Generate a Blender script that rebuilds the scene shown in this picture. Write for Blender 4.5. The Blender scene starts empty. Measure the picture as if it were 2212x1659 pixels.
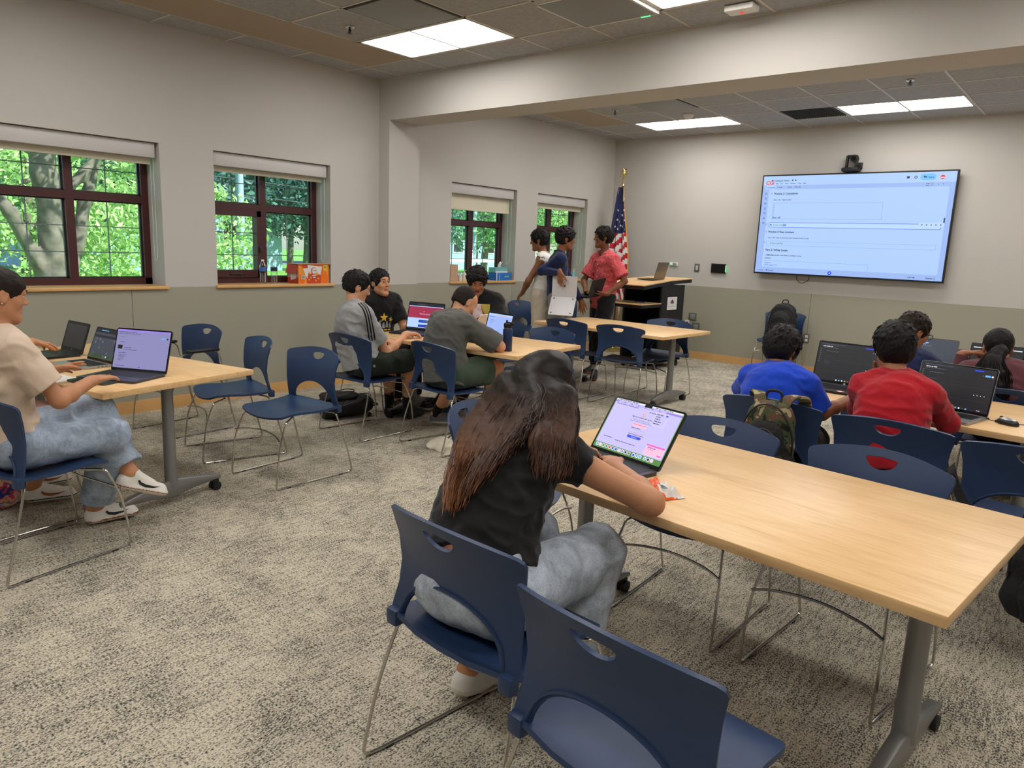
import bpy, bmesh, math, random
import numpy as np
from mathutils import Vector, Matrix, geometry
from mathutils.bvhtree import BVHTree

S = bpy.context.scene
PI = math.pi
V = Vector
random.seed(7)

# ---------------------------------------------------------------- camera
cam_d = bpy.data.cameras.new('camera')
cam = bpy.data.objects.new('camera', cam_d)
S.collection.objects.link(cam)
yaw, pitch, roll = 0.6908, -0.1874, 0.0402
_f = V((-math.sin(yaw) * math.cos(pitch), math.cos(yaw) * math.cos(pitch), math.sin(pitch)))
_r = V((math.cos(yaw), math.sin(yaw), 0))
_u = _r.cross(_f)
_r2 = _r * math.cos(roll) + _u * math.sin(roll)
_u2 = -_r * math.sin(roll) + _u * math.cos(roll)
_m = Matrix((_r2, _u2, -_f)).transposed().to_4x4()
_m.translation = V((6.2226, -9.7801, 1.5011))
cam.matrix_world = _m
cam_d.sensor_fit = 'HORIZONTAL'
cam_d.sensor_width = 36.0
cam_d.lens = 36.0 * 1569.89 / 2212
cam_d.clip_start = 0.05
cam_d.clip_end = 400
S.camera = cam

# ---------------------------------------------------------------- sky, sun, exposure
S.view_settings.view_transform = 'Standard'
S.view_settings.look = 'None'
S.view_settings.gamma = 1
S.view_settings.exposure = 0.24
S.view_settings.use_curve_mapping = False
S.cycles.use_denoising = True
S.cycles.max_bounces = 7
S.cycles.diffuse_bounces = 5
S.cycles.glossy_bounces = 3
S.cycles.transparent_max_bounces = 12
S.cycles.caustics_reflective = False
S.cycles.caustics_refractive = False
S.cycles.sample_clamp_indirect = 6
W = bpy.data.worlds.new('daylight')
S.world = W
W.use_nodes = True
_nt = W.node_tree
_nt.nodes.clear()
_sky = _nt.nodes.new('ShaderNodeTexSky')
_sky.sky_type = 'NISHITA'
_sky.sun_disc = False
_sky.sun_elevation = math.radians(48)
_sky.sun_rotation = math.radians(60)
_bg = _nt.nodes.new('ShaderNodeBackground')
_bg.inputs['Strength'].default_value = 0.28
_wo = _nt.nodes.new('ShaderNodeOutputWorld')
_nt.links.new(_sky.outputs[0], _bg.inputs[0])
_nt.links.new(_bg.outputs[0], _wo.inputs[0])
sun_d = bpy.data.lights.new('sun', 'SUN')
sun_d.energy = 9
sun_d.angle = 0.01
sun_d.color = (1, .95, .86)
sun = bpy.data.objects.new('sun', sun_d)
S.collection.objects.link(sun)
sun.rotation_euler = (math.radians(-22), math.radians(40), 0)
PANEL_STRENGTH = 11.0

# ---------------------------------------------------------------- helpers: objects
def link(o, parent=None):
    S.collection.objects.link(o)
    if parent is not None:
        o.parent = parent
    return o

def tag(o, label=None, cat=None, group=None, kind=None):
    if label: o['label'] = label
    if cat: o['category'] = cat
    if group: o['group'] = group
    if kind: o['kind'] = kind
    return o

def thing(name, label, cat, loc=(0, 0, 0), rz=0.0, group=None):
    o = bpy.data.objects.new(name, None)
    o.empty_display_size = .1
    link(o)
    o.location = loc
    o.rotation_euler = (0, 0, rz)
    return tag(o, label, cat, group)

def dup(root, loc, rz, label, group=None, skip=(), cat=None):
    r = root.copy()
    link(r)
    r.location = loc
    r.rotation_euler = (0, 0, rz)
    r['label'] = label
    if group: r['group'] = group
    if cat: r['category'] = cat
    for ch in list(root.children):
        if ch.name.split('.')[0] in skip: continue
        c = ch.copy()
        S.collection.objects.link(c)
        c.parent = r
        for g in list(ch.children):
            d = g.copy()
            S.collection.objects.link(d)
            d.parent = c
    return r

# ---------------------------------------------------------------- helpers: materials
def lin(c):
    return tuple((x / 255 / 12.92) if x / 255 <= .04045 else ((x / 255 + .055) / 1.055) ** 2.4 for x in c)

_mats = {}
def mat(name, rgb=(128, 128, 128), rough=.5, metal=0.0, spec=.5, emit=None, estr=1.0, bump=None, var=None, sheen=0, alpha=None, coat=0):
    """rgb in sRGB 0-255; bump=(scale, strength); var=(scale, amount) multiplies the colour by noise"""
    if name in _mats: return _mats[name]
    m = bpy.data.materials.new(name)
    m.use_nodes = True
    nt = m.node_tree
    b = nt.nodes['Principled BSDF']
    b.inputs['Base Color'].default_value = (*lin(rgb), 1)
    b.inputs['Roughness'].default_value = rough
    b.inputs['Metallic'].default_value = metal
    b.inputs['Specular IOR Level'].default_value = spec
    if sheen: b.inputs['Sheen Weight'].default_value = sheen
    if coat: b.inputs['Coat Weight'].default_value = coat
    if emit:
        b.inputs['Emission Color'].default_value = (*lin(emit), 1)
        b.inputs['Emission Strength'].default_value = estr
    co = None
    if bump or var:
        co = nt.nodes.new('ShaderNodeTexCoord')
    if var:
        n = nt.nodes.new('ShaderNodeTexNoise')
        n.inputs['Scale'].default_value = var[0]
        n.inputs['Detail'].default_value = 4
        nt.links.new(co.outputs['Object'], n.inputs['Vector'])
        r = nt.nodes.new('ShaderNodeValToRGB')
        a = var[1]
        c = lin(rgb)
        r.color_ramp.elements[0].color = (*[x * (1 - a) for x in c], 1)
        r.color_ramp.elements[1].color = (*[min(1, x * (1 + a)) for x in c], 1)
        r.color_ramp.elements[0].position = .3
        r.color_ramp.elements[1].position = .7
        nt.links.new(n.outputs[0], r.inputs[0])
        nt.links.new(r.outputs[0], b.inputs['Base Color'])
    if bump:
        n = nt.nodes.new('ShaderNodeTexNoise')
        n.inputs['Scale'].default_value = bump[0]
        n.inputs['Detail'].default_value = 3
        nt.links.new(co.outputs['Object'], n.inputs['Vector'])
        bp = nt.nodes.new('ShaderNodeBump')
        bp.inputs['Strength'].default_value = bump[1]
        bp.inputs['Distance'].default_value = .01
        nt.links.new(n.outputs[0], bp.inputs['Height'])
        nt.links.new(bp.outputs[0], b.inputs['Normal'])
    _mats[name] = m
    return m

def ramp(nt, src, stops):
    r = nt.nodes.new('ShaderNodeValToRGB')
    el = r.color_ramp.elements
    el[0].position, el[0].color = stops[0][0], (*lin(stops[0][1]), 1)
    el[1].position, el[1].color = stops[-1][0], (*lin(stops[-1][1]), 1)
    for p, c in stops[1:-1]:
        e = el.new(p)
        e.color = (*lin(c), 1)
    nt.links.new(src, r.inputs[0])
    return r

def nz(nt, vec, scale, detail=3, rough=.5, dist=0):
    n = nt.nodes.new('ShaderNodeTexNoise')
    n.inputs['Scale'].default_value = scale
    n.inputs['Detail'].default_value = detail
    n.inputs['Roughness'].default_value = rough
    n.inputs['Distortion'].default_value = dist
    nt.links.new(vec, n.inputs['Vector'])
    return n

def mapping(nt, vec, scale=(1, 1, 1), rot=(0, 0, 0)):
    m = nt.nodes.new('ShaderNodeMapping')
    m.inputs['Scale'].default_value = scale
    m.inputs['Rotation'].default_value = rot
    nt.links.new(vec, m.inputs['Vector'])
    return m.outputs[0]

def mixc(nt, a, b, fac, mode='MIX'):
    m = nt.nodes.new('ShaderNodeMix')
    m.data_type = 'RGBA'
    m.blend_type = mode
    if isinstance(fac, (int, float)): m.inputs[0].default_value = fac
    else: nt.links.new(fac, m.inputs[0])
    nt.links.new(a, m.inputs[6])
    if isinstance(b, tuple): m.inputs[7].default_value = (*b, 1)
    else: nt.links.new(b, m.inputs[7])
    return m.outputs[2]

def m_carpet():
    m = mat('carpet', (150, 142, 126), .95, spec=.1)
    nt = m.node_tree; b = nt.nodes['Principled BSDF']
    co = nt.nodes.new('ShaderNodeTexCoord').outputs['Object']
    sp = nz(nt, mapping(nt, co, (1, .6, 1)), 190, 2, .6)
    st = nz(nt, mapping(nt, co, (6, .9, 1)), 13, 4, .6, .3)
    st2 = nz(nt, mapping(nt, co, (.9, 6, 1)), 12, 4, .6, .3)
    big = nz(nt, co, 3.2, 4, .6)
    def math_(op, a, c, v=None):
        n = nt.nodes.new('ShaderNodeMath'); n.operation = op
        nt.links.new(a, n.inputs[0])
        if isinstance(c, float): n.inputs[1].default_value = c
        else: nt.links.new(c, n.inputs[1])
        return n.outputs[0]
    s = math_('MULTIPLY', st.outputs[0], .55)
    s = math_('ADD', s, math_('MULTIPLY', st2.outputs[0], .2))
    s = math_('ADD', s, math_('MULTIPLY', big.outputs[0], .35))
    t = math_('ADD', math_('MULTIPLY', sp.outputs[0], .85), math_('MULTIPLY', s, .70))
    r = ramp(nt, t, [(.66, (62, 63, 62)), (.73, (108, 105, 98)), (.795, (168, 160, 143)), (.90, (206, 196, 176))])
    nt.links.new(r.outputs[0], b.inputs['Base Color'])
    bp = nt.nodes.new('ShaderNodeBump'); bp.inputs['Strength'].default_value = .5; bp.inputs['Distance'].default_value = .004
    nt.links.new(sp.outputs[0], bp.inputs['Height']); nt.links.new(bp.outputs[0], b.inputs['Normal'])
    return m

def m_maple():
    m = mat('maple_laminate', (228, 190, 138), .36, spec=.45)
    nt = m.node_tree; b = nt.nodes['Principled BSDF']
    co = nt.nodes.new('ShaderNodeTexCoord').outputs['Object']
    a = nz(nt, mapping(nt, co, (1.3, 9, 9)), 2.2, 6, .6, .8)
    c = nz(nt, mapping(nt, co, (4, 60, 60)), 2.0, 4, .6)
    r = ramp(nt, a.outputs[0], [(.30, (214, 172, 118)), (.45, (228, 188, 134)), (.7, (234, 197, 146))])
    r2 = ramp(nt, c.outputs[0], [(.35, (235, 225, 212)), (.6, (255, 255, 255))])
    nt.links.new(mixc(nt, r.outputs[0], r2.outputs[0], .5, 'MULTIPLY'), b.inputs['Base Color'])
    return m

def m_glass():
    m = bpy.data.materials.new('window_glass'); m.use_nodes = True
    nt = m.node_tree; nt.nodes.clear()
    o = nt.nodes.new('ShaderNodeOutputMaterial'); mx = nt.nodes.new('ShaderNodeMixShader')
    t = nt.nodes.new('ShaderNodeBsdfTransparent'); t.inputs[0].default_value = (.86, .95, .95, 1)
    g = nt.nodes.new('ShaderNodeBsdfGlossy'); g.inputs['Roughness'].default_value = .02
    mx.inputs[0].default_value = .04
    nt.links.new(t.outputs[0], mx.inputs[1]); nt.links.new(g.outputs[0], mx.inputs[2]); nt.links.new(mx.outputs[0], o.inputs[0])
    _mats['window_glass'] = m
    return m

def m_clear(name, tint=(.93, .97, .98), refl=.12):
    m = bpy.data.materials.new(name); m.use_nodes = True
    nt = m.node_tree; nt.nodes.clear()
    o = nt.nodes.new('ShaderNodeOutputMaterial'); mx = nt.nodes.new('ShaderNodeMixShader')
    t = nt.nodes.new('ShaderNodeBsdfTransparent'); t.inputs[0].default_value = (*tint, 1)
    g = nt.nodes.new('ShaderNodeBsdfGlossy'); g.inputs['Roughness'].default_value = .05
    lw = nt.nodes.new('ShaderNodeLayerWeight'); lw.inputs[0].default_value = .35
    nt.links.new(lw.outputs['Facing'], mx.inputs[0])
    nt.links.new(t.outputs[0], mx.inputs[1]); nt.links.new(g.outputs[0], mx.inputs[2]); nt.links.new(mx.outputs[0], o.inputs[0])
    _mats[name] = m
    return m

def emitm(name, rgb, s=1.0, rough=.4):
    """a lit pixel colour of a screen"""
    if name in _mats: return _mats[name]
    m = bpy.data.materials.new(name); m.use_nodes = True
    b = m.node_tree.nodes['Principled BSDF']
    b.inputs['Base Color'].default_value = (.01, .01, .01, 1)
    b.inputs['Roughness'].default_value = rough
    b.inputs['Emission Color'].default_value = (*lin(rgb), 1)
    b.inputs['Emission Strength'].default_value = s
    _mats[name] = m
    return m

def m_fabric(name, rgb, v=.12, bs=.35, scale=18, rough=.9):
    return mat(name, rgb, rough, spec=.2, bump=(scale, bs), var=(9, v), sheen=.15)

# ---------------------------------------------------------------- helpers: meshes
class MB:
    def __init__(s):
        s.v = []; s.f = []; s.mi = []; s.sm = []
    def add(s, vs, fs, mi=0, smooth=False, M=None):
        n = len(s.v)
        if M is not None: vs = [M @ V(p) for p in vs]
        s.v += [tuple(p) for p in vs]
        s.f += [tuple(i + n for i in f) for f in fs]
        s.mi += [mi] * len(fs); s.sm += [smooth] * len(fs)
        return s
    def box(s, c, d, mi=0, M=None, rz=0):
        x, y, z = d[0] / 2, d[1] / 2, d[2] / 2
        R = Matrix.Rotation(rz, 3, 'Z')
        vs = [V(c) + R @ V((a * x, b * y, e * z)) for a in (-1, 1) for b in (-1, 1) for e in (-1, 1)]
        return s.add(vs, [(0, 1, 3, 2), (4, 6, 7, 5), (0, 4, 5, 1), (2, 3, 7, 6), (0, 2, 6, 4), (1, 5, 7, 3)], mi, False, M)
    def bb(s, a, b, mi=0, M=None):
        return s.box([(a[i] + b[i]) / 2 for i in range(3)], [abs(b[i] - a[i]) for i in range(3)], mi, M)
    def rbox(s, c, d, r, seg=2, mi=0, M=None):
        bm = bmesh.new(); bmesh.ops.create_cube(bm, size=1)
        bmesh.ops.scale(bm, vec=d, verts=bm.verts)
        bmesh.ops.bevel(bm, geom=bm.edges[:], offset=r, segments=seg, affect='EDGES', profile=.5)
        bm.verts.ensure_lookup_table()
        vs = [V(c) + v.co for v in bm.verts]; fs = [[v.index for v in f.verts] for f in bm.faces]
        bm.free()
        return s.add(vs, fs, mi, True, M)
    def tube(s, pts, r, n=8, mi=0, M=None, cap=True, rr=None):
        pts = [V(p) for p in pts]; k = len(pts)
        if k < 2: return s
        rad = rr if rr else [r] * k
        T = [(pts[min(i + 1, k - 1)] - pts[max(i - 1, 0)]).normalized() for i in range(k)]
        a = T[0].orthogonal().normalized(); vs = []
        for i in range(k):
            a = (a - T[i] * a.dot(T[i])).normalized(); b = T[i].cross(a)
            for j in range(n):
                t = 2 * PI * j / n
                vs.append(pts[i] + (a * math.cos(t) + b * math.sin(t)) * rad[i])
        fs = [(i * n + j, i * n + (j + 1) % n, (i + 1) * n + (j + 1) % n, (i + 1) * n + j) for i in range(k - 1) for j in range(n)]
        if cap: fs += [tuple(reversed(range(n))), tuple(range((k - 1) * n, k * n))]
        return s.add(vs, fs, mi, True, M)
    def cyl(s, a, b, r, n=16, mi=0, M=None, r2=None):
        return s.tube([a, b], r, n, mi, M, rr=[r, r if r2 is None else r2])
    def lathe(s, prof, n=20, mi=0, M=None, c=(0, 0, 0)):
        vs = []; c = V(c)
        for r, z in prof:
            for j in range(n):
                t = 2 * PI * j / n
                vs.append(c + V((r * math.cos(t), r * math.sin(t), z)))
        k = len(prof)
        fs = [(i * n + j, i * n + (j + 1) % n, (i + 1) * n + (j + 1) % n, (i + 1) * n + j) for i in range(k - 1) for j in range(n)]
        fs += [tuple(reversed(range(n))), tuple(range((k - 1) * n, k * n))]
        return s.add(vs, fs, mi, True, M)
    def prism(s, poly, t, mi=0, M=None, z=0):
        """poly in xy, extruded z..z+t"""
        n = len(poly)
        vs = [(p[0], p[1], z) for p in poly] + [(p[0], p[1], z + t) for p in poly]
        fs = [tuple(reversed(range(n))), tuple(range(n, 2 * n))] + [(i, (i + 1) % n, n + (i + 1) % n, n + i) for i in range(n)]
        return s.add(vs, fs, mi, False, M)
    def grid(s, fn, nu, nv, mi=0, M=None, smooth=True, wrap=False):
        vs = [fn(i / nu, j / nv) for i in range(nu + 1) for j in range(nv + 1)]
        fs = [(i * (nv + 1) + j, (i + 1) * (nv + 1) + j, (i + 1) * (nv + 1) + j + 1, i * (nv + 1) + j + 1) for i in range(nu) for j in range(nv)]
        return s.add(vs, fs, mi, smooth, M)
    def build(s, name, mats, parent=None, label=None, sharp=True):
        me = bpy.data.meshes.new(name)
        me.from_pydata(s.v, [], s.f)
        for m in (mats if isinstance(mats, (list, tuple)) else [mats]):
            me.materials.append(_mats[m] if isinstance(m, str) else m)
        me.polygons.foreach_set('material_index', s.mi)
        me.polygons.foreach_set('use_smooth', s.sm)
        if sharp and any(s.sm): me.set_sharp_from_angle(angle=math.radians(38))
        me.update()
        o = bpy.data.objects.new(name, me)
        if label: o['label'] = label
        return link(o, parent)

def rrect(w, h, r, n=4, cx=0, cy=0):
    out = []
    for sx, sy, a0 in ((1, 1, 0), (-1, 1, 90), (-1, -1, 180), (1, -1, 270)):
        for i in range(n + 1):
            a = math.radians(a0 + 90 * i / n)
            out.append((cx + sx * (w / 2 - r) + r * math.cos(a), cy + sy * (h / 2 - r) + r * math.sin(a)))
    return out

def fillet(pts, r, n=5):
    """polyline with rounded corners"""
    pts = [V(p) for p in pts]; out = [pts[0]]
    for i in range(1, len(pts) - 1):
        a, b, c = pts[i - 1], pts[i], pts[i + 1]
        rr = r[i - 1] if isinstance(r, (list, tuple)) else r
        da, dc = (a - b), (c - b)
        k = min(rr, da.length * .49, dc.length * .49)
        p, q = b + da.normalized() * k, b + dc.normalized() * k
        for j in range(n + 1):
            t = j / n
            out.append(p * (1 - t) ** 2 + b * 2 * t * (1 - t) + q * t * t)
    out.append(pts[-1])
    return out

def spline(pts, n=6):
    pts = [V(p) for p in pts]; P = [pts[0]] + pts + [pts[-1]]; out = []
    for i in range(1, len(P) - 2):
        a, b, c, d = P[i - 1:i + 3]
        for j in range(n):
            t = j / n
            out.append(.5 * ((2 * b) + (c - a) * t + (2 * a - 5 * b + 4 * c - d) * t * t + (3 * b - a - 3 * c + d) * t ** 3))
    out.append(pts[-1])
    return out

_font = {}
def text_mesh(txt, size, bold=0):
    """triangulated letters in the xy plane, left aligned, baseline at 0; returns verts, faces, width"""
    k = (txt, size, bold)
    if k in _font: return _font[k]
    c = bpy.data.curves.new('t', 'FONT'); c.body = txt; c.size = size; c.offset = bold; c.resolution_u = 2; c.fill_mode = 'FRONT'
    o = bpy.data.objects.new('t', c); S.collection.objects.link(o)
    dg = bpy.context.evaluated_depsgraph_get()
    me = bpy.data.meshes.new_from_object(o.evaluated_get(dg))
    vs = [v.co.copy() for v in me.vertices]; fs = [tuple(p.vertices) for p in me.polygons]
    w = max([v.x for v in vs] or [0])
    bpy.data.meshes.remove(me); bpy.data.objects.remove(o); bpy.data.curves.remove(c)
    _font[k] = (vs, fs, w)
    return _font[k]

class Panel:
    """flat artwork on a plane: origin at lower-left, x right, y up, thickness tiny; layers stack outward"""
    def __init__(s, M, w, h):
        s.M = M; s.w = w; s.h = h; s.mb = MB(); s.mats = []; s.z = .0003
    def _m(s, m):
        if m not in s.mats: s.mats.append(m)
        return s.mats.index(m)
    def rect(s, x, y, w, h, m, lay=1, r=0):
        s.mb.prism(rrect(w, h, min(r, w / 2, h / 2) or .00001, 3 if r else 1, x + w / 2, y + h / 2), s.z * .9, s._m(m), s.M, z=s.z * lay)
    def poly(s, pts, m, lay=1):
        s.mb.prism(pts, s.z * .9, s._m(m), s.M, z=s.z * lay)
    def circ(s, x, y, r, m, lay=1, n=14):
        s.poly([(x + r * math.cos(2 * PI * i / n), y + r * math.sin(2 * PI * i / n)) for i in range(n)], m, lay)
    def text(s, x, y, txt, size, m, lay=2, bold=0, cx=False, rot=0):
        vs, fs, w = text_mesh(txt, size, bold)
        ox = x - w / 2 if cx else x
        c, d = math.cos(rot), math.sin(rot)
        s.mb.add([(ox + v.x * c - v.y * d, y + v.x * d + v.y * c, s.z * (lay + .9)) for v in vs], fs, s._m(m), False, s.M)
        return w
    def build(s, name, parent=None):
        return s.mb.build(name, s.mats, parent, sharp=False)

def frame_m(o, x, y):
    """matrix with origin o, axes x, y (normalised), z = x cross y"""
    x = V(x).normalized(); y = (V(y) - x * x.dot(V(y))).normalized(); z = x.cross(y)
    M = Matrix((x, y, z)).transposed().to_4x4(); M.translation = V(o)
    return M
# ---------------------------------------------------------------- shared materials
m_carpet(); m_maple(); m_glass(); m_clear('clear_plastic')
mat('wall_paint', (194, 190, 185), .85, spec=.2, bump=(60, .04))
mat('wainscot', (160, 157, 142), .6, spec=.3, bump=(90, .03))
mat('maple_trim', (214, 168, 108), .45, var=(3, .12))
mat('tile', (172, 172, 173), .95, spec=.1, var=(35, .10), bump=(120, .25))
mat('tee_bar', (205, 200, 190), .5)
mat('tan_panel', (166, 150, 126), .6)
mat('grey_panel', (140, 142, 142), .5, bump=(220, .2))
mat('dark_grille', (52, 48, 44), .7)
mat('window_maroon', (70, 30, 32), .45)
mat('steel_dark', (40, 42, 46), .4)
mat('valance', (196, 194, 192), .5)
mat('shade_cloth', (214, 208, 186), .8)
mat('reveal', (205, 208, 206), .8)
mat('chair_plastic', (36, 57, 92), .42, spec=.45, bump=(400, .06))
mat('chrome', (196, 192, 186), .18, 1.0)
mat('table_grey', (138, 138, 138), .38, .6)
mat('black_rubber', (22, 22, 23), .6)
mat('black_plastic', (24, 24, 26), .4)
mat('satin_black', (18, 18, 20), .55)
mat('alu_silver', (176, 178, 182), .35, .7)
mat('alu_dark', (78, 80, 88), .38, .7)
mat('alu_brown', (128, 118, 106), .4, .6)
mat('key_black', (26, 26, 29), .5)
mat('white_matte', (228, 226, 222), .6)
mat('screen_black', (10, 11, 14), .22, spec=.4)

# ---------------------------------------------------------------- room shell
G = .6279
H = 3.125; RAIL = 1.044
YB1, YB2 = -4.601, -4.1765            # beam faces
ZB = 2.725
XR, YK = 8.6, -13.2                   # right wall, wall behind the camera
PX = .163                             # pilaster depth
WIN = [(-8.13, -6.905), (-6.44, -5.22), (-3.505, -2.30), (-1.862, -.672)]
WZ0, WZ1 = 1.055, 2.215
DEP = .26

def struct(name, mb, m, parent=None, **k):
    o = mb.build(name, m, parent, **k)
    if parent is None: o['kind'] = 'structure'
    return o

struct('floor', MB().bb((-.05, YK - .05, -.06), (XR + .05, .05, 0)), 'carpet')

# left wall as a slab with window openings (inner face x=0), dado panel proud of it
mb = MB()
ys = [YK - .05] + [v for w in WIN for v in w] + [.05]
for a, b in zip(ys[::2], ys[1::2]):
    mb.bb((-.32, a, 0), (0, b, H + .1))
for a, b in WIN:
    mb.bb((-.32, a, 0), (0, b, WZ0 - .028))
    mb.bb((-.32, a, WZ1), (0, b, H + .1))
struct('wall_left', mb, 'wall_paint')
struct('wall_far', MB().bb((-.32, 0, 0), (XR + .1, .15, H + .1)), 'wall_paint')
struct('wall_right', MB().bb((XR, YK - .05, 0), (XR + .15, 0, H + .1)), 'wall_paint')
struct('wall_back', MB().bb((-.32, YK - .15, 0), (XR + .1, YK, H + .1)), 'wall_paint')
# pilaster + beam
mb = MB().bb((0, YB1, 0), (PX, YB2, H + .05)).bb((PX, YB1, ZB), (XR, YB2, H + .05))
struct('wall_beam', mb, 'wall_paint')

# dado panels (sage) with seams
def dado(name, x0, x1, y0, y1):
    mb = MB()
    if abs(x1 - x0) > abs(y1 - y0):
        cuts = [x0]; t = x0
        seams = [.68, 3.12, 5.55]
        for s in seams + [x1]:
            if s <= t: continue
            mb.bb((t + .002, y0, .09), (s - .002, y1, RAIL)); t = s
    else:
        t = y0
        for s in [-9.6, -7.19, -4.78, -2.35] + [y1]:
            if s <= t or s > y1: continue
            mb.bb((x0, t + .002, .09), (x1, s - .002, RAIL)); t = s
    return struct(name, mb, 'wainscot')
dado('trim_1', 0, .012, YK, YB1)
dado('trim_2', 0, .012, YB2, 0)
dado('trim_3', .012, XR, -.012, 0)
mb = MB().bb((PX, YB1 - .012, .09), (PX + .012, YB2, RAIL)).bb((.012, YB1 - .012, .09), (PX, YB1, RAIL)).bb((.012, YB2, .09), (PX, YB2 + .012, RAIL))
struct('trim_4', mb, 'wainscot')
# maple baseboards
struct('baseboard_left', MB().bb((.0, YK, 0), (.018, YB1, .104)).bb((0, YB2, 0), (.018, 0, .104)).bb((.018, YB1 - .018, 0), (PX + .018, YB2 + .018, .104)), 'maple_trim')
struct('baseboard_far', MB().bb((.018, -.018, 0), (XR, 0, .104)), 'maple_trim')

# ---------------------------------------------------------------- windows
def window(n, a, b, sash=False, drop=.05):
    """a..b opening in y, frame plane at x=-DEP"""
    t = bpy.data.objects.new('window_%d' % n, None); link(t); t['kind'] = 'structure'
    t.location = (0, (a + b) / 2, WZ0); L = b - a; h = WZ1 - WZ0
    x0, x1 = -DEP - .045, -DEP + .02
    ft, fw = .055, .062
    ym = L / 2 * .0
    y0, y1 = -L / 2, L / 2
    zt = (h - .0) * .61
    m = MB()
    m.bb((x0, y0, 0), (x1, y0 + ft, h)).bb((x0, y1 - ft, 0), (x1, y1, h))
    m.bb((x0, y0, 0), (x1, y1, ft)).bb((x0, y0, h - ft), (x1, y1, h))
    m.bb((x0, -fw / 2, ft), (x1 + .006, fw / 2, h - ft))
    m.bb((x0, y0 + ft, zt - fw / 2), (x1 + .004, y1 - ft, zt + fw / 2))
    if sash:
        q = .045
        m.bb((x0, y0 + ft, ft), (x1 + .02, y0 + ft + q, zt - fw / 2)).bb((x0, -fw / 2 - q, ft), (x1 + .02, -fw / 2, zt - fw / 2))
        m.bb((x0, y0 + ft, ft), (x1 + .02, -fw / 2, ft + q * 1.5)).bb((x0, y0 + ft, zt - fw / 2 - q * 1.2), (x1 + .02, -fw / 2, zt - fw / 2))
    m.build('window_frame', 'window_maroon', t)
    # dark inner glazing stops and grey grille bars
    g = MB(); d = MB()
    for (ya, yb) in ((y0 + ft, -fw / 2), (fw / 2, y1 - ft)):
        for (za, zb, nz_) in ((ft, zt - fw / 2, 3), (zt + fw / 2, h - ft, 2)):
            g.bb((x0 + .006, ya, za), (x0 + .030, ya + .012, zb)).bb((x0 + .006, yb - .012, za), (x0 + .03, yb, zb))
            g.bb((x0 + .006, ya, za), (x0 + .030, yb, za + .010)).bb((x0 + .006, ya, zb - .01), (x0 + .03, yb, zb))
            ymid = (ya + yb) / 2
            d.bb((x0 + .012, ymid - .004, za), (x0 + .02, ymid + .004, zb))
            for k in range(1, nz_):
                zz = za + (zb - za) * k / nz_
                d.bb((x0 + .012, ya, zz - .004), (x0 + .02, yb, zz + .004))
    g.build('glazing_bead', 'steel_dark', t)
    d.build('window_grille', 'grey_panel', t)
    p = MB()
    p.bb((x0 + .022, y0 + ft, ft), (x0 + .025, -fw / 2, zt - fw / 2)); p.bb((x0 + .022, fw / 2, ft), (x0 + .025, y1 - ft, zt - fw / 2))
    p.bb((x0 + .022, y0 + ft, zt + fw / 2), (x0 + .025, -fw / 2, h - ft)); p.bb((x0 + .022, fw / 2, zt + fw / 2), (x0 + .025, y1 - ft, h - ft))
    p.build('pane', 'window_glass', t)
    if sash:
        k = MB(); k.rbox((x1 + .028, (y0 - .0) / 2 - .0, ft + .03), (.014, .12, .012), .004); k.rbox((x1 + .03, -fw / 2 - .02, zt * .45), (.018, .016, .06), .005)
        k.build('latch', 'steel_dark', t)
    # sill board
    s = MB(); s.bb((-DEP + .02, y0 - .0, -.028), (.0, y1 + .0, 0)); s.rbox((.012, 0, -.014), (.045, L + .04, .028), .006)
    s.build('window_sill', 'maple_trim', t)
    # painted reveals are part of the wall; the roller shade is a thing of its own
    return t
window(1, *WIN[0]); window(2, *WIN[1], sash=True); window(3, *WIN[2]); window(4, *WIN[3], sash=True)

shade_lab = ['roller shade in a pale grey valance over the widest window', 'roller shade over the window with the orange snack box on its sill',
             'roller shade pulled lowest, over the window behind the seated person in the pink print tee', 'roller shade over the window nearest the flag']
for i, ((a, b), dr) in enumerate(zip(WIN, (.035, .03, .17, .05))):
    t = thing('roller_shade', shade_lab[i], 'window shade', (-.08, (a + b) / 2, WZ1), 0, 'roller shades in the window tops')
    L = b - a
    m = MB(); m.rbox((0, -.008, -.062), (.09, L - .02, .118), .008)
    m.build('valance', 'valance', t)
    m = MB(); m.bb((-.03, -L / 2 + .02, -.12 - dr), (-.027, L / 2 - .03, -.11)); m.rbox((-.028, -.005, -.125 - dr), (.012, L - .05, .022), .004)
    m.build('shade_cloth', 'shade_cloth', t)
    m = MB(); yb = L / 2 - .012
    m.tube(fillet([(.01, yb - .01, -.1), (.01, yb - .01, -.93), (-.03, yb - .01, -.96), (-.045, yb - .01, -.93), (-.045, yb - .01, -.1)], .03), .002, 5)
    m.build('pull_chain', 'white_matte', t)

# ---------------------------------------------------------------- ceiling
GX = .364
def grid_y(room):
    if room == 1: return [YB1, -5.052] + [-5.052 - G * k for k in range(1, 14)]
    return [0, -.585] + [-.585 - G * k for k in range(1, 6)] + [YB2]
xs = [0] + [GX + G * k for k in range(14)]
xs = [x for x in xs if x < XR] + [XR]
skip = {}
lights = [(1, 1, 5.052), (5, 1, 5.052), (1, 3, None), (5, 3, None)]
mb = MB(); tb = MB()
def tiles(room, special):
    gy = grid_y(room)
    gy = sorted([max(y, YK) for y in gy])
    gy = sorted(set(gy))
    for i in range(len(xs) - 1):
        for j in range(len(gy) - 1):
            if (i, j) in special: continue
            mb.bb((xs[i] + .008, gy[j] + .008, H + .004), (xs[i + 1] - .008, gy[j + 1] - .008, H + .02))
    for x in xs: tb.bb((x - .010, gy[0], H), (x + .010, gy[-1], H + .012))
    for y in gy: tb.bb((0, y - .010, H), (XR, y + .010, H + .0115))
    return gy
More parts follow.
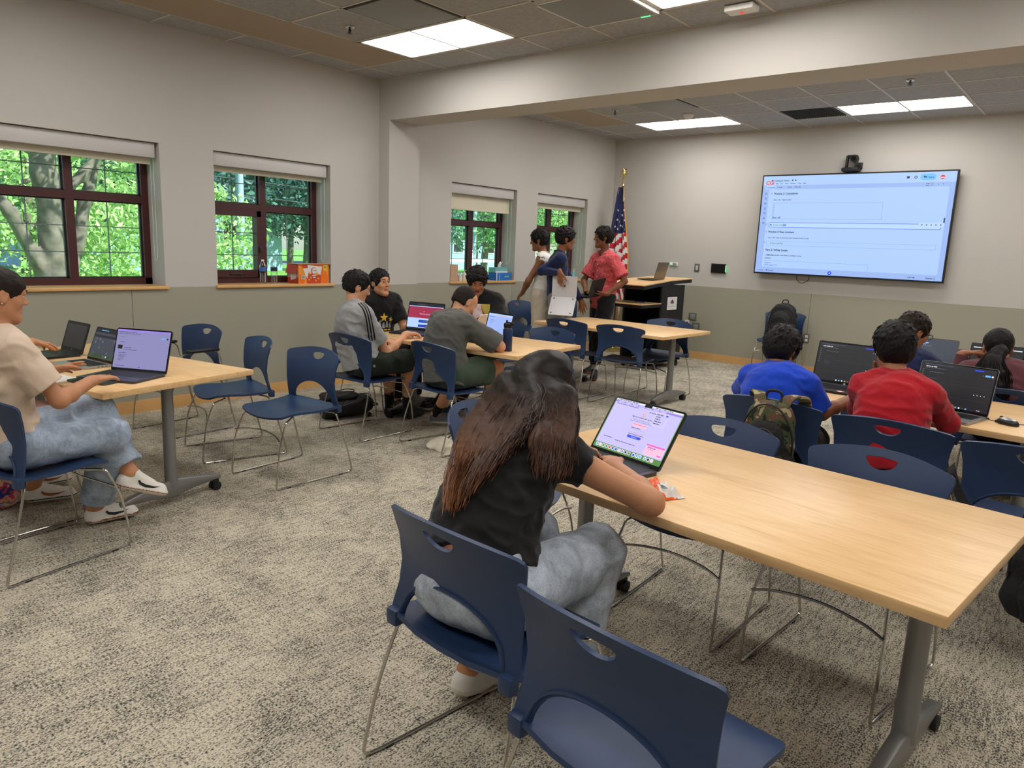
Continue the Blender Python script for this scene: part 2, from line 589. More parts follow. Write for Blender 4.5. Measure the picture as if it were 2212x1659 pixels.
# room 1 (window side), room 2 (screen side)
g1 = sorted(set(max(y, YK) for y in grid_y(1))); g2 = sorted(grid_y(2))
def cell(g, x, y):
    i = max(k for k in range(len(xs) - 1) if xs[k] <= x + 1e-6); j = max(k for k in range(len(g) - 1) if g[k] <= y + 1e-6)
    return (i, j)
sp1, sp2 = set(), set()
LIGHTS = []
for x in (GX + G, GX + 5 * G, GX + 9 * G):
    for y in (-5.052 - G, -5.052 - 5 * G, -5.052 - 9 * G): LIGHTS.append((1, x, y))
    for y in (-.585 - G, -.585 - 4 * G): LIGHTS.append((2, x, y))
for r, x, y in LIGHTS:
    for dx in (.1, G + .1):
        (sp1 if r == 1 else sp2).add(cell(g1 if r == 1 else g2, x + dx, y + .1))
for j in range(len(g1) - 2): sp1.add((1, j))
for j in range(len(g2) - 1):
    if g2[j] < -1.3: sp2.add((1, j))
GREY = [(1, GX + 2 * G, -5.052 - 2 * G), (2, GX + 2 * G, -.585 - 3 * G)]
MIC = (GX + 4 * G, -5.052 - G); VENT = (GX + 4 * G, -.585 - G)
for r, x, y in GREY: (sp1 if r == 1 else sp2).add(cell(g1 if r == 1 else g2, x + .1, y + .1))
sp1.add(cell(g1, MIC[0] + .1, MIC[1] + .1)); sp2.add(cell(g2, VENT[0] + .1, VENT[1] + .1))
tiles(1, sp1); tiles(2, sp2)
ce = MB().bb((-.32, YK - .15, H + .08), (XR + .15, .15, H + .2))
c = struct('ceiling', ce, 'tile')
struct('ceiling', mb, 'tile'); 
bpy.data.objects['ceiling.001'].name = 'ceiling_tiles'; bpy.data.objects['ceiling_tiles']['kind'] = 'structure'
struct('ceiling_grid', tb, 'tee_bar')
struct('trim_5', MB().bb((GX + .008, YK, H - .002), (GX + G - .008, -5.052 - .008, H + .014)).bb((GX + .008, YB2, H - .002), (GX + G - .008, -.585 - G - .008, H + .014)), 'tan_panel')

emitm('panel_light', (255, 251, 245), PANEL_STRENGTH)
lab = {(1, 0, 0): 'bright flat ceiling light panel at the end of the tan strip', (1, 1, 0): 'bright ceiling light panel beside the grey ceiling microphone, cut by the top of the photo',
       (2, 0, 0): 'smaller bright ceiling light panel beyond the beam, left of the dark ceiling vent', (2, 1, 0): 'bright ceiling light panel beyond the beam, above the big screen'}
for r, x, y in LIGHTS:
    ix = round((x - GX - G) / (4 * G)); iy = 0 if y > (-6 if r == 1 else -1.5) else 1
    l = lab.get((r, ix, iy))
    t = thing('ceiling_light', l or 'ceiling light panel out of the photograph in the same grid', 'ceiling light', (x + G, y + G / 2, H), 0, 'flat ceiling light panels' if l else 'ceiling light panels beyond the frame')
    m = MB(); w, d, e = 2 * G - .02, G - .02, .022
    for q in (-1, 1):
        m.box((0, q * (d / 2 - e / 2), .004), (w, e, .012)); m.box((q * (w / 2 - e / 2), 0, .004), (e, d, .012))
    m.build('frame', 'tee_bar', t)
    m = MB(); m.box((0, 0, .006), (w - 2 * e, d - 2 * e, .004)); m.build('diffuser', 'panel_light', t)
for (r, x, y), l in zip(GREY, ('flat grey metal ceiling diffuser beside the nearest light panel', 'flat grey metal ceiling diffuser beyond the beam, above the flag')):
    t = thing('ceiling_diffuser', l, 'air vent', (x + G / 2, y + G / 2, H), 0, 'grey ceiling diffusers')
    m = MB(); m.rbox((0, 0, -.004), (G - .06, G - .06, .01), .003); m.build('face_plate', 'grey_panel', t)
    m = MB()
    for q in (-1, 1):
        m.box((0, q * (G / 2 - .02), .004), (G - .02, .022, .014)); m.box((q * (G / 2 - .02), 0, .004), (.022, G - .02, .014))
    m.box((0, 0, .03), (G, G, .01)); m.build('frame', 'dark_grille', t)
t = thing('return_vent', 'dark perforated ceiling return vent beyond the beam between two light panels', 'air vent', (VENT[0] + G / 2, VENT[1] + G / 2, H))
m = MB()
for k in range(22): m.box((-G / 2 + .04 + k * (G - .08) / 21, 0, .006), (.008, G - .06, .01))
m.build('louvers', 'dark_grille', t)
m = MB(); m.box((0, 0, .02), (G - .02, G - .02, .006)); m.build('backing', 'dark_grille', t)
t = thing('ceiling_microphone', 'square grey ceiling microphone with white rim and a green status light', 'microphone', (MIC[0] + G / 2, MIC[1] + G / 2, H))
m = MB(); m.rbox((0, 0, -.012), (G - .05, G - .05, .03), .006); m.build('grille', 'grey_panel', t)
m = MB()
for q in (-1, 1):
    m.box((0, q * (G / 2 - .018), -.008), (G - .012, .018, .032)); m.box((q * (G / 2 - .018), 0, -.008), (.018, G - .03, .032))
m.build('rim', 'white_matte', t)
emitm('led_green', (90, 255, 150), 1.5)
m = MB(); m.box((.21, .292, -.026), (.07, .014, .006)); m.build('status_light', 'led_green', t)
for x, y, l in ((1.30, -5.98, 'sprinkler head in the tile next to the grey diffuser'), (1.283, -2.09, 'small sprinkler head beyond the beam beside the tan panel'), (4.447, -2.127, 'sprinkler head beyond the beam above the right light panel')):
    t = thing('sprinkler', l, 'sprinkler', (x, y, H), 0, 'ceiling sprinkler heads')
    m = MB(); m.lathe([(.0, 0), (.04, 0), (.036, -.008), (.012, -.01), (0, -.01)], 16); m.build('escutcheon', 'chrome', t)
    m = MB(); m.lathe([(.009, -.008), (.009, -.03), (.004, -.034), (.004, -.045), (.02, -.047), (.02, -.05), (0, -.05)], 12)
    m.tube([(.013, 0, -.02), (.016, 0, -.033), (.004, 0, -.045)], .003, 5).tube([(-.013, 0, -.02), (-.016, 0, -.033), (-.004, 0, -.045)], .003, 5)
    m.build('nozzle', 'alu_dark', t)
t = thing('smoke_detector', 'round white smoke detector on the ceiling just before the left far light panel', 'smoke detector', (1.93, -1.49, H))
m = MB(); m.lathe([(.0, 0), (.062, 0), (.06, -.02), (.045, -.04), (.03, -.046), (0, -.048)], 20); m.build('housing', 'white_matte', t)
t = thing('emergency_light', 'white ceiling alarm unit with a tiny red light by the top edge near the beam', 'alarm', (4.0, -4.86, H))
m = MB(); m.rbox((0, 0, -.02), (.2, .12, .04), .01); m.build('housing', 'white_matte', t)
emitm('led_red', (255, 40, 40), 1.2)
m = MB(); m.box((0, .01, -.042), (.02, .02, .006)); m.build('status_light', 'led_red', t)
# ---------------------------------------------------------------- sled-base chair
def cdt_shell(outline, holes, f3, thick, step=.03):
    """outline/holes: 2d loops; f3(u,v)->(point, normal); returns verts, faces of a closed shell"""
    pts, edges = [], []
    for loop in [outline] + holes:
        n0 = len(pts); pts += [V((p[0], p[1])) for p in loop]
        edges += [(n0 + i, n0 + (i + 1) % len(loop)) for i in range(len(loop))]
    def inside(p, L):
        c = False
        for i in range(len(L)):
            a, b = L[i], L[i - 1]
            if (a[1] > p[1]) != (b[1] > p[1]) and p[0] < (b[0] - a[0]) * (p[1] - a[1]) / (b[1] - a[1]) + a[0]: c = not c
        return c
    xs_ = [p[0] for p in outline]; ys_ = [p[1] for p in outline]
    allp = [q for L in [outline] + holes for q in L]
    x = min(xs_) + step / 2
    while x < max(xs_):
        y = min(ys_) + step / 2
        while y < max(ys_):
            if inside((x, y), outline) and not any(inside((x, y), h) for h in holes) and min((x - q[0]) ** 2 + (y - q[1]) ** 2 for q in allp) > (step * .55) ** 2:
                pts.append(V((x, y)))
            y += step
        x += step
    ov, oe, of, *_ = geometry.delaunay_2d_cdt(pts, edges, [], 0, 1e-5)
    F = []
    for f in of:
        c = sum((ov[i] for i in f), V((0, 0))) / len(f)
        if inside(c, outline) and not any(inside(c, h) for h in holes): F.append(tuple(f))
    n = len(ov); A, B = [], []
    for p in ov:
        P, N = f3(p.x, p.y)
        A.append(P + N * thick / 2); B.append(P - N * thick / 2)
    faces = [tuple(f) for f in F] + [tuple(n + i for i in reversed(f)) for f in F]
    cnt = {}
    for f in F:
        for i in range(len(f)):
            e = (f[i], f[(i + 1) % len(f)]); cnt[e] = 1
    for (a, b) in list(cnt):
        if (b, a) not in cnt: faces.append((b, a, n + a, n + b))
    return A + B, faces

def back3(u, h):
    t = (h - .42) / .38
    def P(u, h):
        t = (h - .42) / .38
        w = 1 - (u / .262) ** 2
        y = -.187 + .052 * math.sin(PI * min(1, max(0, t)) * .85) - .030 * t * t - .052 * w * (.25 + .75 * min(1, max(0, t * 1.2)))
        return V((u, y, h))
    p = P(u, h); e = .002
    n = (P(u + e, h) - P(u - e, h)).cross(P(u, h + e) - P(u, h - e)).normalized()
    return p, -n if n.y < 0 else n

def make_back():
    o = []
    def half(s):
        return [(s * .250, .428), (s * .252, .47), (s * .243, .53), (s * .240, .60), (s * .247, .68), (s * .262, .748), (s * .258, .762), (s * .243, .7705)]
    o += [(x, y) for x, y in half(1)]
    for i in range(1, 12): 
        x = .243 - .486 * i / 12; o.append((x, .8 - .0295 * (x / .243) ** 2))
    o += [(x, y) for x, y in reversed(half(-1))]
    # arch opening
    o.append((-.208, .428))
    for i in range(0, 17):
        a = PI - PI * i / 16
        o.append((.196 * math.cos(a), .448 + .135 * math.sin(a)))
    o.append((.208, .428))
    hole = []
    for i in range(0, 13):
        a = PI + PI * i / 12; hole.append((.058 * math.cos(a), .763 + .040 * math.sin(a)))
    hole += [(.045, .7665), (0, .770), (-.045, .7665)]
    vs, fs = cdt_shell(o, [hole], back3, .010, .032)
    m = MB(); m.add(vs, fs, 0, True)
    # raised bead round the arch on the rear and knuckles at the seat joints
    arch = []
    for i in range(0, 17):
        a = PI - PI * i / 16
        p, n = back3(.205 * math.cos(a), .448 + .144 * math.sin(a)); arch.append(p - n * .006)
    m.tube(arch, .006, 6)
    for s in (-1, 1):
        m.rbox((s * .229, -.186, .436), (.046, .036, .05), .008)
    return m

def seat3(u, v):
    """u across, v forward (-.2..+.24)"""
    def P(u, v):
        z = .437 + .012 * abs(u / .235) ** 2.4 - .010 * math.exp(-((v + .03) / .12) ** 2)
        if v > .13: z -= 1.1 * (v - .13) ** 2 * 1.8
        if v < -.14: z += .6 * (-.14 - v) ** 1.5 * .8
        return V((u, v, z))
    p = P(u, v); e = .002
    n = (P(u + e, v) - P(u - e, v)).cross(P(u, v + e) - P(u, v - e)).normalized()
    return p, n

def make_seat():
    o = []
    # rear edge, sides, front curve
    o += [(-.250, -.19), (-.1, -.215), (0, -.22), (.1, -.215), (.250, -.19), (.2535, -.17), (.243, -.10), (.228, 0), (.222, .10), (.224, .17), (.218, .20)]
    for i in range(0, 9):
        a = i / 8; x = .205 - .41 * a; o.append((x, .215 + .028 * (1 - (x / .205) ** 2)))
    o += [(-.218, .20), (-.224, .17), (-.222, .10), (-.228, 0), (-.243, -.10), (-.2535, -.17)]
    vs, fs = cdt_shell(o, [], seat3, .014, .035)
    return MB().add(vs, fs, 0, True)

def make_side(s):
    R = .0056
    pts = fillet([(s * .15, -.12, .418), (s * .235, -.165, .415), (s * .258, -.215, .25), (s * .262, -.25, .12), (s * .258, -.28, .0062), (s * .25, -.2, .0062), (s * .236, .24, .0062), (s * .233, .283, .0062),
                  (s * .235, .272, .12), (s * .232, .25, .27), (s * .213, .195, .400), (s * .15, .10, .412)], [.03, .12, .1, .03, .02, .05, .022, .08, .1, .02], 5)
    m = MB().tube(pts, R, 8)
    for y in (-.19, .2): m.rbox((s * (.25 if y < 0 else .237), y, .004), (.016, .03, .007), .002, mi=1)
    return m

chair_parts = {}
def base_chair(label):
    t = thing('stacking_chair', label, 'chair')
    b = make_back().build('backrest', 'chair_plastic', t)
    make_seat().build('seat', 'chair_plastic', t)
    for s in (-1, 1): make_side(s).build('leg', ['chrome', 'black_plastic'], t)
    m = MB().tube(spline([(-.232, .252, .295), (-.15, .225, .312), (0, .205, .32), (.15, .225, .312), (.232, .252, .295)]), .0052, 7)
    m.build('stretcher', 'chrome', t)
    for y, z in ((-.12, .418), (.10, .412)): MB().tube([(-.15, y, z), (.15, y, z)], .0052, 7).build('seat_rail', 'chrome', t)
    return t

def add_arms(t):
    for s in (-1, 1):
        m = MB(); m.rbox((s * .285, .0, .645), (.045, .26, .022), .009); m.build('armrest', 'black_plastic', t)
        m = MB().tube(fillet([(s * .262, -.24, .12), (s * .285, -.19, .40), (s * .285, -.13, .635), (s * .285, .13, .635), (s * .283, .2, .60), (s * .24, .24, .30)], .05), .0056, 7)
        m.build('armrest_support', 'chrome', t)

CH = [  # x, y, yaw deg, label
 (2.259, -7.190, 182.8, 'empty blue plastic chair standing free in the middle of the carpet'),
 (1.550, -7.182, 167.1, 'empty blue chair between the free chair and the left table corner'),
 (2.520, -8.700, 9.0, 'blue chair under the person in the beige tee and jeans'),
 (1.726, -6.143, -1.0, 'blue chair under the person in the light grey tee with black shoulder stripes'),
 (2.454, -5.945, -6.7, 'blue chair under the person in the dark grey tee and green shorts'),
 (4.225, -7.374, -68.0, 'blue chair at the short end of the front table, half hidden by long hair'),
 (4.985, -8.310, -4.0, 'blue chair under the person with long brown hair'),
 (5.562, -8.449, -6.2, 'empty blue chair nearest the camera, its dark back filling the bottom of the photo'),
 (4.979, -7.038, 180.9, 'empty blue chair across the front table, just right of the open laptop'),
 (5.592, -7.050, 174.0, 'empty blue chair across the front table, below the red sweater'),
 (4.926, -5.942, -1.2, 'blue chair under the person in the bright blue tee, camouflage backpack on its back'),
 (5.501, -5.991, -2.1, 'blue chair under the person in the red long-sleeved top'),
 (6.055, -6.080, -2.0, 'blue chair at the right edge with a black backpack strap over it'),
 (5.78, -4.50, 2.0, 'blue chair under the person in the maroon top with a ponytail'),
 (5.12, -4.45, 0.0, 'blue chair under the person in the navy top and glasses'),
 (2.880, -.340, 182.9, 'blue chair against the far wall carrying a black backpack'),
 (2.524, -3.540, 5.6, 'empty dark blue chair, right one of the pair before the far table'),
 (1.904, -3.544, -1.1, 'empty dark blue chair, left one of the pair before the far table'),
 (2.538, -2.898, 180.7, 'empty blue chair behind the far table in front of the lectern'),
 (2.361, -4.764, 177.0, 'empty blue chair behind the middle table beside the navy bottle'),
 (.30, -2.30, -88.0, 'blue chair by the window wall behind the person in the white tank top'),
 (.33, -1.32, -92.0, 'blue chair by the window wall behind the person holding the silver laptop'),
 (1.02, -5.42, -86.0, 'blue chair under the person in the black tee with yellow print'),
 (5.30, -2.95, 180.0, 'empty blue chair behind the table at the far right'),
 (1.980, -8.700, 6.0, 'blue chair beside the beige tee person, mostly beyond the left photo edge'),
 (4.865, -9.762, 80.0, 'blue chair of which only a corner shows at the bottom left of the photo'),
]
proto = base_chair(CH[0][3])
GRP = 'blue plastic stacking chairs'
for i, (x, y, a, l) in enumerate(CH):
    if i == 0:
        proto.location = (x, y, 0); proto.rotation_euler = (0, 0, math.radians(a)); proto['group'] = GRP
    else: dup(proto, (x, y, 0), math.radians(a), l, GRP)
ac = dup(proto, (.746, -7.154, 0), math.radians(185.1), 'blue chair with black armrests near the window wall behind the left table', GRP, cat='armchair')
ac.name = 'arm_chair'
add_arms(ac)
ac2 = dup(proto, (1.70, -4.62, 0), math.radians(190), 'blue chair with black armrests under the person in the pink print tee', GRP, cat='armchair')
ac2.name = 'arm_chair'
for ch in [c for c in ac.children if c.name.startswith('armrest')]:
    c = ch.copy(); S.collection.objects.link(c); c.parent = ac2

# ---------------------------------------------------------------- flip-top tables
TZ = .7248; TL = 1.585; TD = .9216
def make_table(label):
    t = thing('folding_table', label, 'table')
    m = MB(); m.rbox((0, 0, TZ - .016), (TL, TD, .032), .004, 2); m.build('tabletop', 'maple_laminate', t)
    for s in (-1, 1):
        x = s * (TL / 2 - .163)
        m = MB(); m.tube([(x, 0, .10), (x, 0, .40), (x, 0, .69)], .031, 20, rr=[.034, .032, .030])
        m.build('leg', 'table_grey', t)
        m = MB(); m.rbox((x, 0, TZ - .045), (.07, .26, .03), .012); m.rbox((x, 0, TZ - .036), (.09, .34, .012), .005); m.build('bracket', 'table_grey', t)
        m = MB()
        def foot(u, v):
            q = (u - .5) * 2; yy = q * .315; k = abs(q)
            zt = .142 - .055 * k ** 1.5; zb = .055 + .012 * k - .02 * (1 - k) ** 3; w = .027 - .006 * k
            a = v * 2 * PI; c, s_ = math.cos(a), math.sin(a)
            cx = math.copysign(abs(c) ** .45, c); sy = math.copysign(abs(s_) ** .45, s_)
            return V((x + w * cx, yy, (zt + zb) / 2 + (zt - zb) / 2 * sy))
        m.grid(foot, 14, 14)
        for e in (0, 1):
            ring = [foot(e, j / 14) for j in range(14)]
            m.add(ring, [tuple(range(14)) if e == 0 else tuple(reversed(range(14)))])
        m.build('foot', 'table_grey', t)
        for q in (-1, 1):
            m = MB(); y = q * .29
            for d in (-.016, .016): m.cyl((x + d - .009, y, .026), (x + d + .009, y, .026), .026, 16)
            m.rbox((x, y, .052), (.03, .045, .025), .008); m.cyl((x, y, .05), (x, y, .085), .008, 8)
            m.build('caster', 'black_rubber', t)
    m = MB(); m.bb((-TL / 2 + .19, -.02, TZ - .075), (TL / 2 - .19, .02, TZ - .05)); m.build('cross_rail', 'table_grey', t)
    return t
def tpos(xr, yr, a):
    c, s = math.cos(a), math.sin(a)
    return (xr - c * TL / 2 - s * TD / 2, yr - s * TL / 2 + c * TD / 2, 0)
TB = [(6.0306, -7.9832, -.1007, 'large empty-topped maple table in front with one dark laptop and a snack bag'),
      (2.9513, -5.7813, .0845, 'maple table in the middle of the room with three laptops and a navy bottle'),
      (3.0049, -3.7007, -.0399, 'empty maple table at the back near the lectern'),
      (2.5302, -8.4029, .1933, 'maple table at the left with three open laptops'),
      (6.085, -5.735, -.075, 'maple table at the right with two dark-screen laptops and a computer mouse'),
      (6.35, -4.00, -.03, 'maple table at the far right in front of the maroon top and the navy top')]
tab0 = make_table(TB[0][3]); TABS = []
for i, (x, y, a, l) in enumerate(TB):
    p = tpos(x, y, a)
    if i == 0: tab0.location = p; tab0.rotation_euler = (0, 0, a); tab0['group'] = 'maple flip-top tables'; TABS.append(tab0)
    else: TABS.append(dup(tab0, p, a, l, 'maple flip-top tables'))
# ---------------------------------------------------------------- organic shapes from blended solids
A3 = lambda *a: np.array(a, dtype=np.float64)

def nrm(v):
    v = np.asarray(v, float); return v / (np.linalg.norm(v) + 1e-12)

class Sdf:
    def __init__(s, vox):
        s.vox = vox; s.ops = []
    def cap(s, a, b, ra, rb=None, k=.015, flat=None, axis=None, cut=None, sub=False):
        """tapered capsule; axis/flat squash it along axis; cut='b' slices it square at b"""
        s.ops.append(('c', np.asarray(a, float), np.asarray(b, float), ra, ra if rb is None else rb, k, flat, None if axis is None else nrm(axis), cut, sub)); return s
    def ell(s, c, r, B=None, k=.015, sub=False):
        s.ops.append(('e', np.asarray(c, float), np.asarray(r, float), B, k, sub)); return s
    def plane(s, p, n, k=.003):
        """remove everything on the side n points to"""
        s.ops.append(('p', np.asarray(p, float), nrm(n), k)); return s
    def mesh(s, name, mats, parent=None, loc=(0, 0, 0), disp=None, matfn=None, smooth=1, label=None):
        v = s.vox; lo, hi = A3(9e9, 9e9, 9e9), -A3(9e9, 9e9, 9e9)
        for o in s.ops:
            if o[0] == 'c' and not o[9]:
                r = max(o[3], o[4]); lo = np.minimum(lo, np.minimum(o[1], o[2]) - r); hi = np.maximum(hi, np.maximum(o[1], o[2]) + r)
            if o[0] == 'e' and not o[5]:
                r = max(o[2]); lo = np.minimum(lo, o[1] - r); hi = np.maximum(hi, o[1] + r)
        pad = 4 * v + .012; lo -= pad; hi += pad
        n = np.ceil((hi - lo) / v).astype(int) + 1
        D = np.full(n, .05, dtype=np.float32)
        ax = [lo[i] + v * np.arange(n[i]) for i in range(3)]
        for o in s.ops:
            if o[0] == 'p':
                P = (ax[0][:, None, None] - o[1][0]) * o[2][0] + (ax[1][None, :, None] - o[1][1]) * o[2][1] + (ax[2][None, None, :] - o[1][2]) * o[2][2]
                D = np.maximum(D, P.astype(np.float32)); continue
            if o[0] == 'c': _, a, b, ra, rb, k, flat, axis, cut, sub = o; l = np.minimum(a, b) - max(ra, rb); h = np.maximum(a, b) + max(ra, rb)
            else: _, c, r, B, k, sub = o; l = c - max(r); h = c + max(r)
            i0 = np.maximum(0, np.floor((l - lo - k - 2 * v) / v).astype(int)); i1 = np.minimum(n, np.ceil((h - lo + k + 2 * v) / v).astype(int) + 1)
            if (i1 <= i0).any(): continue
            X = ax[0][i0[0]:i1[0]][:, None, None]; Y = ax[1][i0[1]:i1[1]][None, :, None]; Z = ax[2][i0[2]:i1[2]][None, None, :]
            if o[0] == 'c':
                ab = b - a; L = ab @ ab + 1e-12
                px, py, pz = X - a[0], Y - a[1], Z - a[2]
                t = np.clip((px * ab[0] + py * ab[1] + pz * ab[2]) / L, 0, 1)
                qx, qy, qz = px - t * ab[0], py - t * ab[1], pz - t * ab[2]
                d2 = qx * qx + qy * qy + qz * qz
                if flat:
                    w = axis; q = qx * w[0] + qy * w[1] + qz * w[2]
                    d2 = d2 - q * q + (q / flat) ** 2
                    d = (np.sqrt(d2) - (ra + (rb - ra) * t)) * min(1, flat + .15)
                else: d = np.sqrt(d2) - (ra + (rb - ra) * t)
                if cut:
                    u = nrm(ab)
                    if 'b' in cut: d = np.maximum(d, (X - b[0]) * u[0] + (Y - b[1]) * u[1] + (Z - b[2]) * u[2])
                    if 'a' in cut: d = np.maximum(d, -((X - a[0]) * u[0] + (Y - a[1]) * u[1] + (Z - a[2]) * u[2]))
            else:
                px, py, pz = X - c[0], Y - c[1], Z - c[2]
                if B is None: gx, gy, gz = px / r[0], py / r[1], pz / r[2]
                else: gx, gy, gz = [(px * B[i][0] + py * B[i][1] + pz * B[i][2]) / r[i] for i in range(3)]
                q = np.sqrt(gx * gx + gy * gy + gz * gz)
                d = (q - 1) * min(r) * (1 if max(r) < 2 * min(r) else .9)
            sl = D[i0[0]:i1[0], i0[1]:i1[1], i0[2]:i1[2]]
            d = d.astype(np.float32)
            if sub:
                h = np.maximum(k - np.abs(sl + d), 0) / k
                D[i0[0]:i1[0], i0[1]:i1[1], i0[2]:i1[2]] = np.maximum(sl, -d) + h * h * k * .25
            else:
                h = np.maximum(k - np.abs(sl - d), 0) / k
                D[i0[0]:i1[0], i0[1]:i1[1], i0[2]:i1[2]] = np.minimum(sl, d) - h * h * k * .25
        if disp is not None:
            I = np.nonzero(np.abs(D) < 3.5 * v + .01)
            P = np.stack([lo[i] + v * I[i] for i in range(3)], 1)
            D[I] += disp(P).astype(np.float32)
        D[0] = D[-1] = .05; D[:, 0] = D[:, -1] = .05; D[:, :, 0] = D[:, :, -1] = .05
        sg = D < 0
        c8 = [sg[i:n[0] - 1 + i, j:n[1] - 1 + j, k:n[2] - 1 + k] for i in (0, 1) for j in (0, 1) for k in (0, 1)]
        al = c8[0].copy(); an = c8[0].copy()
        for q in c8[1:]: al &= q; an |= q
        act = np.nonzero(an & ~al); m = len(act[0])
        if m == 0: return None
        pos = np.zeros((m, 3)); cnt = np.zeros(m)
        cor = [(i, j, k) for i in (0, 1) for j in (0, 1) for k in (0, 1)]
        val = {c: D[act[0] + c[0], act[1] + c[1], act[2] + c[2]] for c in cor}
        for a in cor:
            for ax_ in range(3):
                if a[ax_]: continue
                b = list(a); b[ax_] = 1; b = tuple(b)
                da, db = val[a], val[b]; mm = (da < 0) != (db < 0)
                t = np.where(mm, da / np.where(mm, da - db, 1), 0)
                for q in range(3): pos[:, q] += mm * (a[q] + (t if q == ax_ else 0))
                cnt += mm
        pos = (pos / cnt[:, None] + np.stack(act, 1)) * v + lo
        idx = np.full(tuple(n - 1), -1, dtype=np.int32); idx[act] = np.arange(m)
        Q = []
        for ax_ in range(3):
            s0 = [slice(0, n[i]) for i in range(3)]; s1 = list(s0)
            s0[ax_] = slice(0, n[ax_] - 1); s1[ax_] = slice(1, n[ax_])
            e = np.nonzero(sg[tuple(s0)] != sg[tuple(s1)])
            st = sg[tuple(s0)][e]
            u, w = [(1, 2), (2, 0), (0, 1)][ax_]
            def g(du, dw):
                c = [x.copy() for x in e]; c[u] = c[u] - du; c[w] = c[w] - dw
                return idx[tuple(c)]
            q = np.stack([g(1, 1), g(0, 1), g(0, 0), g(1, 0)], 1)
            q[~st] = q[~st][:, ::-1]
            Q.append(q)
        Q = np.concatenate(Q)
        for _ in range(smooth):
            acc = np.zeros_like(pos); c_ = np.zeros(m)
            for i in range(4):
                a, b = Q[:, i], Q[:, (i + 1) % 4]
                for q in range(3):
                    acc[:, q] += np.bincount(a, pos[b, q], m) + np.bincount(b, pos[a, q], m)
                c_ += np.bincount(a, minlength=m) + np.bincount(b, minlength=m)
            pos = pos * .5 + acc / c_[:, None] * .5
        loc = np.asarray(loc, float)
        me = bpy.data.meshes.new(name)
        me.vertices.add(m); me.vertices.foreach_set('co', (pos - loc).astype(np.float32).ravel())
        nf = len(Q)
        me.loops.add(nf * 4); me.loops.foreach_set('vertex_index', Q.astype(np.int32).ravel())
        me.polygons.add(nf); me.polygons.foreach_set('loop_start', np.arange(0, nf * 4, 4, dtype=np.int32))
        me.update(calc_edges=True)
        me.polygons.foreach_set('use_smooth', np.ones(nf, bool))
        for mt in (mats if isinstance(mats, (list, tuple)) else [mats]): me.materials.append(_mats[mt] if isinstance(mt, str) else mt)
        if matfn is not None:
            fc = pos[Q].mean(1)
            me.polygons.foreach_set('material_index', np.asarray(matfn(fc), dtype=np.int32))
        me.validate()
        o = bpy.data.objects.new(name, me)
        if label: o['label'] = label
        return link(o, parent)

def wob(seed, sc, amp, aniso=(1, 1, 1)):
    """cheap smooth noise"""
    r = np.random.RandomState(seed)
    W_ = [(nrm(r.normal(size=3)) * sc * (.6 + .9 * r.rand()) * A3(*aniso), r.rand() * 6.28) for _ in range(7)]
    def f(P):
        a = 0
        for w, p in W_: a = a + np.sin(P @ w + p + 1.3 * np.sin(P @ w[[1, 2, 0]] * .7 + p * 2))
        return a * amp / 2.6
    return f

def folds(seed, sc=38, amp=.0032, fine=.0008):
    a, b = wob(seed, sc, 1, (1, 1, 1.5)), wob(seed + 9, sc * 3, 1)
    def f(P):
        q = a(P); return amp * (1 - np.abs(q) * 1.5).clip(-1, 1) * -.8 + fine * b(P)
    return f

# ---------------------------------------------------------------- people
def axes(yaw, pitch=0, roll=0):
    """rows: right, forward, up"""
    f = A3(-math.sin(yaw) * math.cos(pitch), math.cos(yaw) * math.cos(pitch), math.sin(pitch))
    r = A3(math.cos(yaw), math.sin(yaw), 0); u = np.cross(r, f)
    r2 = r * math.cos(roll) + u * math.sin(roll); u2 = -r * math.sin(roll) + u * math.cos(roll)
    return np.stack([r2, f, u2])

def ik(a, c, l1, l2, pole):
    a, c = np.asarray(a, float), np.asarray(c, float)
    d = c - a; L = np.linalg.norm(d)
    if L > (l1 + l2) * .995:
        return a + d * l1 / (l1 + l2)
    x = (l1 * l1 - l2 * l2 + L * L) / (2 * L); h = math.sqrt(max(0, l1 * l1 - x * x))
    u = d / L; p = np.asarray(pole, float); p = nrm(p - u * (p @ u))
    return a + u * x + p * h

def hand(S_, w, d, pn, side, curl=.5, sz=1.0, spread=.12, thumb=.5, k=.008):
    """w wrist, d finger direction, pn the way the palm faces, side +1 right hand"""
    w = np.asarray(w, float); d = nrm(d); pn = np.asarray(pn, float); pn = nrm(pn - d * (pn @ d)); ts = np.cross(d, pn) * side
    z = sz
    S_.cap(w - d * .02, w + d * .03 * z, .024 * z, .026 * z, k=.02, flat=.72, axis=pn)
    for i in range(4):
        o = (1.5 - i)
        kn = w + d * (.088 - .006 * abs(i - 1) - .004 * (i == 3)) * z + ts * o * .0195 * z
        S_.cap(w + d * .015 * z + ts * o * .010 * z, kn, .0135 * z, .0115 * z, k=.012)
        ln = [.070, .078, .073, .057][i] * z; fd = nrm(d + ts * o * spread); c = curl * (1 + .12 * (i - 1.5)); p = kn; a = c * .55
        for j, fr in enumerate((.45, .31, .24)):
            q = p + (fd * math.cos(a) + pn * math.sin(a)) * ln * fr
            S_.cap(p, q, (.0092 - .0008 * j) * z, (.0086 - .0009 * j) * z, k=.004)
            p = q; a += c * .75
    b = w + d * .022 * z + ts * .024 * z; t1 = nrm(d * .75 + ts * .75 + pn * thumb * .6); t2 = nrm(d * 1.0 + ts * .25 + pn * thumb * .7)
    m = b + t1 * .042 * z; e = m + t2 * .032 * z; g = e + nrm(t2 + pn * .2) * .024 * z
    S_.cap(b - d * .01, m, .0165 * z, .0125 * z, k=.012).cap(m, e, .0115 * z, .0105 * z, k=.005).cap(e, g, .0102 * z, .0085 * z, k=.004)

